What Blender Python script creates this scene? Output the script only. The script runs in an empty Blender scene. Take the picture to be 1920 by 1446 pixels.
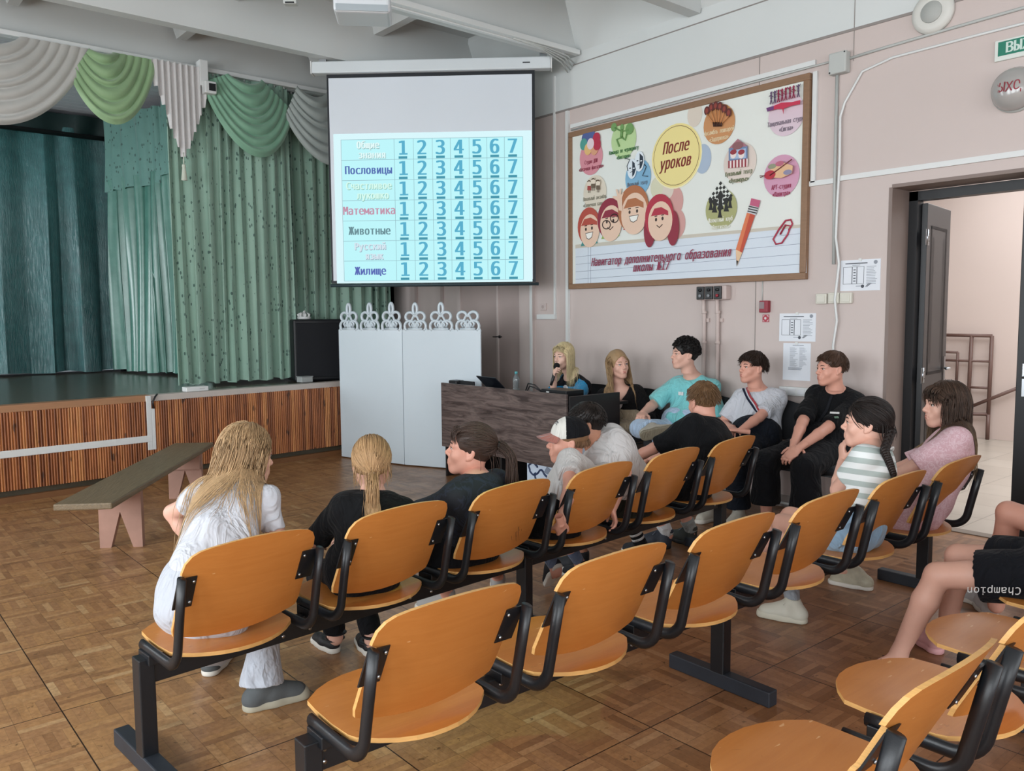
import bpy, bmesh, math, random
import numpy as np
from mathutils import Matrix, Vector
random.seed(7)
rng = np.random.default_rng(11)
S = bpy.context.scene
COL = S.collection
PI = math.pi

# ---------------------------------------------------------------- camera
FPX, YAW, PIT, ROL = 1543.3, math.radians(40.231), math.radians(4.813), math.radians(-.424)
FW = np.array([math.sin(YAW)*math.cos(PIT), math.cos(YAW)*math.cos(PIT), -math.sin(PIT)])
_r0 = np.array([math.cos(YAW), -math.sin(YAW), 0.0]); _u0 = np.cross(_r0, FW)
RT = math.cos(ROL)*_r0 + math.sin(ROL)*_u0
UP = -math.sin(ROL)*_r0 + math.cos(ROL)*_u0
EYE = np.array([0.0, 0.0, 1.5])
cd = bpy.data.cameras.new('camera'); cam = bpy.data.objects.new('camera', cd); COL.objects.link(cam)
cd.sensor_width = 36; cd.sensor_fit = 'HORIZONTAL'; cd.lens = FPX/1920*36; cd.clip_start = .05
cam.matrix_world = Matrix(((RT[0], UP[0], -FW[0], EYE[0]), (RT[1], UP[1], -FW[1], EYE[1]), (RT[2], UP[2], -FW[2], EYE[2]), (0, 0, 0, 1)))
S.camera = cam

def ray(x, y): return FW + RT*(x-960)/FPX - UP*(y-723)/FPX
def onX(x, y, X): d = ray(x, y); return EYE + d*X/d[0]
def onY(x, y, Y): d = ray(x, y); return EYE + d*Y/d[1]
def onZ(x, y, Z): d = ray(x, y); return EYE + d*(Z-1.5)/d[2]
def dep(x, y, t): return EYE + ray(x, y)*t          # t = metres along the view axis

# ---------------------------------------------------------------- light and exposure
S.view_settings.view_transform = 'Standard'
try: S.view_settings.look = 'None'
except Exception: pass
S.view_settings.gamma = 1.0; S.view_settings.use_curve_mapping = False
S.view_settings.exposure = 0.72
w = bpy.data.worlds.new('daylight'); S.world = w; w.use_nodes = True
w.node_tree.nodes['Background'].inputs[0].default_value = (.80, .90, 1.0, 1)
w.node_tree.nodes['Background'].inputs[1].default_value = 0.35
XL, XR, YB, YF = -3.6, 5.725, -4.6, 8.66            # side walls, rear wall, stage opening
WINDOWS_L = [(-3.6, -1.7), (-1.0, .9), (1.6, 3.5), (4.2, 6.1), (9.5, 11.3)]  # last entry: unseen window added to brighten the stage
WINDOWS_B = [(-2.6, -.7), (.1, 2.0), (2.8, 4.7)]
def area_light(name, loc, rot, sx, sy, e, col=(.90, .96, 1.0)):
    L = bpy.data.lights.new(name, 'AREA'); L.shape = 'RECTANGLE'; L.size = sx; L.size_y = sy; L.energy = e; L.color = col
    o = bpy.data.objects.new(name, L); COL.objects.link(o); o.location = loc; o.rotation_euler = rot
    return o
for a, b in WINDOWS_L:
    area_light('window_daylight', (XL-.12, (a+b)/2, 2.1), (0, -PI/2, 0), 2.3, b-a, 110)
for a, b in WINDOWS_B:
    area_light('window_daylight', ((a+b)/2, YB-.12, 2.1), (PI/2, 0, 0), b-a, 2.3, 60)

# ---------------------------------------------------------------- materials
def lin(c):
    if isinstance(c, str):
        c = c.lstrip('#'); c = tuple(int(c[i:i+2], 16)/255 for i in (0, 2, 4))
    return tuple((v/12.92 if v <= .04045 else ((v+.055)/1.055)**2.4) for v in c[:3])
MATS = {}
class NT:
    def __init__(s, m): s.t = m.node_tree; s.n = s.t.nodes; s.l = s.t.links
    def new(s, typ, **kw):
        n = s.n.new(typ)
        for k, v in kw.items(): setattr(n, k, v)
        return n
    def link(s, a, b): s.l.new(a, b)
    def val(s, sock, v):
        if hasattr(v, 'is_linked') or hasattr(v, 'links'): s.l.new(v, sock)
        else: sock.default_value = v
    def math(s, op, a, b=None, c=None, clamp=False):
        n = s.n.new('ShaderNodeMath'); n.operation = op; n.use_clamp = clamp
        for i, v in enumerate((a, b, c)):
            if v is not None: s.val(n.inputs[i], v)
        return n.outputs[0]
    def mix(s, f, a, b, mode='MIX'):
        n = s.n.new('ShaderNodeMix'); n.data_type = 'RGBA'; n.blend_type = mode
        s.val(n.inputs[0], f)
        for i, v in ((6, a), (7, b)):
            if isinstance(v, tuple): v = v if len(v) == 4 else (*v, 1)
            s.val(n.inputs[i], v)
        return n.outputs[2]
    def ramp(s, f, stops, interp='LINEAR'):
        n = s.n.new('ShaderNodeValToRGB'); n.color_ramp.interpolation = interp
        e = n.color_ramp.elements
        while len(e) < len(stops): e.new(.5)
        for k, (p, c) in zip(e, stops):
            k.position = p; k.color = (*c, 1) if len(c) == 3 else c
        s.val(n.inputs[0], f); return n.outputs[0]
    def coord(s, kind='Object', scale=None, rot=None, loc=None):
        o = s.n.new('ShaderNodeTexCoord').outputs[kind]
        if scale is None and rot is None and loc is None: return o
        m = s.n.new('ShaderNodeMapping'); s.l.new(o, m.inputs[0])
        if loc: m.inputs[1].default_value = loc
        if rot: m.inputs[2].default_value = rot
        if scale: m.inputs[3].default_value = scale if isinstance(scale, tuple) else (scale,)*3
        return m.outputs[0]
    def noise(s, vec, scale, detail=3, rough=.55, dist=0):
        n = s.n.new('ShaderNodeTexNoise'); s.l.new(vec, n.inputs['Vector'])
        n.inputs['Scale'].default_value = scale; n.inputs['Detail'].default_value = detail
        n.inputs['Roughness'].default_value = rough; n.inputs['Distortion'].default_value = dist
        return n.outputs[0]
    def bump(s, h, strength, dist=.01):
        n = s.n.new('ShaderNodeBump'); n.inputs['Strength'].default_value = strength; n.inputs['Distance'].default_value = dist
        s.l.new(h, n.inputs['Height']); return n.outputs[0]
def mat(name, c, rough=.6, metal=0., spec=.5, var=0., vs=8., bump=0., bs=60., bd=.004, stretch=None, coat=0., sheen=0., emit=None, es=1., trans=0., alpha=1., sss=0., island=0., crease=0., ombre=None):
    """principled material; var = colour variation from noise, bump = fine relief, island = colour change from strand to strand"""
    if name in MATS: return MATS[name]
    m = bpy.data.materials.new(name); m.use_nodes = True; MATS[name] = m
    t = NT(m); b = t.n['Principled BSDF']; L = lin(c)
    b.inputs['Base Color'].default_value = (*L, 1); b.inputs['Roughness'].default_value = rough; b.inputs['Metallic'].default_value = metal
    b.inputs['Specular IOR Level'].default_value = spec; b.inputs['Coat Weight'].default_value = coat; b.inputs['Sheen Weight'].default_value = sheen
    b.inputs['Coat Roughness'].default_value = .15
    if trans: b.inputs['Transmission Weight'].default_value = trans
    if alpha < 1: b.inputs['Alpha'].default_value = alpha
    if emit is not None:
        b.inputs['Emission Color'].default_value = (*lin(emit), 1); b.inputs['Emission Strength'].default_value = es
    co = None
    if var or bump: co = t.coord('Object', stretch)
    col = None
    if var:
        f = t.noise(co, vs, 4)
        col = t.mix(f, tuple(max(0, v*(1-var)) for v in L), tuple(min(1, v*(1+var)) for v in L))
    if island:
        g = t.n.new('ShaderNodeNewGeometry').outputs['Random Per Island']
        base = col if col is not None else (*L, 1)
        col = t.mix(1.0, base, t.ramp(g, [(0, (1-island,)*3), (1, (1+island,)*3)]), 'MULTIPLY')
    if col is not None: t.link(col, b.inputs['Base Color'])
    if ombre:
        sz = t.new('ShaderNodeSeparateXYZ'); t.link(t.coord('Object'), sz.inputs[0]); k = t.math('DIVIDE', t.math('SUBTRACT', ombre[0], t.math('ADD', sz.outputs[2], t.math('MULTIPLY', t.noise(t.coord('Object', (40, 40, 2)), 1), .16))), ombre[0]-ombre[1], clamp=True)
        col = t.mix(k, col if col is not None else (*L, 1), lin(ombre[2])); t.link(col, b.inputs['Base Color'])
    nrm = None
    if bump:
        nrm = t.n.new('ShaderNodeBump'); nrm.inputs['Strength'].default_value = bump; nrm.inputs['Distance'].default_value = bd; t.link(t.noise(co, bs, 3), nrm.inputs['Height']); t.link(nrm.outputs[0], b.inputs['Normal'])
    if crease:
        c2 = t.n.new('ShaderNodeBump'); c2.inputs['Strength'].default_value = min(1, crease); c2.inputs['Distance'].default_value = .02
        rg = t.noise(t.coord('Object', (1, 1, .6)), 7.5, 3, .5, 1.4); rd = t.math('SUBTRACT', 1, t.math('ABSOLUTE', t.math('MULTIPLY', t.math('SUBTRACT', rg, .5), 3.2)))
        t.link(rd, c2.inputs['Height'])
        if nrm is not None: t.link(nrm.outputs[0], c2.inputs['Normal'])
        t.link(c2.outputs[0], b.inputs['Normal'])
    return m

# ---------------------------------------------------------------- mesh building
def rotz(a): return Matrix.Rotation(a, 4, 'Z')
def trs(loc=(0, 0, 0), rz=0, rx=0, ry=0, sc=1): return Matrix.Translation(loc) @ Matrix.Rotation(rz, 4, 'Z') @ Matrix.Rotation(ry, 4, 'Y') @ Matrix.Rotation(rx, 4, 'X') @ Matrix.Scale(sc, 4)
_BOX = {}
try:      # Blender's own bundled sans with clean Cyrillic outlines; its built-in default otherwise
    import os
    LETTERS = bpy.data.fonts.load(os.path.join(bpy.utils.system_resource('DATAFILES'), 'fonts', 'DejaVuSansMono.woff2'))
except Exception: LETTERS = None
class MB:
    """collects shapes and links them as ONE mesh object"""
    def __init__(s): s.v = []; s.f = []; s.m = []; s.sm = []; s.n = 0
    def add(s, V, Fc, mi=0, smooth=False, M=None):
        V = np.asarray(V, float).reshape(-1, 3)
        if M is not None:
            A = np.array(M); V = V @ A[:3, :3].T + A[:3, 3]
        s.v.append(V)
        for f in Fc: s.f.append(tuple(int(i)+s.n for i in f))
        s.m += [mi]*len(Fc); s.sm += [smooth]*len(Fc); s.n += len(V)
        return s
    def box(s, lo, hi, mi=0, M=None, bevel=0., seg=2):
        lo = np.minimum(lo, hi).astype(float); hi2 = np.maximum(np.asarray(lo), np.asarray(hi)).astype(float)
        lo = np.asarray(lo, float); size = hi2-lo; c = (hi2+lo)/2
        if bevel <= 0:
            V = [[(lo, hi2)[i][0], (lo, hi2)[j][1], (lo, hi2)[k][2]] for i in (0, 1) for j in (0, 1) for k in (0, 1)]
            return s.add(V, [(0, 1, 3, 2), (4, 6, 7, 5), (0, 4, 5, 1), (2, 3, 7, 6), (0, 2, 6, 4), (1, 5, 7, 3)], mi, False, M)
        bm = bmesh.new(); bmesh.ops.create_cube(bm, size=1)
        for v in bm.verts: v.co = Vector((v.co.x*size[0]+c[0], v.co.y*size[1]+c[1], v.co.z*size[2]+c[2]))
        bmesh.ops.bevel(bm, geom=list(bm.edges), offset=min(bevel, size.min()*.49), segments=seg, affect='EDGES', profile=.5)
        bm.verts.index_update()
        s.add([v.co[:] for v in bm.verts], [[v.index for v in f.verts] for f in bm.faces], mi, False, M); bm.free(); return s
    def tube(s, pts, r, n=8, mi=0, M=None, cyc=False, oval=None, ref=(0, 0, 1), smooth=True):
        P = np.asarray(pts, float); k = len(P)
        R = np.full(k, r, float) if np.isscalar(r) else np.asarray(r, float)
        T = np.gradient(P, axis=0) if not cyc else np.roll(P, -1, 0)-np.roll(P, 1, 0)
        T /= np.linalg.norm(T, axis=1)[:, None]+1e-12
        ref = np.asarray(ref, float); V = []
        a = np.linspace(0, 2*PI, n, endpoint=False)
        prev = None
        for i in range(k):
            u = np.cross(T[i], ref) if prev is None else prev-T[i]*(prev@T[i])
            if np.linalg.norm(u) < 1e-5: u = np.cross(T[i], (1, .3, .2))
            u /= np.linalg.norm(u); v = np.cross(T[i], u); prev = u
            ou, ov = oval if oval else (1, 1)
            V.append(P[i]+R[i]*(np.cos(a)[:, None]*u*ou+np.sin(a)[:, None]*v*ov))
        V = np.concatenate(V); F = []
        for i in range(k if cyc else k-1):
            j = (i+1) % k
            for q in range(n): F.append((i*n+q, i*n+(q+1) % n, j*n+(q+1) % n, j*n+q))
        if not cyc: F.append(tuple(range(n))[::-1]); F.append(tuple((k-1)*n+q for q in range(n)))
        return s.add(V, F, mi, smooth, M)
    def lathe(s, prof, n=24, mi=0, M=None, smooth=True):
        prof = [(max(r, 1e-4), z) for r, z in prof]; a = np.linspace(0, 2*PI, n, endpoint=False); V = []; F = []
        for r, z in prof: V += [(r*math.cos(t), r*math.sin(t), z) for t in a]
        for i in range(len(prof)-1):
            for q in range(n): F.append((i*n+q, i*n+(q+1) % n, (i+1)*n+(q+1) % n, (i+1)*n+q))
        F.append(tuple(range(n))[::-1]); F.append(tuple((len(prof)-1)*n+q for q in range(n)))
        return s.add(V, F, mi, smooth, M)
    def prism(s, poly, h0, h1, mi=0, M=None, smooth=False):
        n = len(poly); V = [(x, y, h0) for x, y in poly]+[(x, y, h1) for x, y in poly]
        F = [tuple(range(n))[::-1], tuple(range(n, 2*n))]+[(i, (i+1) % n, n+(i+1) % n, n+i) for i in range(n)]
        return s.add(V, F, mi, smooth, M)
    def grid(s, P, mi=0, M=None, smooth=True, thick=0., nrm=None):
        """P (a,b,3) sheet of points; thick > 0 gives it a back side"""
        P = np.asarray(P, float); a, b = P.shape[:2]
        q = lambda o: [(o+i*b+j, o+(i+1)*b+j, o+(i+1)*b+j+1, o+i*b+j+1) for i in range(a-1) for j in range(b-1)]
        if thick <= 0: return s.add(P.reshape(-1, 3), q(0), mi, smooth, M)
        if nrm is None:
            du = np.gradient(P, axis=0); dv = np.gradient(P, axis=1); N = np.cross(du, dv); N /= np.linalg.norm(N, axis=2)[:, :, None]+1e-9
        else: N = np.broadcast_to(np.asarray(nrm, float), P.shape)
        B = P-N*thick; o = a*b
        F = q(0)+[f[::-1] for f in q(o)]
        rim = [(i, 0) for i in range(a)]+[(a-1, j) for j in range(1, b)]+[(i, b-1) for i in range(a-2, -1, -1)]+[(0, j) for j in range(b-2, 0, -1)]
        ids = [i*b+j for i, j in rim]
        for x, y in zip(ids, ids[1:]+ids[:1]): F.append((x, x+o, y+o, y)[::-1])
        return s.add(np.concatenate([P.reshape(-1, 3), B.reshape(-1, 3)]), F, mi, smooth, M)
    def disc(s, c, r, n=24, mi=0, M=None, ry=None, h=.002):
        ry = ry or r
        return s.prism([(c[0]+r*math.cos(t), c[1]+ry*math.sin(t)) for t in np.linspace(0, 2*PI, n, endpoint=False)], 0, h, mi, M)
    def text(s, txt, size, M=None, mi=0, depth=.001, align='CENTER', shear=0., bold=0., sx=1.):
        cu = bpy.data.curves.new('lettering', 'FONT'); cu.body = txt; cu.size = size; cu.align_x = align; cu.align_y = 'CENTER'
        cu.shear = shear
        if LETTERS is not None: cu.font = LETTERS; cu.size = size*1.38; sx = sx*.92
        cu.extrude = depth; cu.resolution_u = 3; cu.space_character = 1.0
        o = bpy.data.objects.new('lettering', cu); COL.objects.link(o)
        dg = bpy.context.evaluated_depsgraph_get(); dg.update()
        me = bpy.data.meshes.new_from_object(o.evaluated_get(dg))
        V = np.array([v.co[:] for v in me.vertices]).reshape(-1, 3); V = V*np.array([sx, 1, 1]) if len(V) else V
        F = [list(p.vertices) for p in me.polygons]
        bpy.data.objects.remove(o); bpy.data.meshes.remove(me); bpy.data.curves.remove(cu)
        if len(V):
            k = [0] if not bold else [-bold, 0, bold]
            for i, dx in enumerate(k): s.add(V+np.array([dx, 0, depth*.15*i]), F, mi, False, M)
        return s
    def build(s, name, mats, parent=None, off=None, mw=None):
        V = np.concatenate(s.v) if s.v else np.zeros((0, 3))
        if off is not None: V = V-np.asarray(off, float)
        me = bpy.data.meshes.new(name); me.from_pydata(V.tolist(), [], s.f)
        for m in (mats if isinstance(mats, (list, tuple)) else [mats]): me.materials.append(m)
        me.polygons.foreach_set('material_index', s.m); me.polygons.foreach_set('use_smooth', s.sm); me.update()
        o = bpy.data.objects.new(name, me); COL.objects.link(o)
        if parent is not None: o.parent = parent
        if mw is not None: o.matrix_world = mw
        return o
def tag(o, label=None, cat=None, group=None, kind=None):
    for k, v in (('label', label), ('category', cat), ('group', group), ('kind', kind)):
        if v: o[k] = v
    return o
def thing(name, label, cat, loc=(0, 0, 0), rz=0., group=None):
    o = bpy.data.objects.new(name, None); COL.objects.link(o); o.location = loc; o.rotation_euler = (0, 0, rz); o.empty_display_size = .1
    return tag(o, label, cat, group)
def struct(name, mb, m):
    return tag(mb.build(name, m), kind='structure')
def copy_tree(o, parent=None):
    c = o.copy(); COL.objects.link(c)
    if parent is not None: c.parent = parent
    for ch in list(o.children): copy_tree(ch, c)
    return c
# ================================================================ the setting
def m_parquet():
    m = bpy.data.materials.new('parquet'); m.use_nodes = True; t = NT(m); b = t.n['Principled BSDF']
    sx = t.new('ShaderNodeSeparateXYZ'); t.link(t.coord('Object'), sx.inputs[0])
    u = t.math('DIVIDE', t.math('SUBTRACT', sx.outputs[0], .641), .803); v = t.math('DIVIDE', t.math('SUBTRACT', sx.outputs[1], 1.886), .782)
    Uq = t.math('MULTIPLY', u, 5); Vq = t.math('MULTIPLY', v, 5)
    fU = t.math('FLOOR', Uq); fV = t.math('FLOOR', Vq)
    par = t.math('FLOORED_MODULO', t.math('ADD', fU, fV), 2)
    along = t.math('ADD', t.math('MULTIPLY', par, Uq), t.math('MULTIPLY', t.math('SUBTRACT', 1, par), Vq))
    sl = t.math('MULTIPLY', along, 5); fs = t.math('FLOOR', sl)
    cv = t.new('ShaderNodeCombineXYZ'); t.link(fU, cv.inputs[0]); t.link(fV, cv.inputs[1]); t.link(fs, cv.inputs[2])
    wn = t.new('ShaderNodeTexWhiteNoise'); t.link(cv.outputs[0], wn.inputs[0])
    base = t.ramp(wn.outputs[0], [(0, lin('#99704a')), (.3, lin('#b0845a')), (.7, lin('#bb8d5c')), (.93, lin('#c4996a')), (1, lin('#d0ab7c'))])
    co = t.coord('Object')
    gr = t.noise(t.coord('Object', (26, 26, 26)), 1.6, 4, .65)
    base = t.mix(t.ramp(gr, [(.3, (0,)*3), (.75, (.55,)*3)]), base, lin('#6b4425'))
    # worn and dirty patches with outlines of their own; redder and darker towards the right wall and the rear
    big = t.noise(co, .75, 5, .6, .4)
    red = t.math('MULTIPLY', t.ramp(t.math('ADD', t.math('ADD', t.math('MULTIPLY', sx.outputs[0], .22), t.math('MULTIPLY', sx.outputs[1], -.09)), t.math('MULTIPLY', big, .5)), [(.30, (0,)*3), (.75, (1,)*3)]), .62)
    base = t.mix(red, base, t.mix(wn.outputs[0], lin('#6d4128'), lin('#976245')))
    dirt = t.noise(co, 2.3, 6, .7, .6)
    base = t.mix(t.ramp(dirt, [(.52, (0,)*3), (.68, (.45,)*3)]), base, lin('#4a3018'))
    spk = t.noise(co, 17, 3, .8)
    base = t.mix(t.ramp(spk, [(.63, (0,)*3), (.70, (.6,)*3)]), base, lin('#3b2413'))
    def edge(x, wd):
        d = t.math('ABSOLUTE', t.math('SUBTRACT', t.math('FRACT', x), .5)); return t.math('GREATER_THAN', d, .5-wd)
    g1 = t.math('MULTIPLY', t.math('MAXIMUM', edge(Uq, .009), edge(Vq, .009)), .35)
    g2 = t.math('MAXIMUM', edge(u, .003), edge(v, .003)); g3 = t.math('MULTIPLY', edge(sl, .03), .22)
    gap = t.math('MAXIMUM', t.math('MAXIMUM', g1, g2), g3)
    t.link(t.mix(gap, base, lin('#2b190d')), b.inputs['Base Color'])
    t.link(t.math('ADD', t.math('MULTIPLY', dirt, .35), .16), b.inputs['Roughness'])
    b.inputs['Specular IOR Level'].default_value = .5
    h = t.math('SUBTRACT', t.math('MULTIPLY', wn.outputs[0], .25), gap)
    t.link(t.bump(t.math('ADD', h, t.math('MULTIPLY', t.noise(co, 3.2, 2), 1.2)), .18, .006), b.inputs['Normal'])
    return m
def m_tiles(name, c1, c2, gapc, scale, rot=0.):
    m = bpy.data.materials.new(name); m.use_nodes = True; t = NT(m); b = t.n['Principled BSDF']
    br = t.new('ShaderNodeTexBrick'); br.offset = 0; br.inputs['Scale'].default_value = 1
    br.inputs['Brick Width'].default_value = scale; br.inputs['Row Height'].default_value = scale; br.inputs['Mortar Size'].default_value = .004
    br.inputs['Color1'].default_value = (*lin(c1), 1); br.inputs['Color2'].default_value = (*lin(c2), 1); br.inputs['Mortar'].default_value = (*lin(gapc), 1)
    t.link(t.coord('Object', rot=(0, 0, rot)), br.inputs[0])
    t.link(t.mix(t.math('MULTIPLY', t.noise(t.coord('Object'), 3, 5), .5), br.outputs[0], lin(gapc)), b.inputs['Base Color'])
    b.inputs['Roughness'].default_value = .28
    return m
PINK = mat('pink wall paint', '#c9bbb6', .55, var=.05, vs=1.3, bump=.12, bs=14, bd=.004)
PINK_SHADED = mat('shaded corner pink', '#b3a29d', .5, var=.07, vs=1.2, bump=.12, bs=14, bd=.004)  # wall pink darkened, the far corner's shade put into the colour
WHITEP = mat('white wall paint', '#d3d7d6', .6, var=.04, vs=1.5, bump=.1, bs=12, bd=.004)
CEILP = mat('white ceiling paint', '#c9cccb', .7, var=.05, vs=1.1, bump=.1, bs=9, bd=.006)
PLAS = mat('white plastic', '#dcdedd', .4)
PLASG = mat('grey plastic', '#b9bcb9', .45)
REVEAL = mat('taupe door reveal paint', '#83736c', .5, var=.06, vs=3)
BLACKW = mat('black painted wood', '#17181b', .42)
STEEL = mat('steel', '#b8bcc0', .3, 1.)
DARKM = mat('dark hardware', '#1c1c1f', .4)

struct('floor', MB().box((XL, YB, -.1), (5.96, 9.0, 0)), m_parquet())
struct('floor_corridor', MB().box((5.96, -2.5, -.1), (11.2, 9.0, -.001)), m_tiles('corridor tiles', '#b9ada0', '#c2b7aa', '#8d8278', .46))
struct('trim_1', MB().box((5.90, 1.66, 0), (6.0, 2.72, .006)), mat('threshold strip', '#7a6a5c', .5))

# right wall with the doorway: pink up to 3.5 m, white above, a sloped cove into the ceiling
D0, D1, DZ, T = 1.66, 2.70, 2.365, 6.03
wr = MB()
for y0, y1, z0, z1 in ((YB, D0, 0, 3.5), (D1, 9.2, 0, 3.5), (D0, D1, DZ, 3.5)): wr.box((XR, y0, z0), (T, y1, z1), 0)
wr.box((XR, YB, 3.5), (T, 9.2, 4.6), 1)
cv = [(XR+.02, 3.97), (XR-.22, 4.40), (XR-.22, 4.6), (XR+.02, 4.6)]
wr.add([(x, y, z) for y in (YB, YF) for x, z in cv], [(0, 1, 5, 4), (1, 2, 6, 5), (2, 3, 7, 6), (3, 0, 4, 7), (0, 3, 2, 1), (4, 5, 6, 7)], 1)
wr.box((XR-.006, YB, 3.895), (XR, 5.82, 3.903), 2); wr.box((XR-.008, YB, 3.488), (XR, 8.6, 3.506), 2)
wr.box((XR-.004, 3.76, 1.0), (XR, 3.765, 3.5), 2); wr.box((XR-.004, 3.0, 3.28), (XR, 3.004, 3.97), 2)
wr.box((XR-.05, 6.39, 0), (XR, 6.56, 3.9), 0)
struct('wall_right', wr, [PINK, WHITEP, mat('grey wall seam', '#8f8884', .7)])  # thin grey strips along the seams and the paint border
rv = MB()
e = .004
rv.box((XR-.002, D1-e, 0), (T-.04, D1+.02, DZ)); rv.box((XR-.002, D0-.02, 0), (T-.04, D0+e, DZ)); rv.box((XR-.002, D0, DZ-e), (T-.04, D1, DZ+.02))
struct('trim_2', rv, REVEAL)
wl = MB()
prev = YB
for a, b in WINDOWS_L:
    wl.box((XL-.3, prev, 0), (XL, a, 4.6), 0); wl.box((XL-.3, a, 0), (XL, b, .95), 0); wl.box((XL-.3, a, 3.25), (XL, b, 4.6), 0); prev = b
wl.box((XL-.3, prev, 0), (XL, 12.6, 4.6), 0)
struct('wall_left', wl, [PINK])
wb = MB(); prev = XL-.3
for a, b in WINDOWS_B:
    wb.box((prev, YB-.3, 0), (a, YB, 4.6)); wb.box((a, YB-.3, 0), (b, YB, .95)); wb.box((a, YB-.3, 3.25), (b, YB, 4.6)); prev = b
wb.box((prev, YB-.3, 0), (T, YB, 4.6))
struct('wall_rear', wb, [PINK])
def wframe(nm, M, wd):
    q = MB()
    for x in (0, wd-.07): q.box((x, -.04, 0), (x+.07, .04, 2.3), 0, M)
    for z in (0, 1.55, 2.23): q.box((0, -.04, z), (wd, .04, z+.07), 0, M)
    q.box((wd/2-.04, -.04, 0), (wd/2+.04, .04, 2.3), 0, M)
    struct(nm, q, PLAS)
for i, (a, b) in enumerate(WINDOWS_L): wframe('window_%d' % (i+1), trs((XL-.05, a, .95), PI/2), b-a)
for i, (a, b) in enumerate(WINDOWS_B): wframe('window_%d' % (i+6), trs((a, YB-.05, .95)), b-a)

# ceiling: ribbed concrete slabs, long ribs across the hall and short ribs between them
ce = MB().box((XL-.3, YB-.3, 4.45), (T, 9.2, 4.6))
RIBS = [-3.2, -1.65, -.1, 1.45, 2.92, 4.385, 5.84, 7.33]
for y in RIBS:
    z0 = 3.97; q = [(y-.06, z0), (y+.06, z0), (y+.15, 4.46), (y-.15, 4.46)]
    ce.add([(x, a, b) for x in (XL, XR-.01) for a, b in q], [(0, 1, 5, 4), (1, 2, 6, 5), (3, 0, 4, 7), (0, 3, 2, 1), (4, 5, 6, 7)])
RIBS2 = RIBS+[8.6]
for i, (a, b) in enumerate(zip(RIBS2, RIBS2[1:])):
    for x in np.arange(-2.84, 5.6, 1.45):
        q = [(x-.045, 4.26), (x+.045, 4.26), (x+.11, 4.46), (x-.11, 4.46)]
        ce.add([(u, y, z) for y in (a+.05, b-.05) for u, z in q], [(0, 4, 5, 1), (1, 5, 6, 2), (2, 6, 7, 3), (3, 7, 4, 0)])
struct('ceiling', ce, CEILP)
cr = MB()
pts = [(XR-.21+.008*math.sin(7*y), y, 4.418+.01*math.sin(11*y)) for y in np.linspace(4.95, 5.62, 18)]
cr.tube(pts, [.004+.016*abs(math.sin(3.1*i+1)) for i in range(18)], 6, 0)
struct('trim_3', cr, mat('torn plaster edge', '#6d675e', .9, var=.4, vs=30, bump=.8, bs=60))

# stage: front clad in split half-round wood, boards on top, house above
SA, SB = np.array([XL, 7.325]), np.array([XR, 8.24]); SD = (SB-SA)/np.linalg.norm(SB-SA); SN = np.array([-SD[1], SD[0]])
def stg(s, o=0., z=0.): p = SA+SD*s+SN*o; return (p[0], p[1], z)      # along the stage edge, o = metres behind it
SLEN = float(np.linalg.norm(SB-SA))
def m_slats():
    m = bpy.data.materials.new('split wood slats'); m.use_nodes = True; t = NT(m); b = t.n['Principled BSDF']
    sx = t.new('ShaderNodeSeparateXYZ'); t.link(t.coord('Object'), sx.inputs[0])
    a = t.math('FLOOR', t.math('MULTIPLY', sx.outputs[0], 1/.0219))
    wn = t.new('ShaderNodeTexWhiteNoise'); wn.noise_dimensions = '1D'; t.link(a, wn.inputs['W'])
    c = t.ramp(wn.outputs[0], [(0, lin('#784324')), (.35, lin('#9f5f37')), (.7, lin('#b67242')), (1, lin('#cf9058'))])
    g = t.noise(t.coord('Object', (40, 40, 3)), 1.5, 5, .7)
    c = t.mix(t.ramp(g, [(.45, (0,)*3), (.75, (.7,)*3)]), c, lin('#4e2713'))
    k = t.noise(t.coord('Object', (14, 14, 5)), 1.2, 2, .5)
    c = t.mix(t.ramp(k, [(.66, (0,)*3), (.71, (.8,)*3)]), c, lin('#331708'))
    t.link(c, b.inputs['Base Color']); b.inputs['Roughness'].default_value = .45
    return m
nsl = int(SLEN/.022); P = []
for i in range(nsl*4+1):
    s_ = i*.022/4; o = -.012*abs(math.sin(PI*(i % 4)/4))
    P.append([stg(min(s_, SLEN), o+.002, .10), stg(min(s_, SLEN), o+.002, .745+.004*math.sin(i*1.7))])
struct('wall_stage_front', MB().grid(P, 0, None, False, .03, (SN[0], SN[1], 0)), m_slats())
body = MB().prism([stg(0, .03)[:2], stg(SLEN, .03)[:2], (XR, 12.6), (XL, 12.6)], 0, .79)
STW = mat('worn dark stage boards', '#5d5648', .25, var=.25, vs=5, stretch=(1, 6, 1), bump=.15, bs=20)
struct('floor_stage', body, STW)
TB = mat('brown stage edge board', '#a77a58', .5, var=.12, vs=10, stretch=(1, 1, 6))
S290 = float(np.dot(onZ(290, 743, .8)[:2]-SA, SD))
ed = MB(); z3 = lambda lo, hi, s0, s1: [(*stg(s, o)[:2], z) for s in (s0, s1) for o in (lo[0], hi[0]) for z in (lo[1], hi[1])]
BXF = [(0, 1, 3, 2), (4, 6, 7, 5), (0, 4, 5, 1), (2, 3, 7, 6), (0, 2, 6, 4), (1, 5, 7, 3)]
ed.add(z3((-.025, .745), (.10, .803), 0, S290), BXF, 0); ed.add(z3((-.02, .745), (.10, .802), S290, SLEN), BXF, 1)
ed.add(z3((-.05, 0), (.0, .05), 0, SLEN), BXF, 2)
struct('trim_4', ed, [TB, mat('pale stage edge trim', '#c3bab3', .5), mat('floor moulding', '#7b5333', .5, var=.15, vs=9)])
hz = MB()
struct('wall_stage_header', MB().box((XL, 8.64, 4.0), (XR, 8.72, 4.6)), CEILP)
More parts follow.
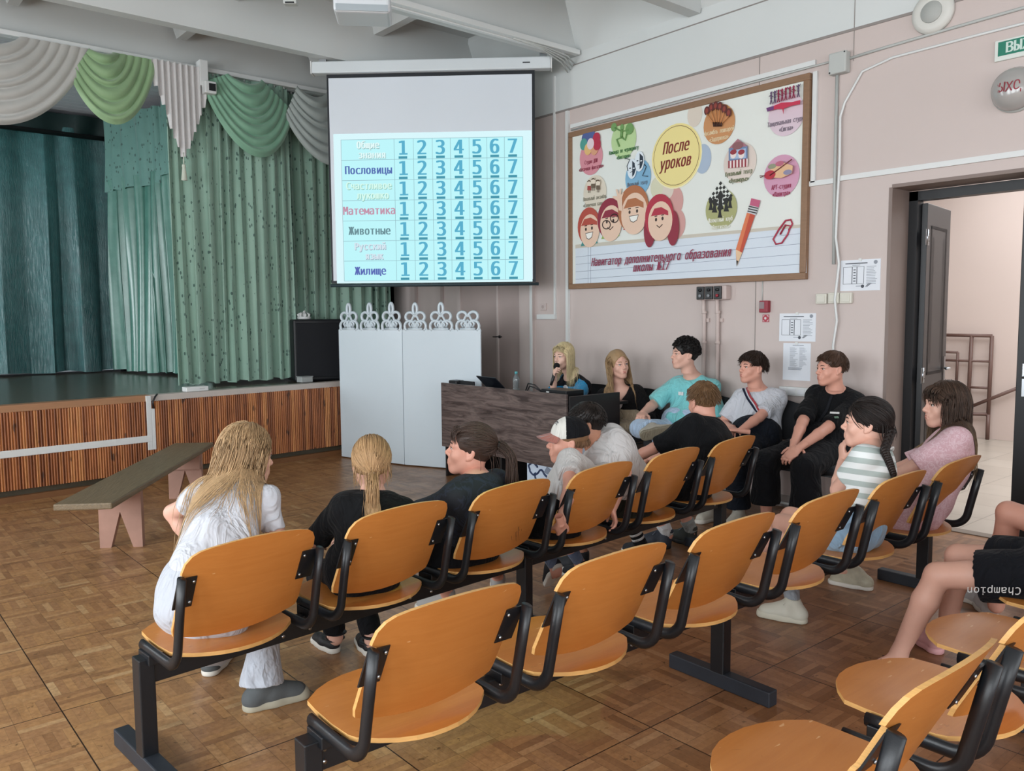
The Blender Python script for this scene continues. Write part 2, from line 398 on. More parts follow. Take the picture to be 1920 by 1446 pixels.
hz.box((XL, 8.72, 4.18), (XR, 12.6, 4.3)); hz.box((XL, 12.5, .8), (XR, 12.6, 4.3)); hz.box((XR, 9.1, 0), (T, 12.6, 4.6))
for y in np.arange(8.9, 12.4, .16): hz.box((XL, y, 4.172), (XR, y+.15, 4.19))
struct('wall_stage_house', hz, mat('grey stage boards', '#cfd0d6', .7, var=.08, vs=3))

# painted double door in the far corner, pilaster edge strip
dd = MB()
dd.box((XR-.02, 6.60, .02), (XR, 6.965, 2.6), 0); dd.box((XR-.02, 6.975, .02), (XR, 7.64, 2.6), 0)
dd.box((XR-.035, 6.56, 0), (XR, 6.60, 2.66), 1); dd.box((XR-.035, 7.64, 0), (XR, 7.70, 2.66), 1); dd.box((XR-.035, 6.56, 2.6), (XR, 7.70, 2.66), 1)
dd.box((XR-.032, 6.955, .02), (XR-.018, 6.985, 2.6), 1)
dr2 = struct('door_1', dd, [PINK_SHADED, mat('pale pink door edge', '#cbbdb8', .5)])
lt = MB().tube([(XR-.03, 6.90, 1.278), (XR-.03, 7.05, 1.276)], .006, 6).box((XR-.03, 6.965, 1.20), (XR-.018, 6.985, 1.31)).box((XR-.03, 6.93, 1.262), (XR-.018, 6.96, 1.292))
lt.build('door_latch', DARKM, dr2)
far = MB()
far.box((XR-.02, 8.0, .8), (XR, 8.05, 3.9)); far.box((XR-.02, 8.55, .8), (XR, 8.6, 3.9))
struct('trim_5', far, PINK_SHADED)
struct('trim_6', MB().box((XR-.062, 6.375, .3), (XR-.048, 6.405, 1.9), 0), PLAS)
bb = MB().box((XR-.02, D1+.02, 0), (XR, 6.38, .09), 0); bb.box((XR-.02, YB, 0), (XR, D0-.02, .09), 0)
bb.tube([(XR-.035, D1+.05, .03), (XR-.03, 6.3, .03)], .012, 6, 1)
struct('baseboard_right', bb, [mat('grey baseboard', '#a9a19c', .6), PLAS])

# corridor beyond the doorway
co = MB(); co.box((10.62, -2.5, 0), (10.8, 9.0, 3.4)); co.box((T, 8.9, 0), (10.8, 9.05, 3.4)); co.box((T, -2.6, 0), (10.8, -2.5, 3.4))
struct('wall_corridor', co, mat('corridor wall paint', '#d6c3ba', .55, var=.04, vs=1.2))
struct('ceiling_corridor', MB().box((T, -2.6, 3.4), (10.8, 9.05, 3.55)), CEILP)
area_light('corridor_area_light', (8.4, 1.6, 3.37), (0, 0, 0), 3.5, 5.0, 150)  # unseen area light just under the corridor ceiling, no window opens there
jm = MB()
jm.box((T-.05, D1-.065, 0), (T+.04, D1, DZ-.01), 0); jm.box((T-.05, D0, 0), (T+.04, D0+.065, DZ-.01), 0); jm.box((T-.05, D0, DZ-.075), (T+.04, D1, DZ-.01), 0)
struct('trim_7', jm, BLACKW)
def leaf(nm, hinge, ang, wdt, hand):
    """door leaf turned about its hinge; local x runs from the hinge to the free edge"""
    M = trs(hinge, ang); q = MB(); h = DZ-.09
    q.box((0, -.02, .01), (wdt, .02, h), 0, M, .004)
    for y in (-.022, .022):
        for x0, x1, z0, z1 in ((.10, wdt-.10, .20, .90), (.10, wdt-.10, 1.05, h-.15)):
            for a0, a1, b0, b1 in ((x0, x1, z0, z0+.02), (x0, x1, z1-.02, z1), (x0, x0+.02, z0, z1), (x1-.02, x1, z0, z1), (x0+.06, x0+.07, z0+.08, z1-.08), (x1-.07, x1-.06, z0+.08, z1-.08)):
                q.box((a0, min(y, y*.8), b0), (a1, max(y, y*.8)+.006*np.sign(y), b1), 0, M)
    d = struct(nm, q, BLACKW)
    for z in (.28, 1.0, 1.98):
        k = MB().tube([(-.006, hand*.024, z), (-.006, hand*.024, z+.11)], .008, 10, 0, M).box((.0, hand*.021, z), (.042, hand*.025, z+.11), 0, M).box((-.05, hand*.021, z), (-.008, hand*.025, z+.11), 0, M)
        for a in (.012, .03):
            for c in (.03, .08): k.tube([(a, hand*.024, z+c), (a, hand*.027, z+c)], .004, 8, 1, M)
        k.build('hinge', [STEEL, DARKM], d)
    hd = MB()
    for sg in (-1, 1):
        hd.box((wdt-.075, sg*.02, .95), (wdt-.035, sg*.028, 1.17), 0, M, .003)
        hd.tube([(wdt-.055, sg*.025, 1.08), (wdt-.055, sg*.065, 1.08), (wdt-.09, sg*.07, 1.08), (wdt-.165, sg*.068, 1.08)], .009, 8, 0, M)
    hd.build('door_handle', STEEL, d)
    return d
leaf('door_2', (T+.02, D1-.085, 0), math.radians(8), .60, -1)
leaf('door_3', (T-.005, D0+.045, 0), math.radians(90), .27, 1)
# ================================================================ stage hangings
def cloth_mat(name, c, c2, rough=.5, sheen=.3, leaves=False, crinkle=False, stretch=(1, 1, 1), sat=False):
    m = bpy.data.materials.new(name); m.use_nodes = True; t = NT(m); b = t.n['Principled BSDF']
    co = t.coord('Object', stretch); f = t.noise(co, 6, 4)
    col = t.mix(f, lin(c), lin(c2))
    if leaves:
        for k, (sc, rot, th) in enumerate(((16, .6, .055), (15, -.7, .05))):
            vn = t.new('ShaderNodeTexVoronoi'); vn.feature = 'F1'; vn.inputs['Scale'].default_value = 1
            mp = t.new('ShaderNodeMapping'); t.link(t.coord('Object'), mp.inputs[0]); mp.inputs[2].default_value = (0, rot, 0); mp.inputs[3].default_value = (sc*1.9, 1, sc*.62); mp.inputs[1].default_value = (k*3.3, 0, k*1.7)
            t.link(mp.outputs[0], vn.inputs['Vector'])
            col = t.mix(t.math('MULTIPLY', t.math('LESS_THAN', vn.outputs['Distance'], .17), .85), col, lin('#33504a'))
    t.link(col, b.inputs['Base Color']); b.inputs['Roughness'].default_value = rough; b.inputs['Sheen Weight'].default_value = sheen
    if crinkle:
        t.link(t.bump(t.noise(t.coord('Object', (60, 60, 7)), 1, 4, .7, 1.2), .9, .012), b.inputs['Normal'])
    else: t.link(t.bump(t.noise(t.coord('Object'), 260, 2), .12, .002), b.inputs['Normal'])
    b.inputs['Specular IOR Level'].default_value = .8 if sat else .4
    return m
def drape(x0, x1, y0, y1, zt, zb, folds, amp, seed, taper=.5, nz=26, sway=.02, flare=0.):
    """hanging sheet between two plan points with uneven folds that deepen downwards"""
    r = np.random.default_rng(seed); n = folds*14+1; u = np.linspace(0, 1, n)
    wts = r.uniform(.55, 1.5, folds+1); cw = np.concatenate([[0], np.cumsum(wts[:folds])]); cw /= cw[-1]
    ph = np.interp(u, cw, np.arange(folds+1)); am = np.interp(u, np.linspace(0, 1, folds+1), r.uniform(.55, 1.25, folds+1))
    d = np.array([x1-x0, y1-y0]); L = np.linalg.norm(d); d /= L; nn = np.array([d[1], -d[0]])
    P = np.zeros((n, nz, 3)); z = np.linspace(zt, zb, nz)
    for j, zz in enumerate(z):
        k = j/(nz-1); a = amp*(taper+(1-taper)*k)
        wob = sway*np.sin(3*k+ph*1.3+seed)
        sh = np.sin(2*PI*ph+.5*np.sin(2*k+ph)); off = a*am*np.sign(sh)*np.abs(sh)**.8+wob+flare*k*k
        s_ = u*L+.35*a*np.sin(4*PI*ph+1)
        P[:, j, 0] = x0+d[0]*s_+nn[0]*off; P[:, j, 1] = y0+d[1]*s_+nn[1]*off
        P[:, j, 2] = zz+(.012*np.sin(ph*4.1+seed) if j == nz-1 else 0)
    return P
GREENC = cloth_mat('leaf patterned green curtain', '#86a797', '#98b6a5', .55, .3, leaves=True)
TEAL = cloth_mat('crinkled teal taffeta', '#245253', '#468485', .27, .1, crinkle=True, sat=True)
SATIN = cloth_mat('green satin', '#3f7468', '#669c8d', .25, .1, sat=True)
t = thing('stage_curtain', 'pale green leaf-patterned stage curtain hanging in front, left of the black loudspeaker', 'curtain', (3.45, 8.62, .8), 0, 'front stage curtains')
o_ = np.array([3.45, 8.62, .8])
MB().grid(drape(2.80, 4.10, 8.62, 8.60, 4.0, .83, 11, .055, 3, .55)).build('curtain_cloth', GREENC, t, o_)
for x in np.linspace(2.84, 4.06, 12): MB().tube([(x, 8.6, 3.98), (x, 8.6, 4.02)], .008, 6).build('hook', PLASG, t, o_)
t2 = thing('stage_curtain', 'pale green leaf-patterned stage curtain hanging behind the black loudspeaker and the hanging screen', 'curtain', (4.8, 8.75, .8), 0, 'front stage curtains')
o2_ = np.array([4.8, 8.75, .8])
MB().grid(drape(4.02, 5.42, 8.78, 8.72, 4.0, .83, 11, .055, 9, .6)).build('curtain_cloth', GREENC, t2, o2_)
for x in np.linspace(4.1, 5.36, 12): MB().tube([(x, 8.75, 3.98), (x, 8.75, 4.02)], .008, 6).build('hook', PLASG, t2, o2_)

bt = thing('backdrop_curtain', 'crinkled dark teal backdrop curtain at the back of the stage', 'curtain', (1.0, 11.9, .8)); ob = np.array([1.0, 11.9, .8])
P = drape(-3.4, 3.12, 11.95, 11.95, 3.95, .82, 15, .12, 21, .35, 34, .03)
k = (P[:, :, 2]-.8)/3.2; P[:, :, 1] -= .05*np.sin(P[:, :, 0]*2.1+k*4)*(k*(1-k)*4)
MB().grid(P).build('curtain_cloth', TEAL, bt, ob)
mb = MB().tube([(-3.5, 11.78, 3.84), (3.13, 11.78, 3.84)], .03, 8).tube([(3.14, 11.78, .8), (3.14, 11.78, 3.98)], .035, 8)
mb.build('pipe_frame', mat('matt black pipe', '#0c0f12', .6), bt, ob)
MB().grid(drape(-3.4, 3.1, 11.9, 11.9, 4.12, 3.86, 12, .03, 5, .8, 4)).build('pelmet', mat('dark teal pelmet', '#17302f', .6), bt, ob)
wg = thing('wing_curtain', 'green satin wing curtain with patterned pelmet between backdrop and front curtain', 'curtain', (3.2, 10.9, .8)); og = np.array([3.2, 10.9, .8])
PELM = cloth_mat('patterned pelmet', '#5d8a82', '#6f9c92', .55, .3, leaves=True)
MB().grid(drape(3.06, 3.36, 11.72, 10.5, 3.3, .83, 7, .07, 31, .7, 20, .03)).grid(drape(3.36, 3.42, 10.45, 9.2, 3.3, .83, 7, .06, 33, .7, 20, .03)).build('curtain_cloth', SATIN, wg, og)
MB().grid(drape(3.02, 3.32, 11.74, 10.46, 4.06, 3.15, 5, .03, 35, .9, 8)).grid(drape(3.33, 3.38, 10.42, 9.15, 4.10, 3.22, 5, .03, 36, .9, 8)).build('pelmet', PELM, wg, og)

# swags under the white ceiling rail
rl = MB().box((XL, 8.555, 4.0), (5.6, 8.635, 4.045), 0, None, .006)
tag(rl.build('curtain_rail', PLAS), 'long white curtain rail under the ceiling above the stage', 'curtain rail')
def swag(name, label, color, c2, L0, L1, R0, R1, s0, s1, pleats, yb, seed, mid=.5):
    """rows run from left points (L0 to L1) to right points (R0 to R1) and sag from s0 to s1"""
    nv, nu = pleats*10+1, 41; P = np.zeros((nv, nu, 3)); u = np.linspace(0, 1, nu); r = np.random.default_rng(seed)
    jit = np.interp(np.linspace(0, pleats, nv), np.arange(pleats+1), r.uniform(-.03, .03, pleats+1))
    for i in range(nv):
        v = i/(nv-1); a = np.array(L0)+(np.array(L1)-L0)*v; b = np.array(R0)+(np.array(R1)-R0)*v
        sag = s0+(s1-s0)*v+jit[i]*(0 < i < nv-1)
        uu = u+(mid-.5)*4*u*(1-u)*.5; shp = (4*u*(1-u))**.82
        P[i, :, 0] = a[0]+(b[0]-a[0])*uu; P[i, :, 2] = a[1]+(b[1]-a[1])*u-sag*shp
        pl = np.abs(math.sin(PI*pleats*v))**.7
        P[i, :, 1] = yb-.02-(.05+.075*v)*shp-pl*.055*(.25+.75*shp)
    o = np.array([(L0[0]+R0[0])/2, yb, 4.0])
    ob_ = MB().grid(P, 0, None, True).build(name, cloth_mat(label, color, c2, .6, .4), None, o); ob_.location = o
    return tag(ob_, label, 'swag', 'swags along the stage rail')
swag('curtain_swag', 'off-white curtain swag at the far left end of the stage rail', '#b5b3ae', '#c6c4bf', (1.02, 4.0), (.45, 4.0), (1.55, 4.0), (2.12, 4.0), .12, .82, 7, 8.56, 1)
swag('curtain_swag', 'lime green curtain swag hanging next to the off-white swag', '#7f9f76', '#9cba8c', (2.10, 4.0), (1.93, 3.72), (2.30, 4.0), (2.70, 4.0), .05, .54, 6, 8.52, 2)
swag('curtain_swag', 'sage green curtain swag right of the white pointed jabot', '#6d9b80', '#8bb59b', (3.40, 4.0), (3.12, 3.86), (3.75, 4.0), (4.10, 3.72), .10, .62, 7, 8.50, 3)
swag('curtain_swag', 'grey-white curtain swag partly hidden by the hanging screen', '#99a29f', '#adb5b1', (4.14, 4.0), (3.99, 3.66), (4.5, 4.0), (4.95, 3.68), .10, .50, 6, 8.47, 4)
jb = thing('curtain_jabot', 'white stepped pleated jabot with a tassel between the two green swags', 'jabot', (2.9, 8.45, 4.0), 0); oj = np.array([2.9, 8.45, 4.0])
n = 66; P = np.zeros((n, 12, 3)); u = np.linspace(0, 1, n)
for i in range(n):
    q = u[i]; step = math.floor(abs(q-.52)*2*7.99)/8 if q < .995 else .96
    ln = .22+.68*(1-step)-.05*(q < .25)
    for j in range(12):
        k = j/11; P[i, j] = (2.64+.52*q, 8.46+.022*math.sin(q*2*PI*9)-.01*k, 4.0-ln*k)
MB().grid(P).build('pleated_cloth', cloth_mat('white jabot cloth', '#c8c5c4', '#d6d3d2', .6, .4), jb, oj)
MB().tube([(2.90, 8.44, 3.14), (2.90, 8.44, 3.02)], .005, 6).lathe([(.004, .03), (.018, .02), (.02, .0), (.016, -.005), (.03, -.13), (.0, -.135)], 14, 0, trs((2.90, 8.44, 3.0))).build('tassel', cloth_mat('cream tassel', '#c4cbbb', '#d3d8c9', .7), jb, oj)

sn = thing('motion_sensor', 'small white sensor with black face hung from the stage rail', 'sensor', (3.14, 8.4, 3.9)); os_ = np.array([3.14, 8.4, 3.9])
MB().box((3.09, 8.42, 3.82), (3.17, 8.54, 4.07), 0, None, .005).box((3.11, 8.36, 3.74), (3.23, 8.46, 3.86), 0, None, .012).build('housing', PLAS, sn, os_)
MB().box((3.15, 8.352, 3.765), (3.215, 8.362, 3.835)).build('black_lens', DARKM, sn, os_)

# ================================================================ stage edge things
sp = thing('loudspeaker', 'tall black loudspeaker standing on the stage edge behind the white folding screen', 'loudspeaker', (4.32, 8.5, .802), math.radians(-12)); 
MB().box((-.30, -.16, 0), (.30, .2, .68), 0, None, .02).build('cabinet', mat('black speaker cabinet', '#14161b', .5, bump=.1, bs=200), sp)
MB().box((-.27, -.172, .04), (.27, -.158, .64), 0, None, .006).build('front_grille', mat('black speaker cloth', '#0e1118', .8, bump=.4, bs=400, bd=.002), sp)
orn = thing('crown_ornament', 'small white crown ornament on top of the black loudspeaker', 'ornament', (4.17, 8.5, 1.484))
q = MB().lathe([(.0, 0), (.07, 0), (.075, .02), (.06, .03), (.0, .03)], 16)
for k in range(7):
    a = k*2*PI/7; q.tube([(.055*math.cos(a), .055*math.sin(a), .02), (.062*math.cos(a), .062*math.sin(a), .05), (.03*math.cos(a+.3), .03*math.sin(a+.3), .075)], [.014, .016, .004], 6)
q.tube([(0, 0, .02), (.0, 0, .06), (.01, 0, .10)], [.03, .028, .006], 8); q.build('crown', PLAS, orn)
rt = thing('network_router', 'flat white box on the stage edge below the patterned curtain', 'router', (2.78, 8.02, .803), math.radians(6))
MB().box((-.11, -.05, 0), (.11, .05, .045), 0, None, .006).build('casing', PLAS, rt)
MB().box((.02, -.052, .02), (.07, -.049, .028)).build('port_strip', PLASG, rt)
cb = thing('clear_plastic_box', 'small translucent plastic box on the stage edge by the loudspeaker', 'box', (4.05, 8.28, .803), math.radians(8))
MB().box((-.07, -.05, 0), (.07, .05, .055), 0, None, .004).build('tub', mat('translucent plastic', '#c9cdcc', .25, trans=.3), cb)
MB().box((-.075, -.055, .055), (.075, .055, .065), 0, None, .003).build('lid', mat('clear lid', '#bfc5c6', .2, trans=.4), cb)
cd_ = MB()
PV = stg(S290, -.033); AZ = math.atan2(SD[1], SD[0])
M = trs((PV[0], PV[1], 0), AZ)
cd_.box((-.045, -.012, .30), (.0, .015, .80), 0, M, .004); cd_.box((.0, -.012, .30), (.03, .015, .68), 0, M, .004)
cd_.box((-3.9, -.014, .375), (.0, .012, .435), 0, M, .004); cd_.tube([(.02, -.016, .68), (.01, -.02, .74), (.04, -.01, .79), (.07, .02, .806)], .008, 6, 1, M)
tag(cd_.build('cable_duct', [PLAS, DARKM]), 'white L-shaped cable duct fixed across the slatted stage front', 'cable duct')

# plank bench on two notched boards
bn = thing('plank_bench', 'low wooden plank bench with V-notched legs in front of the stage', 'bench', (1.14, 5.25, 0), math.atan2(1.98, 1.345)); 
OLDW = mat('dark weathered bench wood', '#7b6a52', .45, var=.45, vs=7, stretch=(1, 9, 9), bump=.5, bs=18, bd=.006)
RAWW = mat('bare pinkish bench legs', '#a98272', .6, var=.3, vs=6, bump=.2, bs=30)
MB().box((0, -.165, .385), (2.36, .165, .425), 0, None, .008).build('plank', OLDW, bn)
for x in (.60, 2.08):
    q = MB(); poly = [(-.135, 0), (-.075, 0), (0, .24), (.065, 0), (.135, 0), (.135, .385), (-.135, .385)]
    q.prism(poly, -.024, .024, 0, Matrix(((0, 0, 1, x), (1, 0, 0, 0), (0, 1, 0, 0), (0, 0, 0, 1)))); q.build('leg', RAWW, bn)
MB().box((2.02, -.13, .25), (2.06, .13, .385)).build('cross_block', RAWW, bn)

# ================================================================ folding screen of two white boards with fretwork crests
WB = mat('white lacquered board', '#ccd7de', .3, var=.02, vs=3)  # bluish cast of the light on the boards is mixed into this white
fs = thing('folding_screen', 'white two-panel folding screen with cut-out crests standing before the stage', 'folding screen', (4.28, 7.88, 0))
of = np.array([4.28, 7.88, 0.])
pA, pB, pC = np.array([4.262, 7.875]), np.array([4.49, 6.99]), np.array([4.86, 6.19])
def crest(M, w, tall=True):
    q = MB(); s = w/.15; W2 = .0085*s
    def loop(pts, r=W2): q.tube([(x*s, 0, z*s) for x, z in pts], r, 6, 0, M, ref=(0, 1, 0))
    def arc(cx, cz, rx, rz, a0, a1, n=14): return [(cx+rx*math.cos(t), cz+rz*math.sin(t)) for t in np.linspace(a0, a1, n)]
    for g in (-1, 1):
        loop([(g*x, z) for x, z in arc(.036, .018, .032, .03, -.9, PI*1.1)])
        loop([(g*x, z) for x, z in arc(.033, .070, .028, .024, -1.0, PI*1.05)])
        loop([(g*x, z) for x, z in ((.004, .085), (.02, .055), (.04, .03), (.03, .012), (.018, .016), (.022, .026))], W2*.8)
        loop([(g*.005, .0), (g*.022, .028), (g*.0, .052)], W2*.7)
        loop([(g*.062, -.01), (g*.07, .012), (g*.078, -.01)], W2*.6)
    if tall: loop(arc(0, .112, .013, .030, -PI/2, PI*1.5, 18))
    loop([(-.045, .002), (.045, .002)], W2)
    return q
for (a, b), nc in (((pA, pB), 3), ((pB, pC), 3)):
    d = b-a; L = np.linalg.norm(d); ang = math.atan2(d[1], d[0]); M0 = trs((a[0]-of[0], a[1]-of[1], 0), ang)
    pn = MB().box((0, -.009, .012), (L-.006, .009, 1.372), 0, M0, .002).build('panel', WB, fs)
    for k in range(nc):
        x = L*(k+.5)/nc; crest(trs((a[0]-of[0], a[1]-of[1], 1.375), ang) @ Matrix.Translation((x, 0, 0)), L/nc*.92, not (nc == 3 and a is pB and k == 2)).build('crest', WB, pn)

# ================================================================ desk
DESK = bpy.data.materials.new('dark grained desk board'); DESK.use_nodes = True; tt = NT(DESK); b = tt.n['Principled BSDF']
g = tt.noise(tt.coord('Object', (1, 1.0, 9)), 2.2, 6, .65, 1.6); g2 = tt.noise(tt.coord('Object', (1, 3, 60)), 2, 4, .7)
c = tt.mix(tt.ramp(g, [(.36, (0,)*3), (.62, (1,)*3)]), lin('#352b29'), lin('#7a6b66')); c = tt.mix(tt.math('MULTIPLY', g2, .5), c, lin('#3b2d2b')); tt.link(c, b.inputs['Base Color']); b.inputs['Roughness'].default_value = .4
DESKD = mat('black brown desk board', '#201e1f', .4, var=.2, vs=4, stretch=(1, 1, 8))
dk = thing('desk', 'dark wood-grain reception desk in front of the woman with the microphone', 'desk', (4.458, 4.62, 0)); od = np.array([4.458, 4.62, 0.])
MB().box((4.458, 4.615, .285), (4.478, 6.30, .885), 0, None, .002).build('front_panel', DESK, dk, od)
MB().box((4.485, 4.60, 0), (5.06, 4.622, .868), 0, None, .002).build('side_panel', DESKD, dk, od)
MB().box((4.485, 6.26, 0), (5.15, 6.282, .76), 0, None, .002).build('side_panel', DESKD, dk, od)
MB().box((4.485, 5.45, 0), (5.0, 5.472, .76), 0, None, .002).build('divider', DESKD, dk, od)
MB().box((4.482, 4.63, .76), (5.20, 6.30, .785), 0, None, .002).build('desktop', DESKD, dk, od)
MB().box((4.80, 4.63, .35), (4.815, 6.25, .75), 0, None, .002).build('back_board', DESKD, dk, od)
lp = thing('laptop', 'open dark laptop on the desk, its lid tilted towards the hall', 'laptop', (4.78, 5.80, .785), math.radians(-8))
MB().box((-.0, -.17, .002), (.24, .17, .02), 0, None, .004).build('keyboard_base', DARKM, lp)
MB().box((-.008, -.17, 0), (.002, .17, .23), 0, trs((0, 0, .012), 0, 0, math.radians(-46)), .003).build('lid', mat('dark navy lid', '#14171f', .35), lp)
bx = thing('receiver_box', 'flat black device box on the desk in front of the presenter', 'electronic box', (4.62, 4.87, .785))
MB().box((-.06, -.15, .0), (.14, .15, .115), 0, None, .004).build('casing', mat('black device casing', '#101013', .35), bx)
MB().box((-.066, .05, .09), (-.059, .08, .10), 0).build('indicator', PLAS, bx)
cb = MB()
for k in range(2): cb.tube([(4.60, 5.03, .86), (4.56, 5.08+.02*k, .90+.03*k), (4.56, 5.16+.02*k, .915+.02*k), (4.58, 5.22+.02*k, .86), (4.6, 5.24, .79)], .006, 6)
tag(cb.build('power_cable', DARKM), 'looped black cable standing up beside the flat black device box', 'cable')
bo = thing('water_bottle', 'clear plastic water bottle with a teal cap behind the laptop', 'bottle', (5.12, 5.99, .785))
MB().lathe([(.0, 0), (.03, 0), (.032, .02), (.032, .11), (.028, .13), (.013, .155), (.012, .165), (.0, .165)], 18).build('bottle_body', mat('clear bottle plastic', '#d7e2e6', .08, trans=.8), bo)
MB().lathe([(.0, .163), (.0145, .163), (.0145, .185), (.0, .187)], 16).build('cap', mat('teal cap', '#5fb3b8', .4), bo)
tb = thing('desk_phone', 'small black gadget lying on the left end of the desk', 'gadget', (4.55, 6.18, .785))
MB().box((-.05, -.06, 0), (.05, .06, .125), 0, None, .01).build('casing', DARKM, tb)
cs = thing('document_tray', 'flat black tray on the desk left of the laptop', 'tray', (4.66, 6.03, .785))
MB().box((-.12, -.12, 0), (.14, .12, .03), 0, None, .004).box((-.12, -.12, .03), (-.10, .12, .125), 0, None, .004).build('casing', DARKM, cs)
# printed carton below the desk front
YC = float(onX(988, 880, 4.50)[1]); bg = thing('printed_carton', 'white carton printed with blue figures under the desk, behind the boy in the cap', 'carton', (4.52, YC-.30, 0))
MB().box((-.02, -.34, 0), (.10, .30, .50), 0, None, .004).build('carton_body', mat('white blue carton', '#c9d6e6', .5), bg)
q = MB(); BL, GRB = 0, 1
Ml = Matrix(((0, 0, -1, -.0215), (-1, 0, 0, 0), (0, 1, 0, 0), (0, 0, 0, 1)))
for cx, cz, r in ((-.22, .24, .05), (-.12, .16, .07), (.10, .20, .08)):
    q.tube([(cx+r*math.cos(a)*(1+.15*math.sin(5*a)), cz+r*math.sin(a)*(1+.12*math.cos(4*a)), 0) for a in np.linspace(.2, PI*1.7, 24)], .009, 5, 0, Ml)
for cx, cz, w_ in ((-.04, .24, .05), (.0, .12, .05), (.2, .26, .05), (-.2, .10, .04)):
    q.prism([(cx-w_, cz-w_*.4), (cx+w_*.6, cz-w_*.6), (cx+w_, cz+w_*.2), (cx-w_*.2, cz+w_*.7)], 0, .003, 1, Ml)
q.box((.1, .05, 0), (.14, .2, .003), 1, Ml)
q.build('printed_figures', [mat('navy print', '#2a3a5c', .6), mat('grey blue print', '#7d8798', .6)], bg)

# ================================================================ seating rows: plywood seats on a black beam
WOOD = bpy.data.materials.new('orange beech plywood'); WOOD.use_nodes = True; tt = NT(WOOD); b = tt.n['Principled BSDF']
g = tt.noise(tt.coord('Object', (2.2, 22, 22)), 2.0, 5, .6, .8); g2 = tt.noise(tt.coord('Object'), 2.3, 3)
oi = tt.new('ShaderNodeObjectInfo').outputs['Random']
c = tt.mix(g, lin('#bb7434'), lin('#d28d4a')); c = tt.mix(tt.ramp(g2, [(.35, (0,)*3), (.75, (.55,)*3)]), c, lin('#ad692c'))
c = tt.mix(1.0, c, tt.ramp(oi, [(0, (.90, .88, .86)), (1, (1.08, 1.08, 1.08))]), 'MULTIPLY')
sc_ = tt.noise(tt.coord('Object', (9, 40, 14), rot=(.3, .4, .2)), 2.1, 2, .5); c = tt.mix(tt.ramp(sc_, [(.735, (0,)*3), (.75, (.6,)*3)]), c, lin('#e2b98a'))
sc2 = tt.noise(tt.coord('Object'), 9, 4, .75, .6); c = tt.mix(tt.ramp(sc2, [(.66, (0,)*3), (.74, (.55,)*3)]), c, lin('#6f3c17'))
tt.link(c, b.inputs['Base Color']); tt.link(tt.math('ADD', .26, tt.math('MULTIPLY', g2, .2)), b.inputs['Roughness']); b.inputs['Coat Weight'].default_value = .08; b.inputs['Coat Roughness'].default_value = .25; b.inputs['Specular IOR Level'].default_value = .35
EDGE = mat('pale plywood edge', '#d9a765', .5, var=.3, vs=20, stretch=(1, 1, 30))
FRAME = mat('black powder coated steel', '#15181d', .38, bump=.06, bs=300)
DUSTY = mat('dusty black steel', '#252a32', .5, var=.35, vs=9)
BOLT = mat('zinc bolt', '#b9bdc0', .3, 1.)
def outline_seat():
    pts = []
    for t in np.linspace(0, 1, 9): pts.append((-.212+.424*t, .125+.105*(1-abs(2*t-1)**2.2)))
    pts += [(.218, .06), (.220, -.04), (.215, -.12)]
    for t in np.linspace(0, 1, 11): pts.append((.205-.41*t, -.145-.105*(1-abs(2*t-1)**2.2)))
    pts += [(-.215, -.12), (-.220, -.04), (-.218, .06)]
    return pts[::-1]
def plate(outline, surf, th, nrm):
    """shell over an outline: surf maps (x, y) to a point; returns MB with faces (0), edges (1)"""
    q = MB(); O = np.array(outline); c = O.mean(0); n = len(O); rings = [1.0, .93, .75, .5, .25]
    top = []; 
    for r in rings: top += [surf(*(c+(p-c)*r)) for p in O]
    top.append(surf(*c)); top = np.array(top); N = np.array(nrm)
    F = []
    for i in range(len(rings)-1):
        for k in range(n): a, b_ = i*n+k, i*n+(k+1) % n; F.append((a, b_, b_+n, a+n))
    e = (len(rings)-1)*n
    for k in range(n): F.append((e+k, e+(k+1) % n, len(top)-1))
    q.add(top+N*th/2, F, 0, True); q.add(top-N*th/2, [f[::-1] for f in F], 0, True)
    q.add(np.concatenate([top[:n]-N*th/2, top[:n]+N*th/2]), [(k, (k+1) % n, n+(k+1) % n, n+k) for k in range(n)][::1], 1, False)
    return q
def seat_surf(x, y): return np.array([x, y, .424-.014*math.exp(-((x/.15)**2+((y+.04)/.13)**2))-.10*max(0, y-.16)])
LEAN = -.515
def outline_back():
    pts = []; zt, zb = .800, .484
    for t in np.linspace(0, 1, 11): pts.append((-.155+.31*t, zt+.014*(1-abs(2*t-1)**2)))
    pts += [(.185, zt-.008), (.207, zt-.022), (.222, zt-.046), (.227, zt-.075), (.227, .715), (.213, .707), (.213, .612), (.222, .603), (.222, .515), (.216, zb+.006)]
    for t in np.linspace(0, 1, 9): pts.append((.20-.40*t, zb-.028*(1-abs(2*t-1)**2)))
    pts += [(-.216, zb+.006), (-.222, .515), (-.222, .603), (-.213, .612), (-.213, .707), (-.227, .715), (-.227, zt-.075), (-.222, zt-.046), (-.207, zt-.022), (-.185, zt-.008)]
    return pts
def back_surf(x, z): return np.array([x, -.150+LEAN*(z-.49)-.027*(1-(x/.23)**2), z])
_seat = plate(outline_seat(), seat_surf, .013, (0, 0, 1)).build('seat', [WOOD, EDGE])
_back = plate(outline_back(), back_surf, .013, (0, -1, .0)).build('backrest', [WOOD, EDGE])
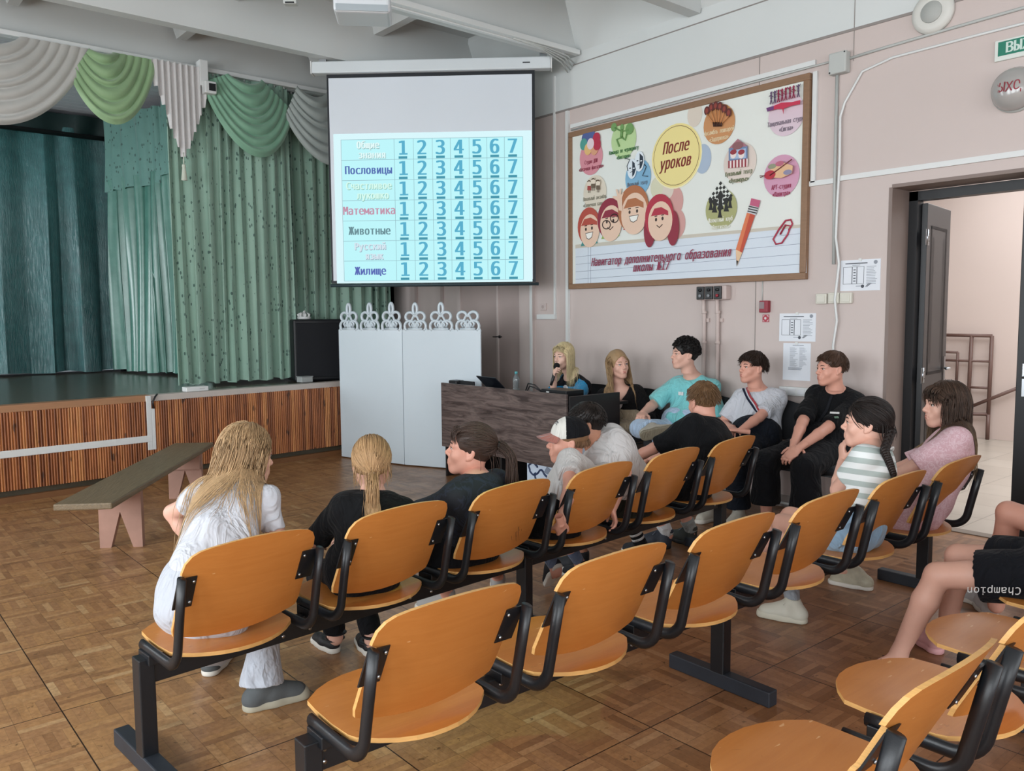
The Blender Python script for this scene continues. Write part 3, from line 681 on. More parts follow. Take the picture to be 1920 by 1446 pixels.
def bracket_mb(g):
    x = g*.238; q = MB()
    pts = [(x, .05, .412), (x, .0, .412), (x, -.12, .412)]
    for a in np.linspace(0, PI/2*.80, 8): pts.append((x, -.165-.085*math.sin(a), .412+.085*(1-math.cos(a))))
    top = np.array([x, -.300, .715]); pts += [tuple(np.array(pts[-1])*.5+top*.5), tuple(top)]
    q.tube(pts, .0175, 10, 0, None, oval=(.72, 1.1), ref=(0, 0, 1))
    ys = [back_surf(.2, z)[1] for z in (.60, .71)]; q.add([(a, ys[i]-.008-t_, (.60, .71)[i]) for a in (x-g*.056, x+g*.004) for i in (0, 1) for t_ in (0, .006)], BXF, 0)
    for z in (.618, .692):
        for s_ in (-1,): q.lathe([(0, 0), (.0055, 0), (.005, .004), (0, .0045)], 8, 1, Matrix.Translation((x-g*.046, back_surf(.2, z)[1]-.0155, z)) @ Matrix.Rotation(PI/2, 4, 'X'))
    q.box((x-.018, -.05, .37), (x+.018, .04, .405), 0, None, .003)
    for z in (.325, .36): q.tube([(x, -.022, z), (x, -.028, z)], .007, 8, 1)
    return q
_br = [bracket_mb(g).build('seat_bracket', [FRAME, BOLT]) for g in (-1, 1)]
def leg_mb(x):
    q = MB(); q.box((x-.026, -.032, .02), (x+.026, .032, .39), 0, None, .004); q.box((x-.027, -.245, 0), (x+.027, .245, .062), 1, None, .005); return q
def seat_row(label, x0, y0, ang, pitch, ks, legs, group):
    r = thing('seat_row', label, 'seating', (x0, y0, 0), ang, group)
    a, b_ = min(ks)*pitch-.28, max(ks)*pitch+.28
    MB().box((a, -.022, .30), (b_, .022, .378), 0, None, .003).build('beam', FRAME, r)
    for lx in legs: leg_mb(lx).build('leg', [FRAME, DUSTY], r)
    for k in ks:
        for src in (_seat, _back, *_br):
            c = src.copy(); COL.objects.link(c); c.parent = r; c.location = (k*pitch, 0, 0)
    return r
RA = dict(x0=1.02, y0=2.818, ang=math.radians(4.1), pitch=.588)
RB = dict(x0=1.205, y0=1.947, ang=math.radians(-.8), pitch=.600)
RC = dict(x0=1.14, y0=.968, ang=0., pitch=.600)
GR = 'rows of joined plywood seats'
seat_row('front row of orange plywood seats on a black beam, almost all taken by children', ks=range(6), legs=(-.255, 1.53, 3.28), group=GR, **RA)
seat_row('second row of plywood seats on a beam, empty but for two girls by the door', ks=range(6), legs=(-.27, 1.52, 3.33), group=GR, **RB)
seat_row('third row of orange plywood seats nearest the camera, with the bare-kneed child in black shorts', ks=range(1, 6), legs=(.36, 2.1, 3.3), group=GR, **RC)
for o in (_seat, _back, *_br): bpy.data.objects.remove(o)
def rowpt(R, k, x=0, y=0, z=0):
    lx, ly = k*R['pitch']+x, y; c, s = math.cos(R['ang']), math.sin(R['ang'])
    return np.array([R['x0']+c*lx-s*ly, R['y0']+s*lx+c*ly, z])

# upholstered visitor chairs along the wall
UPH = mat('dark grey upholstery', '#26272b', .85, bump=.3, bs=300, bd=.002)
def visitor_chair(label, x, y, rz):
    c = thing('visitor_chair', label, 'chair', (x, y, 0), rz, 'dark visitor chairs along the wall')    # faces local +y
    MB().box((-.24, -.20, .43), (.24, .25, .485), 0, None, .022).build('seat', UPH, c)
    P = [[(u*.23, -.235-.05*v-.02*(1-u*u), .55+.30*v) for v in np.linspace(0, 1, 6)] for u in np.linspace(-1, 1, 9)]
    P = np.array(P); k = np.abs(np.linspace(-1, 1, 9)); P[:, -1, 2] -= .05*k**3
    MB().grid(P, 0, None, True, .045).build('backrest', UPH, c)
    for g in (-1, 1):
        MB().tube([(g*.25, .24, 0), (g*.235, .21, .42)], .012, 8).build('leg', FRAME, c)
        MB().tube([(g*.25, -.27, 0), (g*.235, -.22, .42), (g*.22, -.262, .60)], .012, 8).build('leg', FRAME, c)
    MB().tube([(-.235, .21, .42), (-.235, -.22, .42), (.235, -.22, .42), (.235, .21, .42)], .012, 8, 0, None, True).build('seat_frame', FRAME, c)
    return c
# ================================================================ figures: smooth distance-field bodies
def V3(*a): return np.array(a, float)
def unit(v): v = np.asarray(v, float); return v/(np.linalg.norm(v)+1e-12)
def azv(deg, pitch=0.): a, p = math.radians(deg), math.radians(pitch); return V3(math.sin(a)*math.cos(p), math.cos(a)*math.cos(p), math.sin(p))   # azimuth from +Y towards +X
class Field:
    def __init__(s, lo, hi, h):
        s.lo = np.asarray(lo, float); s.h = h; s.n = np.ceil((np.asarray(hi)-s.lo)/h).astype(int)+1
        s.F = np.full(s.n, 1.0, np.float32); s.T = np.zeros(s.n, np.int8)
        s.ax = [(s.lo[i]+h*np.arange(s.n[i])).astype(np.float32) for i in range(3)]
    def sub(s, lo, hi):
        a = np.clip(np.floor((np.asarray(lo)-s.lo)/s.h).astype(int), 0, s.n-1); b = np.clip(np.ceil((np.asarray(hi)-s.lo)/s.h).astype(int)+1, 1, s.n)
        if np.any(b <= a): return None
        sl = tuple(slice(x, y) for x, y in zip(a, b))
        return sl, s.ax[0][sl[0]][:, None, None], s.ax[1][sl[1]][None, :, None], s.ax[2][sl[2]][None, None, :]
    def put(s, sl, d, k, op, tag):
        f = s.F[sl]
        if op == 'u':
            if tag is not None: T = s.T[sl]; T[d < f] = tag
            if k > 0: g = np.maximum(k-np.abs(f-d), 0)/k; s.F[sl] = np.minimum(f, d)-g*g*k*.25
            else: s.F[sl] = np.minimum(f, d)
        else:
            d = -d
            if k > 0: g = np.maximum(k-np.abs(f-d), 0)/k; s.F[sl] = np.maximum(f, d)+g*g*k*.25
            else: s.F[sl] = np.maximum(f, d)
    def cap(s, a, b, ra, rb=None, k=.02, op='u', tag=None, flat=None):
        a, b = np.asarray(a, float), np.asarray(b, float); rb = ra if rb is None else rb
        m = max(ra, rb)*(1/flat[1] if flat and flat[1] < 1 else 1)+k+2*s.h
        q = s.sub(np.minimum(a, b)-m, np.maximum(a, b)+m)
        if q is None: return s
        sl, X, Y, Z = q; d = b-a; L2 = d@d+1e-12
        x, y, z = X-a[0], Y-a[1], Z-a[2]
        t = np.clip((x*d[0]+y*d[1]+z*d[2])/L2, 0, 1); x, y, z = x-t*d[0], y-t*d[1], z-t*d[2]
        if flat:
            n, f = unit(flat[0]), flat[1]-1; c = (x*n[0]+y*n[1]+z*n[2])*f; x, y, z = x+n[0]*c, y+n[1]*c, z+n[2]*c
        s.put(sl, np.sqrt(x*x+y*y+z*z)-(ra+(rb-ra)*t), k, op, tag); return s
    def ell(s, c, rad, R=None, k=.02, op='u', tag=None):
        c = np.asarray(c, float); rad = np.asarray(rad, float); R = np.eye(3) if R is None else np.asarray(R)
        m = np.abs(R.T) @ rad+k+2*s.h
        q = s.sub(c-m, c+m)
        if q is None: return s
        sl, X, Y, Z = q; x, y, z = X-c[0], Y-c[1], Z-c[2]
        a = [(R[i][0]*x+R[i][1]*y+R[i][2]*z)/rad[i] for i in range(3)]
        k0 = np.sqrt(a[0]**2+a[1]**2+a[2]**2); k1 = np.sqrt((a[0]/rad[0])**2+(a[1]/rad[1])**2+(a[2]/rad[2])**2)+1e-9
        s.put(sl, k0*(k0-1)/k1, k, op, tag); return s
    def half(s, p, n, k=.0):
        """cut away the side of the plane that n points to"""
        p, n = np.asarray(p, float), unit(n)
        d = (s.ax[0][:, None, None]-p[0])*n[0]+(s.ax[1][None, :, None]-p[1])*n[1]+(s.ax[2][None, None, :]-p[2])*n[2]
        s.put((slice(None),)*3, -d, k, 's', None); return s
    def ruffle(s, amp, fr, seed=0, stretch=(1, 1, 1)):
        r = np.random.default_rng(seed); X, Y, Z = s.ax[0][:, None, None], s.ax[1][None, :, None], s.ax[2][None, None, :]; d = 0
        for i in range(5):
            v = r.normal(size=3)*stretch; v = v/np.linalg.norm(v)*fr*(1+.35*i); u = r.normal(size=3)*fr*.4
            d = d+np.sin(v[0]*X+v[1]*Y+v[2]*Z+1.6*np.sin(u[0]*X+u[1]*Y+u[2]*Z+i)+i)/(1+.5*i)
        s.F = s.F+(amp*.5*d).astype(np.float32); return s
    def mesh(s):
        F = s.F; n = s.n; S_ = F < 0
        cnt = np.zeros(n-1, np.int8); off = [(i, j, k) for i in (0, 1) for j in (0, 1) for k in (0, 1)]
        for i, j, k in off: cnt += S_[i:n[0]-1+i, j:n[1]-1+j, k:n[2]-1+k]
        A = np.argwhere((cnt > 0) & (cnt < 8))
        if len(A) == 0: return np.zeros((0, 3)), np.zeros((0, 4), int), np.zeros(0, int)
        idx = np.full(n-1, -1, int); idx[tuple(A.T)] = np.arange(len(A))
        acc = np.zeros((len(A), 3)); c = np.zeros(len(A))
        for o in off:
            for ax in range(3):
                if o[ax]: continue
                o1 = list(o); o1[ax] = 1
                f0 = F[A[:, 0]+o[0], A[:, 1]+o[1], A[:, 2]+o[2]]; f1 = F[A[:, 0]+o1[0], A[:, 1]+o1[1], A[:, 2]+o1[2]]
                m = (f0 < 0) != (f1 < 0); t = np.where(m, f0/(f0-f1+1e-12*(f0 == f1)), 0)
                p = np.tile(np.array(o, float), (len(A), 1)); p[:, ax] = t
                acc[m] += p[m]; c[m] += 1
        Vv = s.lo+s.h*(A+acc/c[:, None]); tg = s.T[A[:, 0], A[:, 1], A[:, 2]].astype(int)
        Q = []
        for ax in range(3):
            o = [0, 0, 0]; o[ax] = 1
            sl0 = tuple(slice(0 if i == ax else 1, n[i]-1) for i in range(3)); sl1 = tuple(slice(1, n[i]) if i == ax else slice(1, n[i]-1) for i in range(3))
            x = S_[sl0] != S_[sl1]; B = np.argwhere(x)
            if len(B) == 0: continue
            B = B+np.array([0 if i == ax else 1 for i in range(3)])
            u, v = (ax+1) % 3, (ax+2) % 3; eu = np.eye(3, dtype=int)[u]; ev = np.eye(3, dtype=int)[v]
            q = np.stack([idx[tuple((B-eu-ev).T)], idx[tuple((B-ev).T)], idx[tuple(B.T)], idx[tuple((B-eu).T)]], 1)
            ins = S_[tuple(B.T)]; q[~ins] = q[~ins][:, ::-1]; Q.append(q)
        Q = np.concatenate(Q); Q = Q[(Q >= 0).all(1)]
        return Vv, Q, tg
def relax(Vv, Q, it=1, f=.5):
    e = np.concatenate([Q[:, [0, 1]], Q[:, [1, 2]], Q[:, [2, 3]], Q[:, [3, 0]]]); e = np.concatenate([e, e[:, ::-1]])
    for _ in range(it):
        a = np.zeros_like(Vv); c = np.zeros(len(Vv)); np.add.at(a, e[:, 0], Vv[e[:, 1]]); np.add.at(c, e[:, 0], 1)
        Vv = Vv+(a/np.maximum(c, 1)[:, None]-Vv)*f
    return Vv
def put_mesh(name, parts, mats, parent, off):
    """parts: list of (verts, quads, tags); one mesh object"""
    V_, Q_, T_, n = [], [], [], 0
    for v, q, tg in parts:
        if len(v) == 0: continue
        V_.append(v); Q_.append(q+n); T_.append(tg[q[:, 0]]); n += len(v)
    Vv = np.concatenate(V_)-np.asarray(off); Q = np.concatenate(Q_); T = np.concatenate(T_)
    me = bpy.data.meshes.new(name); me.vertices.add(len(Vv)); me.vertices.foreach_set('co', Vv.ravel().astype(np.float32))
    me.loops.add(Q.size); me.loops.foreach_set('vertex_index', Q.ravel().astype(np.int32)); me.polygons.add(len(Q))
    me.polygons.foreach_set('loop_start', np.arange(0, Q.size, 4, dtype=np.int32)); me.update(calc_edges=True); me.validate()
    for m in mats: me.materials.append(m)
    if len(me.polygons) == len(T): me.polygons.foreach_set('material_index', np.clip(T, 0, len(mats)-1).astype(np.int32))
    me.polygons.foreach_set('use_smooth', np.ones(len(me.polygons), bool)); me.update()
    o = bpy.data.objects.new(name, me); COL.objects.link(o); o.parent = parent
    return o
def tubes(paths, rad, nside=4):
    """paths (N,S,3) to tapered locks; returns verts, quads, tags"""
    Pp = np.asarray(paths, float); N, S_, _ = Pp.shape
    T = np.gradient(Pp, axis=1); T /= np.linalg.norm(T, axis=2)[..., None]+1e-9
    ref = np.array([.31, .22, .93]); u = np.cross(T, ref); u /= np.linalg.norm(u, axis=2)[..., None]+1e-9; v = np.cross(T, u)
    a = np.arange(nside)*2*PI/nside; R = np.asarray(rad, float)[..., None, None]
    Vv = Pp[:, :, None]+R*(np.cos(a)[None, None, :, None]*u[:, :, None]+np.sin(a)[None, None, :, None]*v[:, :, None])
    base = (np.arange(N)*S_*nside)[:, None, None]+(np.arange(S_-1)*nside)[None, :, None]
    q = np.arange(nside)[None, None, :]; q2 = (q+1) % nside
    Q = np.stack([base+q, base+q2, base+nside+q2, base+nside+q], -1).reshape(-1, 4)
    Vv = Vv.reshape(-1, 3)
    return Vv, Q, np.zeros(len(Vv), int)

# ---------------------------------------------------------------- heads (local axes: x right, y forward, z up; metres of an adult)
def make_head(fem):
    f = Field((-.105, -.125, -.155), (.105, .135, .145), .0032)
    w = .94 if fem else 1.0
    f.ell((0, -.010, .034), (.0735*w, .094, .088), k=.02).ell((0, .026, -.026), (.059*w, .064, .084), k=.035)
    for g in (-1, 1):
        f.cap((g*.050*w, -.004, -.050), (g*.016, .062, -.096), .021*w, .015, .03)
        f.ell((g*.036, .062, -.030), (.022, .020, .022), k=.025)
        f.cap((g*.012, .086, .024), (g*.046, .070, .020), .010, .009, .022)
    f.ell((0, .075, -.096), (.019, .016, .014), k=.028)
    for g in (-1, 1): f.ell((g*.0315, .099, .004), (.019, .0125, .0115), k=.014, op='s')
    nb = .9 if fem else 1.0
    f.cap((0, .088, .012), (0, .109, -.022), .0075*nb, .0095*nb, .014).ell((0, .1085, -.026), (.0115*nb, .0105, .0095), k=.01)
    for g in (-1, 1): f.ell((g*.0115*nb, .0995, -.029), (.0072, .009, .0068), k=.008).ell((g*.006, .1035, -.0365), (.0036, .005, .003), k=.003, op='s')
    f.ell((0, .084, -.060), (.030, .016, .020), k=.025)
    f.cap((-.019, .0905, -.0575), (.019, .0905, -.0575), .0036, k=.006, tag=1).ell((0, .0985, -.0572), (.016, .0052, .0048), k=.006, tag=1)
    f.ell((0, .0960, -.0685), (.0165, .0068, .0058), k=.007, tag=1)
    f.cap((-.022, .095, -.0625), (.022, .095, -.0625), .0016, k=.003, op='s')
    for g in (-1, 1):
        f.cap((g*.019, .0905, .0118), (g*.045, .0795, .0100), .0056, .0046, .006).cap((g*.020, .0885, -.0045), (g*.043, .0795, -.0035), .0038, .0034, .006)
        R = np.array([unit((1, -.35*g*g*0, 0)), unit((g*.30, 1, .18)), unit((0, -.18, 1))])
        f.ell((g*.0765*w, -.010, -.004), (.0085, .0185, .031), R, k=.008).ell((g*.0845*w, -.004, -.002), (.0065, .0105, .0185), R, k=.004, op='s').ell((g*.076*w, .003, -.030), (.006, .007, .008), k=.006)
    r = .046 if fem else .054
    f.cap((0, -.020, -.055), (0, -.040, -.165), r, r*1.03, .03)
    v, q, t = f.mesh(); return relax(v, q, 1, .35), q, t
HEADS = {k: make_head(k) for k in (True, False)}
EYEW = mat('eye white', '#c6bdb6', .3); LASH = mat('dark lashes', '#2a1d18', .6)
class Head:
    def __init__(s, c, fwd, up=(0, 0, 1), sc=1.0, roll=0.):
        s.c = np.asarray(c, float); s.f = unit(fwd); r = unit(np.cross(s.f, up)); u = np.cross(r, s.f)
        a = math.radians(roll); s.r = math.cos(a)*r+math.sin(a)*u; s.u = -math.sin(a)*r+math.cos(a)*u; s.sc = sc
        s.M = np.array([s.r, s.f, s.u])
    def w(s, p): return s.c+(np.asarray(p, float)*s.sc) @ s.M
    def loc(s, p): return ((np.asarray(p, float)-s.c) @ s.M.T)/s.sc
HC, HR = V3(0, -.012, .037), V3(.0815, .1015, .0945)          # scalp ellipsoid that the hair follows
def hair_cap(h, kind):
    """solid under-layer of the hair, in head axes"""
    f = Field((-.125, -.14, -.13), (.125, .13, .16), .0045)
    lift = {'short': 1.0, 'curly': 1.10, 'long': 1.02, 'tied': .99, 'crop': .975}[kind]
    f.ell(HC, HR*lift, k=0)
    hl = {'short': .0, 'curly': .0, 'long': .012, 'tied': .012, 'crop': .004}[kind]
    f.ell((0, .088, -.048+hl), (.070, .072, .106), k=.012, op='s')
    if kind in ('short', 'curly', 'crop'):
        for g in (-1, 1): f.ell((g*.088, .014, -.036), (.040, .050, .054), k=.01, op='s')
        f.half((0, -.05, -.052), (0, .25, -1), .01)
    elif kind == 'tied':
        for g in (-1, 1): f.ell((g*.085, .026, -.040), (.03, .045, .052), k=.01, op='s')
        f.half((0, -.05, -.075), (0, .45, -1), .01)
    else:
        f.half((0, 0, -.085), (0, 0, -1), .01)
    f.ruffle(.0028, 70, 3, (1, 1, .3))
    v, q, t = f.mesh(); return h.w(relax(v, q, 1, .4)), q, t
def strands(h, roots, flow, steps, L, lift=(1.01, 1.06), r0=.0032, seed=0, hit=(), taper=True, wav=0., nside=4, bv=None, gap=.004):
    """locks grown from points on the scalp (head axes); flow(p, i) gives the combing direction; hit = capsules to stay outside"""
    r = np.random.default_rng(seed); p = np.array(roots, float); n = len(p); out = [p.copy()]
    lf = r.uniform(*lift, n); Ls = np.broadcast_to(np.asarray(L, float), (n,))*r.uniform(.85, 1.12, n); ph = r.uniform(0, 6.28, n)
    for i in range(steps):
        v = np.array(np.broadcast_to(np.asarray(flow(p, i), float), (n, 3))); v = v/(np.linalg.norm(v, axis=1)[:, None]+1e-9)+r.normal(size=(n, 3))*.04
        if wav: v = v+wav*np.stack([np.sin(i*.9+ph), np.cos(i*.8+ph), np.zeros(n)], 1)
        v /= np.linalg.norm(v, axis=1)[:, None]+1e-9
        p = p+v*(Ls/steps)[:, None]
        q = (p-HC)/HR; m = np.linalg.norm(q, axis=1); k = m < lf; p[k] = HC+(q[k]/m[k][:, None])*lf[k][:, None]*HR
        for a, b, rad in hit:
            d = b-a; t = np.clip(((p-a) @ d)/(d @ d+1e-9), 0, 1); c = a+t[:, None]*d; e = p-c; m = np.linalg.norm(e, axis=1); k = m < rad
            p[k] = c[k]+e[k]/(m[k][:, None]+1e-9)*rad
        if bv is not None and i > 2:
            pw = h.w(p)
            for j in range(n):
                a = bv.find_nearest(Vector(pw[j]), .09)
                if a[0] is not None and (Vector(pw[j])-a[0]).dot(a[1]) < gap: pw[j] = a[0]+a[1]*gap
            p = h.loc(pw)
        out.append(p.copy())
    Pp = np.stack(out, 1); s_ = np.linspace(0, 1, steps+1)
    prof = (.55+.45*np.minimum(s_*5, 1))*(1-.8*s_**4 if taper else 1)
    rad = r0*r.uniform(.5, 1.15, n)[:, None]*prof[None]*h.sc
    return tubes(h.w(Pp.reshape(-1, 3)).reshape(Pp.shape), rad, nside)
def scalp(n, seed, fn=None, th=(0, 1.75)):
    """random points on the scalp ellipsoid, polar angle th measured from the crown"""
    r = np.random.default_rng(seed); out = []
    while len(out) < n:
        a = r.uniform(0, 2*PI); t = math.acos(1-r.uniform(0, 1)*(1-math.cos(th[1])))
        if t < th[0]: continue
        d = V3(math.sin(t)*math.cos(a), math.sin(t)*math.sin(a), math.cos(t)); p = HC+d*HR*1.0
        if fn is None or fn(p): out.append(p)
    return np.array(out)
def hairline(p):          # where hair grows: not on the face, not under the nape or over the ears
    x, y, z = p
    if y > .02 and z < .062+.25*(abs(x)-.0)*0-.35*max(0, .03-y): return z > .062 or (abs(x) > .062 and z > .03)
    if z < -.055: return False
    if abs(x) > .058 and -.036 < y <= .06 and z < .026: return False
    return True
def dirs(v, n): return np.broadcast_to(np.asarray(v, float), (n, 3))

# ---------------------------------------------------------------- hands (local: x thumb side, y along the fingers, z back of the hand)
def make_hand(curl, spread=.05, thumb=.3, curls=None):
    f = Field((-.06, -.075, -.11), (.10, .20, .05), .0036)
    f.cap((0, -.07, 0), (0, .0, 0), .024, .0245, .0, flat=((0, 0, 1), 1.25)).ell((0, .045, 0), (.0405, .054, .0150), k=.022).ell((.022, .025, -.007), (.017, .030, .014), k=.014)
    for i, (x, L, r) in enumerate(((.028, .073, .0085), (.0095, .081, .0088), (-.0095, .075, .0084), (-.0275, .058, .0075))):
        p = V3(x, .083-.006*abs(i-1), -.001); a = 0; c = curl if curls is None else curls[i]; sp = x*spread/.028
        for j, (fr, rr) in enumerate(((.46, 1.), (.30, .93), (.24, .82))):
            a += c*(.8, 1.1, .75)[j]; d = V3(math.sin(sp)*math.cos(a), math.cos(sp)*math.cos(a), -math.sin(a)); e = p+d*L*fr
            f.cap(p, e, r*rr, r*rr*.94, .006 if j else .010); p = e
    p = V3(.030, .018, -.006); d = unit((.78, .62, -.22-.3*thumb)); e = p+d*.036; f.cap(p, e, .0125, .0105, .012)
    d = unit((.45-.5*thumb, .82, -.25-.5*thumb)); g = e+d*.031; f.cap(e, g, .0102, .0092, .006); d = unit((.25-.7*thumb, .9, -.25-.5*thumb)); f.cap(g, g+d*.022, .0092, .0075, .005)
    v, q, t = f.mesh(); return relax(v, q, 1, .3), q, t
_HANDS = {}
def hand(wrist, fdir, back, right, sc, curl=.5, thumb=.3, curls=None):
    """wrist point, finger direction, direction the back of the hand faces"""
    key = (curl, thumb, curls)
    if key not in _HANDS: _HANDS[key] = make_hand(curl, .05, thumb, curls)
    v, q, t = _HANDS[key]; y = unit(fdir); z = unit(np.asarray(back)-y*(np.asarray(back)@y)); x = np.cross(y, z)*(-1 if right else 1)
    flip = np.linalg.det(np.array([x, y, z])) < 0
    w_ = np.asarray(wrist)+(v*sc) @ np.array([x, y, z])
    return w_, (q[:, ::-1] if flip else q), t
def ik(a, c, l1, l2, pole):
    """middle joint between a and c for bone lengths l1, l2, bending towards pole"""
    a, c = np.asarray(a, float), np.asarray(c, float); d = c-a; L = np.linalg.norm(d); L_ = min(L, (l1+l2)*.998); u = d/L
    x = (l1*l1-l2*l2+L_*L_)/(2*L_); y = math.sqrt(max(l1*l1-x*x, 0)); p = np.asarray(pole, float); p = unit(p-u*(p@u))
    return a+u*x*(L/L_ if L > L_ else 1)+p*y
def bez(a, m, b, t): return (1-t)**2*a+2*t*(1-t)*m+t*t*b
TK = [0, .12, .35, .55, .75, .9, 1.0]
TW = [.165, .160, .136, .142, .158, .142, .075]
TD = [.120, .115, .098, .106, .112, .090, .060]
class Body:
    """joints of one figure. pel, nk: pelvis centre and base of the neck; azp, azc: facing of pelvis and chest (degrees)"""
    def __init__(s, pel, nk, azp, azc, s_=1., w=1., bulge=.03, shrug=(0, 0), hipw=.085, shw=.148):
        s.k, s.wd = s_, w; s.pel, s.nk = np.asarray(pel, float), np.asarray(nk, float)
        s.up = unit(s.nk-s.pel)
        def fr(az): f = azv(az); f = unit(f-s.up*(f@s.up)*.6); r = unit(np.cross(f, s.up)); return r, np.cross(s.up, r)
        s.rp, s.fp = fr(azp); s.rc, s.fc = fr(azc); rr = unit(s.rp+s.rc)
        s.mid = (s.pel+s.nk)/2-np.cross(s.up, rr)*bulge*s_*2
        s.tn = unit(s.nk-s.mid)
        sh = shw*s_*w**.5
        s.S = {'R': s.nk+s.rc*sh-s.tn*.045*s_+V3(0, 0, shrug[0]), 'L': s.nk-s.rc*sh-s.tn*.045*s_+V3(0, 0, shrug[1])}
        hf = azv(azp); hr = V3(hf[1], -hf[0], 0)
        s.H = {'R': s.pel+hr*hipw*s_+V3(0, 0, -.02*s_)+hf*.03*s_, 'L': s.pel-hr*hipw*s_+V3(0, 0, -.02*s_)+hf*.03*s_}
        s.E, s.W, s.K, s.A, s.TO = {}, {}, {}, {}, {}
        s.hands = {}
    def arm(s, side, wrist, pole, fdir=None, back=None, curl=.5, thumb=.3, curls=None, l=(.275, .245)):
        s.W[side] = np.asarray(wrist, float); s.E[side] = ik(s.S[side], s.W[side], l[0]*s.k, l[1]*s.k, pole)
        fd = unit(s.W[side]-s.E[side]) if fdir is None else unit(fdir)
        s.hands[side] = (fd, back if back is not None else V3(0, 0, 1), curl, thumb, curls); return s
    def leg(s, side, ankle, pole, toe, l=(.42, .41)):
        s.A[side] = np.asarray(ankle, float); s.K[side] = ik(s.H[side], s.A[side], l[0]*s.k, l[1]*s.k, pole); s.TO[side] = np.asarray(toe, float); return s
    def slices(s, off, t0, t1, n=10, ws=1.):
        for t in np.linspace(t0, t1, n):
            c = bez(s.pel, s.mid, s.nk, t); T = unit(2*(1-t)*(s.mid-s.pel)+2*t*(s.nk-s.mid)); r = unit(s.rp*(1-t)+s.rc*t); r = unit(r-T*(r@T)); f = np.cross(T, r)
            L = np.linalg.norm(s.nk-s.pel)/n
            yield c, (np.interp(t, TK, TW)*s.k*s.wd*ws+off, np.interp(t, TK, TD)*s.k*s.wd+off, L*1.15+off*.6+.02), np.array([r, f, T])
    def torso(s, f, off, t0=0., t1=1., tag=None, seat=True, ws=1.):
        for c, rad, R in s.slices(off, t0, t1, 10, ws): f.ell(c, rad, R, k=.045*s.k, tag=tag)
        if seat:
            b = s.pel-azv_h(s.fp)*.02*s.k
            for g in (-1, 1): f.ell(b+s.rp*g*.075*s.k*s.wd+V3(0, 0, -.035*s.k), V3(.095, .11, .075)*s.k*s.wd+off, np.array([s.rp, s.fp, s.up]), k=.05*s.k, tag=tag)
        return f
    def bounds(s, pts, m): P_ = np.array(pts); return P_.min(0)-m, P_.max(0)+m
def azv_h(v): v = np.array([v[0], v[1], 0.]); return unit(v)
UA, FA = (.047, .039), (.039, .026)
def skin_mat(name, c): return mat('skin '+name, c, .5, var=.06, vs=25, bump=.05, bs=400, bd=.001)
def build_body(B, head, fem, skin, lips, root, off, arms=True, legs=True, fat=1.):
    k = B.k; pts = [B.pel, B.nk, head.w((0, -.04, -.165))]+list(B.S.values())+list(B.H.values())+list(B.E.values())+list(B.W.values())+list(B.K.values())+list(B.A.values())
    lo, hi = B.bounds(pts, .17*k); f = Field(lo, hi, .008)
    B.torso(f, -.008*k)
    nr = (.050 if fem else .056)*head.sc
    f.cap(B.nk-B.tn*.05*k, head.w((0, -.026, -.09)), nr*1.12, nr*.96, .04*k)
    for sd in ('L', 'R'):
        f.cap(B.nk-B.tn*.03*k, B.S[sd], .048*k, .05*k, .05*k)
        if sd in B.E:
            f.cap(B.S[sd], B.E[sd], UA[0]*k*fat, UA[1]*k*fat, .02*k); m = B.E[sd]*.7+B.W[sd]*.3
            f.cap(B.E[sd], m, .038*k*fat, .0385*k*fat, .012*k).cap(m, B.W[sd], .0385*k*fat, .0255*k*fat, .012*k)
        if sd in B.K:
            f.cap(B.H[sd], B.K[sd], .080*k*fat, .056*k*fat, .03*k)
            d = unit(B.A[sd]-B.K[sd]); bk = unit(np.cross(np.cross(d, unit(B.K[sd]-B.H[sd])), d)) ; m = B.K[sd]*.68+B.A[sd]*.32-bk*.012*k*0
            f.cap(B.K[sd], m, .053*k*fat, .055*k*fat, .02*k).cap(m, B.A[sd], .055*k*fat, .035*k*fat, .02*k)
            f.ell(B.A[sd]+V3(0, 0, -.01), (.035*k, .035*k, .045*k), k=.02).cap(B.A[sd]+V3(0, 0, -.02*k), B.A[sd]*.4+B.TO[sd]*.6+V3(0, 0, .018*k), .028*k, .017*k, .02)
    v, q, t = f.mesh(); parts = [(relax(v, q, 1, .4), q, t)]
    hv, hq, ht = HEADS[fem]; parts.append((head.w(hv), hq, ht))
    for sd, (fd, bk, cu, th, cs) in B.hands.items(): parts.append(hand(B.W[sd], fd, bk, sd == 'R', k*.98, cu, th, cs))
    return put_mesh('body', parts, [skin, lips], root, off)
def build_face(head, root, off, iris='#4a3526', brow='#5a4030', smile=False, open_=1.):
    q = MB(); n = 10
    for g in (-1, 1):
        c = V3(g*.0315, .0785, .004)
        for mi, cc, r in ((0, c+V3(0, -.0012, 0), .0126), (1, c+V3(0, .0072, 0), .0066)):
            a = np.linspace(0, PI, n); prof = [(r*math.sin(t), -r*math.cos(t)) for t in a]
            qq = MB().lathe(prof, 12); Vv = np.concatenate(qq.v); q.add(head.w(Vv+cc)-off, qq.f, mi, True)
        q.tube(head.w(np.array([(g*.0165, .0925, .0065), (g*.024, .0950, .0098), (g*.033, .0930, .0108), (g*.043, .0860, .0082), (g*.0475, .0815, .0055)]))-off, .0011*head.sc, 5, 2)
    q.build('eyes', [EYEW, mat('iris '+iris, iris, .15), LASH], root)
    for g in (-1, 1):
        e = MB().tube(head.w(np.array([(g*.013, .0965, .0225), (g*.024, .0955, .0272), (g*.036, .0895, .0275), (g*.048, .0795, .0225)]))-off, np.array([.0022, .0032, .0026, .0012])*head.sc, 6, 0, oval=(.7, 1.2))
        e.build('eyebrow', mat('brow '+brow, brow, .8), root)
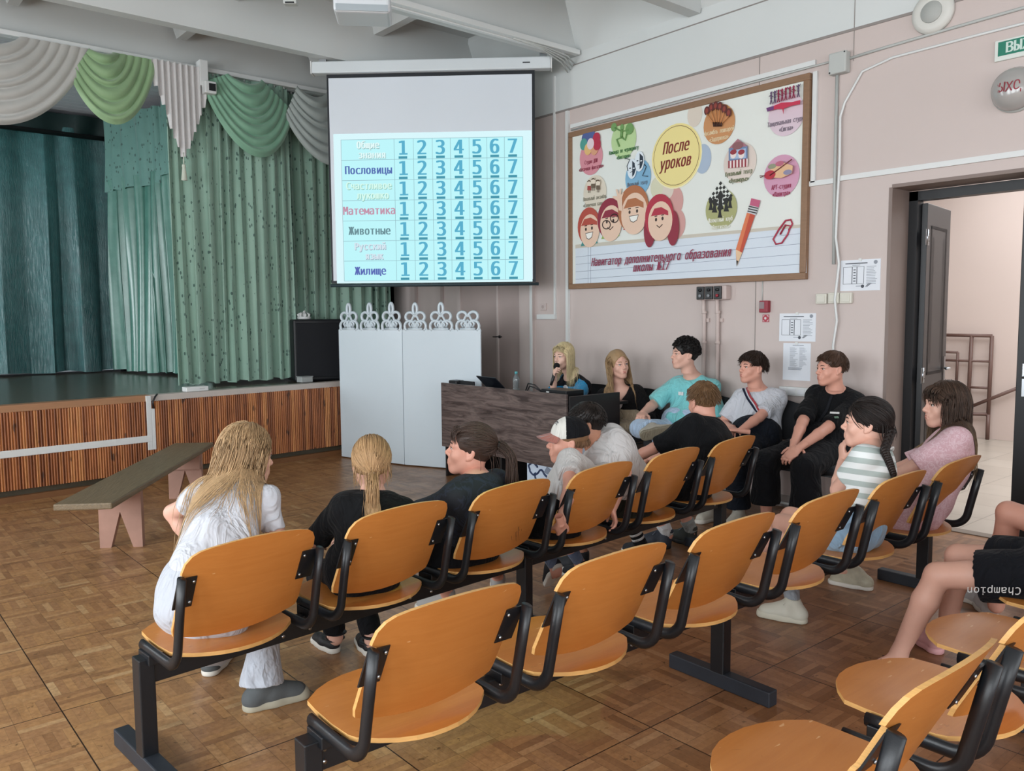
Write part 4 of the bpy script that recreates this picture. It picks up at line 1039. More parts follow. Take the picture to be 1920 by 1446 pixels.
def garment(name, root, off, mats, B, pts, m, fn, h=.008, wr=.004, fr=26, seed=0, it=1, st=(1, 1, 1), cut=None):
    lo, hi = B.bounds(pts, m); f = Field(lo, hi, h); fn(f)
    if wr: f.ruffle(wr, fr, seed, st).ruffle(wr*1.3, fr*.42, seed+50, st)
    if cut: cut(f)
    v, q, t = f.mesh(); return put_mesh(name, [(relax(v, q, it, .4), q, t)], mats, root, off)
def tee(B, head, root, off, m, sleeve=.62, loose=.014, t0=.04, neck=.066, wr=.0045, seed=0, t1=.93, name='shirt', slr=1.32, sides=('L', 'R'), extra=None, wneck=None, ws=1., ncut=None):
    k = B.k
    pts = [B.pel, B.nk]+[B.S[x] for x in sides]+[B.S[x]+(B.E[x]-B.S[x])*min(sleeve, 1) for x in sides if x in B.E]+([B.W[x] for x in sides if x in B.W] if sleeve > 1 else [])
    def fn(f):
        B.torso(f, loose, t0, t1, seat=False, ws=ws)
        for sd in sides:
            f.cap(B.nk-B.tn*.035*k, B.S[sd], .044*k+loose*.6, .052*k+loose*.6, .045*k)
            if sd in B.E:
                e = B.S[sd]+(B.E[sd]-B.S[sd])*min(sleeve, 1)
                f.cap(B.S[sd], e, UA[0]*k*1.12+loose*.6, UA[0]*k*(slr-.05)+loose*.4, .03*k)
                if sleeve > 1:
                    w_ = B.E[sd]+(B.W[sd]-B.E[sd])*(sleeve-1); f.cap(B.E[sd], w_, UA[1]*k*1.2+loose*.4, .034*k+loose*.3, .02*k)
        if extra: extra(f)
    def cut(f):
        nd = unit(head.w((0, -.03, -.1))-B.nk) if ncut is None else unit(ncut)
        f.cap(B.nk-nd*.012*k+B.fc*.012*k, B.nk+nd*.14, (wneck or neck)*k, (wneck or neck)*k*1.1, .008, 's')
        if sleeve <= 1:
            for sd in sides:
                if sd in B.E:
                    d = unit(B.E[sd]-B.S[sd]); e = B.S[sd]+d*np.linalg.norm(B.E[sd]-B.S[sd])*sleeve
                    f.cap(e+d*.0, e+d*.12, UA[0]*k*slr*1.35, None, .003, 's', flat=(d, 30))
    return garment(name, root, off, m if isinstance(m, list) else [m], B, pts, .2*k+.03, fn, .007, wr, 24, seed, cut=cut)
def trousers(B, root, off, m, length=1.9, loose=.012, wr=.004, seed=0, sides=('L', 'R'), name='trousers', flare=1.0, top=.18):
    """length 0..1 along the thigh, 1..2 down the shin"""
    k = B.k; pts = [B.pel]+list(B.H.values())+[B.K[x] for x in sides]+([B.A[x] for x in sides] if length > 1 else [])
    def fn(f):
        B.torso(f, loose, 0, top)
        for sd in sides:
            H, K, A = B.H[sd], B.K[sd], B.A[sd]
            if length <= 1: f.cap(H, H+(K-H)*length, .082*k+loose, (.080*(1-length)+.064*length)*k*flare+loose, .03*k)
            else:
                e = K+(A-K)*(length-1)
                f.cap(H, K, .082*k+loose, .057*k+loose, .03*k).cap(K, e, .056*k+loose, .046*k*flare+loose, .02*k)
    def cut(f):
        for sd in sides:
            H, K, A = B.H[sd], B.K[sd], B.A[sd]
            if length <= 1: d = unit(K-H); e = H+(K-H)*length; r = .12*k
            else: d = unit(A-K); e = K+(A-K)*(length-1); r = .08*k*flare
            f.cap(e+d*.0, e+d*.15, r, None, .003, 's', flat=(d, 30))
    return garment(name, root, off, m if isinstance(m, list) else [m], B, pts, .17*k+.03, fn, .0072, wr, 22, seed, cut=cut)
def shoe(root, off, ankle, toe, k, upper, sole, floor=None, up=None, th=.028, kind='sneaker', lace=None, size=1.):
    """ankle and toe tip; sole plane through the toe, normal up"""
    a, t = np.asarray(ankle, float), np.asarray(toe, float); u = V3(0, 0, 1) if up is None else unit(up)
    d = t-a; d = d-u*(d@u); Lf = np.linalg.norm(d); y = d/Lf; x = np.cross(y, u); R = np.array([x, y, u])
    L = .262*k*size; o = t-y*L                       # o: back of the heel at sole level
    ah = max(.03, (a-o)@u); ay = (a-o)@y
    P_ = lambda X, Y, Z: o+(V3(X, Y, Z)*k*size) @ R
    w_ = .045
    pts = [P_(-.06, -.02, -.01), P_(.06, .29, .12), a, P_(.06, -.02, .12), P_(-.06, .29, -.01)]
    lo, hi = np.array(pts).min(0)-.03, np.array(pts).max(0)+.03; f = Field(lo, hi, .0048)
    f.cap(P_(0, .038, .042), P_(0, .115, .043), .036*k*size, .040*k*size, .02).cap(P_(-.004, .115, .040), P_(-.002, .212, .030), .042*k*size, .036*k*size, .02, flat=(u, 1.12))
    if kind == 'sneaker': f.cap(P_(0, .045, .04), a+u*.012*k, .040*k*size, .040*k, .02).cap(P_(0, .20, .035), P_(0, .09, .085), .026*k*size, .03*k, .03)
    f.half(P_(0, 0, .016), -u)
    if kind == 'sneaker': f.cap(a+u*.012*k, a+u*.12, .030*k, .034*k, .006, 's')
    v, q, tg = f.mesh(); ob = put_mesh('shoe', [(relax(v, q, 1, .35), q, tg)], [upper], root, off)
    g = Field(lo, hi, .0048); g.cap(P_(0, .040, .014), P_(0, .12, .014), .040*k*size, .040*k*size, .02).cap(P_(-.004, .12, .014), P_(-.002, .218, .014), .045*k*size, .042*k*size, .02)
    g.half(P_(0, 0, 0), -u).half(P_(0, 0, th), u)
    v, q, tg = g.mesh(); so = put_mesh('sole', [(v, q, tg)], [sole], ob, np.zeros(3) if False else off)
    if lace is not None:
        m = MB()
        for j in range(4):
            yy, zz = .115+.022*j, .092-.011*j
            m.tube([P_(-.024, yy, zz-.012)-off, P_(0, yy+.008, zz+.004)-off, P_(.024, yy, zz-.012)-off], .0032*k, 5)
        m.tube([P_(0, .11, .098)-off, P_(.02, .10, .112)-off, P_(.04, .11, .095)-off, P_(.015, .115, .098)-off], .003*k, 5); m.tube([P_(0, .11, .098)-off, P_(-.025, .10, .108)-off, P_(-.04, .115, .09)-off], .003*k, 5)
        m.build('lace', lace, ob)
    return ob
def sock(root, off, knee, ankle, k, m, h=.1, rad=.04):
    d = unit(knee-ankle); q = MB()
    L = h*k; q.tube([ankle-d*.01*k-off, ankle+d*.02-off, ankle+d*L*.6-off, ankle+d*L-off], [rad*k*.88, rad*k*.92, rad*k*.98, rad*k*1.05], 18)
    return q.build('sock', m, root)

# ---------------------------------------------------------------- things that lie on a garment's surface
from mathutils.bvhtree import BVHTree
def surface(o, off):
    V_ = [Vector(v.co)+Vector(off) for v in o.data.vertices]; 
    A = np.array([v[:] for v in V_]); Q = np.array([tuple(p.vertices) for p in o.data.polygons if len(p.vertices) == 4]); c = A.mean(0)
    vol = np.einsum('ij,ij->i', np.cross(A[Q[:, 1]]-A[Q[:, 0]], A[Q[:, 2]]-A[Q[:, 0]]), A[Q[:, 0]]-c).sum()
    return BVHTree.FromPolygons(V_, [tuple(q) if vol > 0 else tuple(q[::-1]) for q in Q])
def hit_px(bv, x, y):
    h = bv.ray_cast(Vector(EYE), Vector(unit(ray(x, y))))
    return (np.array(h[0]), np.array(h[1])) if h[0] is not None else None
def band(name, parent, off, bv, px, widths, mats, lift=.007, n=40):
    """woven band lying on the cloth under the given picture points, in strips side by side"""
    px = np.array(px, float); t = np.linspace(0, 1, n); ti = np.linspace(0, 1, len(px))
    H = [hit_px(bv, np.interp(a, ti, px[:, 0]), np.interp(a, ti, px[:, 1])) for a in t]; H = [h for h in H if h is not None]
    if len(H) < 3: return None
    C_ = np.array([h[0] for h in H]); N_ = np.array([h[1] if h[1] @ (EYE-h[0]) > 0 else -h[1] for h in H])
    for _ in range(3): N_[1:-1] = (N_[:-2]+N_[1:-1]+N_[2:])/3
    T_ = np.gradient(C_, axis=0); S_ = np.cross(N_, T_); S_ /= np.linalg.norm(S_, axis=1)[:, None]+1e-9
    q = MB(); x0 = -sum(widths)/2
    for j, w_ in enumerate(widths):
        q.grid(np.stack([C_+N_*lift+S_*x-off for x in (x0, x0+w_/2, x0+w_)], 1), j, None, True, .002); x0 += w_
    return q.build(name, mats, parent)
def patch(name, parent, off, bv, x, y, w_, h_, m, text=None, lift=.003, up=(0, 0, 1)):
    r = hit_px(bv, x, y)
    if r is None: return None
    c, n_ = r; n_ = n_ if n_ @ (EYE-c) > 0 else -n_; u = unit(np.cross(up, n_)); v = np.cross(n_, u); M = Matrix.Identity(4); c = c-off+n_*lift
    for i in range(3): M[i][0], M[i][1], M[i][2], M[i][3] = u[i], v[i], n_[i], c[i]
    q = MB()
    if text: q.text(text, h_, M, 0, .0006)
    else: q.box((-w_/2, -h_/2, 0), (w_/2, h_/2, .0015), 0, M)
    return q.build(name, m, parent)
# ================================================================ hair styles
def hits(h, B, extra=.0):
    k = B.k/h.sc; L = h.loc
    return [(L(B.nk), L(B.mid), .118*k+extra), (L(B.mid), L(B.pel), .13*k+extra), (L(B.S['L']), L(B.S['R']), .066*k+extra), (L(B.nk-B.tn*.03), L(h.w((0, -.03, -.10))), .052)]
def gdir(h): return np.array([0, 0, -1.]) @ h.M.T
CLOTH = {}
def hair_obj(parts, m, root, off): return put_mesh('hair', parts, [m], root, off)
def hair_short(h, root, off, m, seed=0, n=420, L=.045, lift=(1.0, 1.09), fringe=.045, kind='short', wav=0., r0=.0021, capped=False):
    parts = [hair_cap(h, kind)]
    R = scalp(int(n*1.8), seed, (lambda p: hairline(p) and (not capped or p[2] < .02)), (0, 2.0))
    def flow(p, i):
        d = p-V3(0, -.045, .135); d[:, 2] *= .4; d = d/(np.linalg.norm(d, axis=1)[:, None]+1e-9); return d+V3(.10, .22, -.45)
    parts.append(strands(h, R, flow, 5, L, lift, r0, seed, wav=wav))
    if fringe:
        r = np.random.default_rng(seed+5); x = r.uniform(-.062, .062, 80); F = np.stack([x, .055+.02*(1-(x/.07)**2)+r.uniform(-.02, .004, 80), np.full(80, .108)-abs(x)*.35], 1)
        parts.append(strands(h, F, lambda p, i: np.stack([p[:, 0]*2+.15, np.full(len(p), .9-.3*i), np.full(len(p), -.3-.35*i)], 1), 5, fringe, (1.03, 1.10), r0, seed+6, wav=wav))
    return hair_obj(parts, m, root, off)
def hair_curly(h, root, off, m, seed=0):
    parts = [hair_cap(h, 'curly')]
    R = scalp(520, seed, hairline, (0, 1.9)); r = np.random.default_rng(seed); T = r.normal(size=(len(R), 3))
    def flow(p, i): a = p-HC; a /= np.linalg.norm(a, axis=1)[:, None]; c = np.cross(a, T); c /= np.linalg.norm(c, axis=1)[:, None]; return c*math.cos(i*1.3)+np.cross(a, c)*math.sin(i*1.3)+a*.25
    parts.append(strands(h, R, flow, 6, .042, (1.08, 1.20), .0050, seed))
    return hair_obj(parts, m, root, off)
def hair_long(h, B, root, off, m, L=.34, seed=0, n=420, part=0., back=.35, fringe=0, wav=.05, front=True, r0=.0019, lift=(1.02, 1.09), spread=.35, sweep=(0, 0, 0), cloth=None):
    parts = [hair_cap(h, 'long')]; g = gdir(h); H = hits(h, B, .004); n = int(n*2.2); sw = np.asarray(sweep, float) @ h.M.T
    R = scalp(n, seed, (lambda p: hairline(p) and (front or p[1] < .05)), (0, 1.8))
    def flow(p, i):
        top = np.clip((p[:, 2]-.03)/.08, 0, 1)[:, None]
        face = ((p[:, 1] > .0) & (np.abs(p[:, 0]) < .080) & (p[:, 2] < .085))[:, None]
        comb = np.stack([np.sign(p[:, 0]-part)*spread, np.full(len(p), -back), np.zeros(len(p))], 1)
        side = np.stack([np.sign(p[:, 0]-part)*1.5, np.full(len(p), -1.0), np.zeros(len(p))], 1)
        return g+comb*top+side*face*(1-.5*top)+sw*(1-top)
    parts.append(strands(h, R, flow, 18, np.random.default_rng(seed+1).uniform(.72, 1.05, len(R))*L, lift, r0, seed, H, wav=wav, nside=3, bv=surface(cloth, off) if cloth else None))
    if fringe:
        r = np.random.default_rng(seed+5); x = r.uniform(-.058, .058, 170); F = np.stack([x, .05+.02*(1-(x/.07)**2)+r.uniform(-.025, .006, 170), np.full(170, .110)-abs(x)*.3], 1)
        parts.append(strands(h, F, lambda p, i: np.stack([p[:, 0]*3, np.full(len(p), .8-.3*i), np.full(len(p), -.35-.3*i)], 1), 6, fringe, (1.03, 1.09), r0, seed+6, nside=3))
    return hair_obj(parts, m, root, off)
def hair_tail(h, B, root, off, m, tie=(0, -.118, .0), L=.30, seed=0, n=430, fringe=0, tail_n=110, spread=.018, wav=.06, tailflow=None, stray=40, r0=.0019, tm=None, braid=None, cloth=None):
    parts = [hair_cap(h, 'tied')]; g = gdir(h); H = hits(h, B, .006); tie = V3(*tie)
    R = scalp(int(n*1.9), seed, hairline, (0, 2.05)); tail_n *= 2
    def flow(p, i): d = tie-p; return d/(np.linalg.norm(d, axis=1)[:, None]+.01)
    dist = np.linalg.norm(R-tie, axis=1); parts.append(strands(h, R, flow, 9, dist*1.22, (1.0, 1.045), r0, seed))
    r = np.random.default_rng(seed+3)
    if braid is None:
        T = tie+r.normal(size=(tail_n, 3))*V3(.010, .005, .010)
        ini = V3(0, -1, .1) if tailflow is None else V3(*tailflow)
        fan = r.normal(size=(tail_n, 3))*spread*12
        def fl(p, i): a = max(0, 1-i/3.5); return ini*a*1.2+g*(1-a*.6)+fan*(.25 if i < 4 else .10)
        parts.append(strands(h, T, fl, 14, L*r.uniform(.75, 1.05, tail_n), (1.0, 1.06), r0, seed+4, H, wav=wav, bv=surface(cloth, off) if cloth else None))
    if stray:
        S_ = scalp(stray, seed+8, lambda p: p[2] < .03 and hairline(p), (1.2, 2.1))
        parts.append(strands(h, S_, lambda p, i: g+V3(np.sign(0), -.1, 0), 6, .09, (1.02, 1.09), .0016, seed+9, wav=.25))
    if fringe:
        x = r.uniform(-.058, .058, 90); F = np.stack([x, .055+.02*(1-(x/.07)**2)+r.uniform(-.02, .006, 90), np.full(90, .106)-abs(x)*.3], 1)
        parts.append(strands(h, F, lambda p, i: np.stack([p[:, 0]*3, np.full(len(p), .8-.3*i), np.full(len(p), -.35-.3*i)], 1), 6, fringe, (1.03, 1.09), r0*.9, seed+6))
    o = hair_obj(parts, m, root, off)
    q = MB()
    if braid is not None:
        P_ = np.array(braid); t = np.linspace(0, 1, 90); C_ = np.stack([np.interp(t, np.linspace(0, 1, len(P_)), P_[:, i]) for i in range(3)], 1)
        C_ = np.stack([np.convolve(np.pad(C_[:, i], 6, 'edge'), np.ones(13)/13, 'valid') for i in range(3)], 1)
        sx_ = unit(np.cross(P_[-1]-P_[0], FW)); dy = unit(np.cross(P_[-1]-P_[0], sx_)); w_ = .9-.35*t
        for k in range(3):
            a = 2*PI*t*5.5+k*2*PI/3
            q.tube(C_+(np.sin(a)*.017*w_)[:, None]*sx_+(np.sin(2*a)*.010*w_)[:, None]*dy-off, .0125*w_*(1+.25*np.cos(2*a)), 9)
        e = C_[-1]-off; q.tube([e, e+V3(0, 0, -.03), e+V3(.004, 0, -.07)], [.010, .014, .003], 8)
        q.build('braid', m, o)
    tq = MB(); c = h.w(tie+V3(0, -.002, 0))-off; fr_ = h.M
    a = np.linspace(0, 2*PI, 12, endpoint=False); tq.tube([c+(.0145*math.cos(x)*fr_[0]+.0145*math.sin(x)*fr_[2])*h.sc for x in a], .005*h.sc, 8, cyc=True)
    tq.build('hair_tie', tm or m, o)
    return o
HAIR = lambda nm, c, isl=.28, omb=None: mat('hair '+nm, c, .5, spec=.35, island=isl, var=.12, vs=40, ombre=omb)
SK = {'fair': skin_mat('fair', '#d9a996'), 'rosy': skin_mat('rosy', '#d69c88'), 'tan': skin_mat('tan', '#c08a70'), 'pale': skin_mat('pale', '#dcb3a1')}
LIP = mat('lips', '#b26a60', .4)
def fabric(nm, c, **k): return mat('cloth '+nm, c, crease=k.pop('crease', .8), rough=k.pop('rough', .85), sheen=.25 if max(lin(c)) > .1 else .03, spec=.5 if max(lin(c)) > .1 else .2, bump=.25, bs=k.pop('bs', 420), bd=.0015, **k)
WHITE_T = fabric('white cotton', '#c6c9d1'); BLACK_T = fabric('black cotton', '#0d0e11'); BLACK_P = fabric('black trousers', '#101115')
SOLEW = mat('white rubber sole', '#d8d4cb', .55); SOLEB = mat('black rubber sole', '#17181a', .6)
def person(label, B, head, fem, skin, group=None, iris='#4a3526', brow='#4a3528', fat=1., base=None):
    b = base if base is not None else V3(B.pel[0], B.pel[1], 0)
    root = thing('person', label, 'person', tuple(b), 0, group)
    build_body(B, head, fem, SK[skin], LIP, root, b, fat=fat); build_face(head, root, b, iris, brow)
    return root, b

def leaf_pattern(name, c1, c2, sc):
    m = bpy.data.materials.new(name); m.use_nodes = True; t = NT(m); b = t.n['Principled BSDF']
    f = t.noise(t.coord('Object'), sc, 3, .6, 1.8)
    t.link(t.mix(t.ramp(f, [(.47, (0,)*3), (.50, (1,)*3), (.55, (1,)*3), (.58, (0,)*3)]), lin(c1), lin(c2)), b.inputs['Base Color']); b.inputs['Roughness'].default_value = .8
    return m
GRP1 = 'children in the front row'
# ---- girl 1: white T-shirt, leaning to her right-hand neighbours at the stage end of the front row
B = Body(rowpt(RA, 0, -.04, .01, .50), onY(450, 922, 3.02), 40, 42, .82, .96, .045, shw=.142)
h = Head(onY(463, 853, 3.07), azv(84, -12), sc=.95, roll=8)
B.leg('R', V3(1.245, 2.975, .085), V3(.35, .4, 1), V3(1.425, 2.945, 0)).leg('L', V3(1.23, 3.44, .08), V3(-.1, .7, 1), V3(1.34, 3.56, 0))
B.arm('R', B.pel+V3(.20, .20, .03), V3(.5, -.6, -.6), azv(30, -20), V3(0, 0, 1)).arm('L', B.pel+V3(.12, .36, .08), V3(.0, .5, -1), azv(60, -20), V3(0, 0, 1))
r, b = person('girl in white T-shirt with long loose blond hair, stage end of the front row', B, h, True, 'fair', GRP1, brow='#a5865f')
sh_ = tee(B, h, r, b, WHITE_T, .50, .020, t0=.20, neck=.068, wr=.010, seed=1)
trousers(B, r, b, fabric('pale grey trousers', '#b9bec8'), 2.0, .016, .008, 2, flare=1.85, top=.24)
GS = mat('grey suede shoe', '#54585a', .75, var=.15, vs=30, bump=.2, bs=300); LACE = mat('pale shoelace', '#c9c7bd', .7)
shoe(r, b, B.A['R'], B.TO['R'], .95, GS, mat('thick beige sole', '#aba694', .6), th=.048, lace=LACE, size=1.06)
shoe(r, b, B.A['L'], B.TO['L'], .95, GS, SOLEW, th=.034)
hair_long(h, B, r, b, HAIR('ash blond', '#b3946f'), .56, 1, 520, .01, .5, wav=.12, sweep=-RT*.16-FW*.22, cloth=sh_)
# ---- girl 2: black T-shirt, low pony tail
B = Body(rowpt(RA, 1, .02, -.005, .495), onY(700, 938, 2.81), 10, 22, .78, 1.02, .06)
h = Head(onY(697, 872, 2.85), azv(30, -4), sc=.93)
B.leg('R', V3(1.80, 3.10, .085), V3(.1, 1, .8), V3(1.86, 3.31, 0)).leg('L', V3(1.70, 3.24, .085), V3(-.1, 1, .8), V3(1.70, 3.45, 0))
B.arm('L', B.pel+V3(-.08, .30, .06), V3(-.8, -.6, -.4), azv(40, -15)).arm('R', B.pel+V3(.10, .30, .05), V3(.8, -.4, -.4), azv(-10, -15))
r, b = person('girl in black T-shirt seen from behind, blond ponytail hanging over the seat back', B, h, True, 'fair', GRP1, brow='#a5865f')
sh_ = tee(B, h, r, b, BLACK_T, .92, .020, t0=.02, neck=.062, wr=.005, seed=2)
trousers(B, r, b, BLACK_P, 1.92, .014, .005, 3)
SAND = mat('black sandal strap', '#15161a', .6)
for sd in 'RL':
    s_ = shoe(r, b, B.A[sd], B.TO[sd], .82, SAND, SOLEW, kind='low', th=.03)
    q = MB(); a, t_ = B.A[sd]-b, B.TO[sd]-b; d = azv_h(t_-a); x = V3(d[1], -d[0], 0)
    for f_, z_, w_ in ((-.0, .035, .040), (.03, .0, .046)):
        c = a+d*f_+V3(0, 0, z_-.02); q.tube([c+x*w_*math.cos(u)*.9+V3(0, 0, .0)+d*w_*math.sin(u) for u in np.linspace(0, 2*PI, 16, endpoint=False)], .008, 6, cyc=True, oval=(1.5, .6))
    q.build('strap', SAND, s_)
hair_tail(h, B, r, b, HAIR('honey blond', '#a88660'), (0, -.108, -.035), .30, 3, 460, 0, 120, .012, stray=60, tm=mat('beige hair band', '#c9a98f', .7), cloth=sh_)
# ---- girl 3: dark T-shirt, profile to the stage
B = Body(rowpt(RA, 2, -.05, .025, .495), onY(893, 902, 2.80), 0, -14, .86, 1.16, .05)
h = Head(onY(884, 845, 2.86), azv(-42, 8), sc=.97)
B.leg('L', V3(2.36, 3.30, .10), V3(-.1, 1, .6), V3(2.30, 3.50, 0)).leg('R', V3(2.78, 3.42, .09), V3(.3, 1, .6), V3(2.92, 3.58, 0))
B.arm('L', B.pel+V3(-.16, .28, .06), V3(-.9, -.2, -.5), azv(30, -10)).arm('R', B.pel+V3(.18, .26, .06), V3(.9, -.3, -.5), azv(-20, -10))
r, b = person('girl in dark navy top with brown fringe and high ponytail, looking left', B, h, True, 'rosy', GRP1, brow='#3a2a22')
sh_ = tee(B, h, r, b, leaf_pattern('navy printed cotton', '#12151d', '#1d2434', 9), 1.1, .018, t0=.0, neck=.062, wr=.004, seed=5)
trousers(B, r, b, BLACK_P, .85, .016, .004, 4)
for sd in 'LR': shoe(r, b, B.A[sd], B.TO[sd], .92, mat('grey white shoe', '#9c9a98', .6), SOLEW)
hair_tail(h, B, r, b, HAIR('dark brown', '#3f2e26', .35), (0, -.122, .045), .40, 7, 480, .075, 190, .024, tailflow=(.0, -1, -.1), stray=8, tm=mat('black hair band', '#121214', .6), cloth=sh_)
# ---- boy 4: cap
B = Body(rowpt(RA, 3, -.06, .0, .495), onY(1080, 868, 2.94), -8, -28, .82, 1.0, .05)
h = Head(onY(1066, 829, 3.02), azv(-50, 1), sc=.95, roll=3)
gl = rowpt(RA, 3, -.245, -.235, .53); B.arm('L', gl+V3(-.02, -.035, .03), V3(-.5, -1.2, .3), unit(V3(.5, .3, -.75)), unit(V3(-.6, -.8, 0)), .75, .7)
B.arm('R', rowpt(RA, 3, .24, -.16, .52), V3(.7, -.8, .2), unit(V3(.25, -.1, -1)), unit(V3(.8, -.5, 0)), .55)
B.leg('L', V3(2.955, 3.14, .15), V3(0, 1, .9), V3(2.985, 3.235, .02)).leg('R', V3(3.16, 3.16, .13), V3(.1, 1, .8), V3(3.20, 3.33, .03))
r, b = person('boy in black and white cap with red brim and white T-shirt, gripping the seat back', B, h, False, 'rosy', GRP1, brow='#6b4a36')
tee(B, h, r, b, fabric('off white cotton', '#c6c3c1'), .62, .024, t0=-.02, neck=.062, wr=.006, seed=6)
trousers(B, r, b, BLACK_P, .72, .022, .004, 5, flare=1.15)
BS = mat('black canvas shoe', '#1a1d24', .7)
sock(r, b, B.K['L'], B.A['L'], .85, fabric('blue grey socks', '#5c6880'), .11); sock(r, b, B.K['R'], B.A['R'], .85, fabric('blue grey socks', '#5c6880'), .11)
fu = unit(np.cross(np.cross(B.TO['L']-B.A['L'], V3(0, 0, 1)), B.TO['L']-B.A['L'])); shoe(r, b, B.A['L'], B.TO['L'], .8, BS, SOLEW, up=unit(V3(.05, .75, .66))); shoe(r, b, B.A['R'], B.TO['R'], .85, BS, SOLEW)
hair_short(h, r, b, HAIR('light brown', '#7a5a40'), 8, 200, .022, (.96, .985), 0, 'crop', capped=True)
def cap_hat(h, root, off):
    f = Field((-.12, -.14, -.02), (.12, .13, .16), .0045); f.ell(HC+V3(0, .002, .004), HR*V3(1.075, 1.065, 1.08), k=0); f.half((0, 0, .034), (0, -.12, -1), .0)
    v, q, t = f.mesh(); t[:] = np.where((v[:, 1] < .018), 1, 0); w_ = h.w(v)
    o = put_mesh('cap', [(w_, q, t)], [fabric('white cap panel', '#d8d6cf'), fabric('black cap panel', '#0d0e12')], root, off)
    P = []
    for i in range(13):
        a = (i/12-.5)*2.3; row = []
        for j in range(7):
            k = j/6; rr = .082+.078*k*math.cos(a*.55); row.append(h.w((math.sin(a)*(.078+.012*k), .012+math.cos(a)*rr*1.02, .050-.020*k-.028*math.sin(a)**2*(.4+.6*k)))-off)
        P.append(row)
    MB().grid(P, 0, None, True, .004).build('brim', fabric('brick red brim', '#a2665a'), o)
    q = MB(); q.lathe([(0, 0), (.007, 0), (.006, .004), (0, .005)], 10, 0, None); V_ = np.concatenate(q.v); n_ = MB(); n_.add(h.w(V_+V3(0, -.01, .139))-off, q.f, 0, True); n_.build('button', fabric('black cap panel', '#0d0e12'), o)
    e = MB()      # dark scribbled embroidery on the white front panel
    for s0, pts in enumerate(([(-.05, .02), (-.04, .035), (-.03, .018), (-.022, .034)], [(-.048, .006), (-.03, .012), (-.014, .004)], [(-.016, .03), (-.006, .02), (-.012, .012)])):
        W = []
        for a, z in pts: d = unit(V3(a*9, .75, .55+z*9)); W.append(h.w(HC+V3(0, .002, .004)+d*HR*1.082)-off)
        e.tube(W, .0016, 5)
    e.build('embroidery', fabric('dark thread', '#33343a'), o)
cap_hat(h, r, b)
# ---- boy 5: white shirt leaning behind the cap
B = Body(rowpt(RA, 4, .02, .02, .50), onY(1128, 836, 3.04), -10, -34, .90, 1.05, .035)
h = Head(onY(1099, 797, 3.10), azv(-44, -6), sc=.97)
B.leg('R', V3(3.80, 3.28, .10), V3(.2, 1, .8), V3(3.88, 3.48, 0)).leg('L', V3(3.36, 3.34, .10), V3(-.1, 1, .8), V3(3.30, 3.54, 0))
B.arm('R', B.pel+V3(.16, .40, .06), V3(.9, -.4, -.3), azv(-30, -20)).arm('L', B.pel+V3(-.24, .36, .08), V3(-.7, -.3, -.6), azv(10, -20))
r, b = person('dark-haired boy in oversized white shirt bending forward behind the boy in the cap', B, h, False, 'tan', GRP1, brow='#2b1e19')
tee(B, h, r, b, fabric('white shirt cotton', '#cfcdcd'), .85, .026, t0=-.06, neck=.066, wr=.012, seed=9)
trousers(B, r, b, fabric('dark olive shorts', '#26261f'), .85, .024, .004, 7)
q = MB(); d = unit(B.K['R']-B.A['R'])
for j, (z0, z1) in enumerate(((-.03, .035), (.035, .050), (.050, .068), (.068, .083), (.083, .11))): q.tube([B.A['R']+d*z0-b, B.A['R']+d*z1-b], .041, 18, j % 2)
q.build('sock', [fabric('black sock', '#17181b'), fabric('white sock', '#d9d9d9')], r)
for sd in 'LR': shoe(r, b, B.A[sd], B.TO[sd], .95, BS, SOLEW)
hair_short(h, r, b, HAIR('near black', '#1d1613', .3), 12, 520, .018, (.975, 1.02), 0, 'short')
# ---- boy 6: black T-shirt, brown hair, back to us
B = Body(rowpt(RA, 5, -.06, .02, .50), onY(1326, 800, 2.97), 0, 2, .90, 1.02, .07)
h = Head(onY(1318, 754, 3.02), azv(18, -8), sc=.98)
B.leg('L', V3(4.14, 3.30, .10), V3(-.1, 1, .8), V3(4.20, 3.15, 0)).leg('R', V3(4.30, 3.26, .10), V3(.1, 1, .8), V3(4.40, 3.12, 0))
B.leg('L', V3(4.12, 3.33, .10), V3(-.1, 1, .8), V3(4.02, 3.54, 0)).leg('R', V3(4.29, 3.27, .10), V3(.2, 1, .8), V3(4.33, 3.49, 0))
B.arm('L', B.pel+V3(-.14, .36, .08), V3(-.8, -.5, -.4), azv(40, -20)).arm('R', B.pel+V3(.12, .36, .08), V3(.8, -.5, -.4), azv(-40, -20))
r, b = person('brown-haired boy in black T-shirt seen from behind, last in the front row', B, h, False, 'rosy', GRP1, brow='#5a4030')
tee(B, h, r, b, BLACK_T, .90, .026, t0=-.04, neck=.064, wr=.006, seed=11)
trousers(B, r, b, BLACK_P, .95, .022, .005, 8)
for sd, c in (('L', '#2a2f3b'), ('R', '#2c2f2c')): 
    shoe(r, b, B.A[sd], B.TO[sd], .98, mat('dark sneaker '+c, c, .65, var=.3, vs=40), SOLEB, lace=mat('grey lace', '#6d7380', .7)); sock(r, b, B.K[sd], B.A[sd], .98, fabric('white sock', '#d9d9d9') if sd == 'L' else fabric('grey sock', '#8d8f8c'), .075, .045)
hair_short(h, r, b, HAIR('brown', '#6e5238'), 15, 620, .030, (.985, 1.04), .04)

# ---- people on the chairs along the wall
CH = [(5.36, 5.40), (5.33, 4.80), (5.36, 4.16), (5.34, 3.50), (5.34, 2.96)]
CL = ['dark visitor chair behind the desk under the woman with the microphone', 'dark visitor chair under the smiling woman in the black cardigan', 'dark visitor chair under the curly-haired youth in the turquoise T-shirt', 'dark visitor chair under the boy with the striped sash', 'dark visitor chair under the boy in black nearest the door']
for (x, y), l in zip(CH, CL): visitor_chair(l, x, y, PI/2)
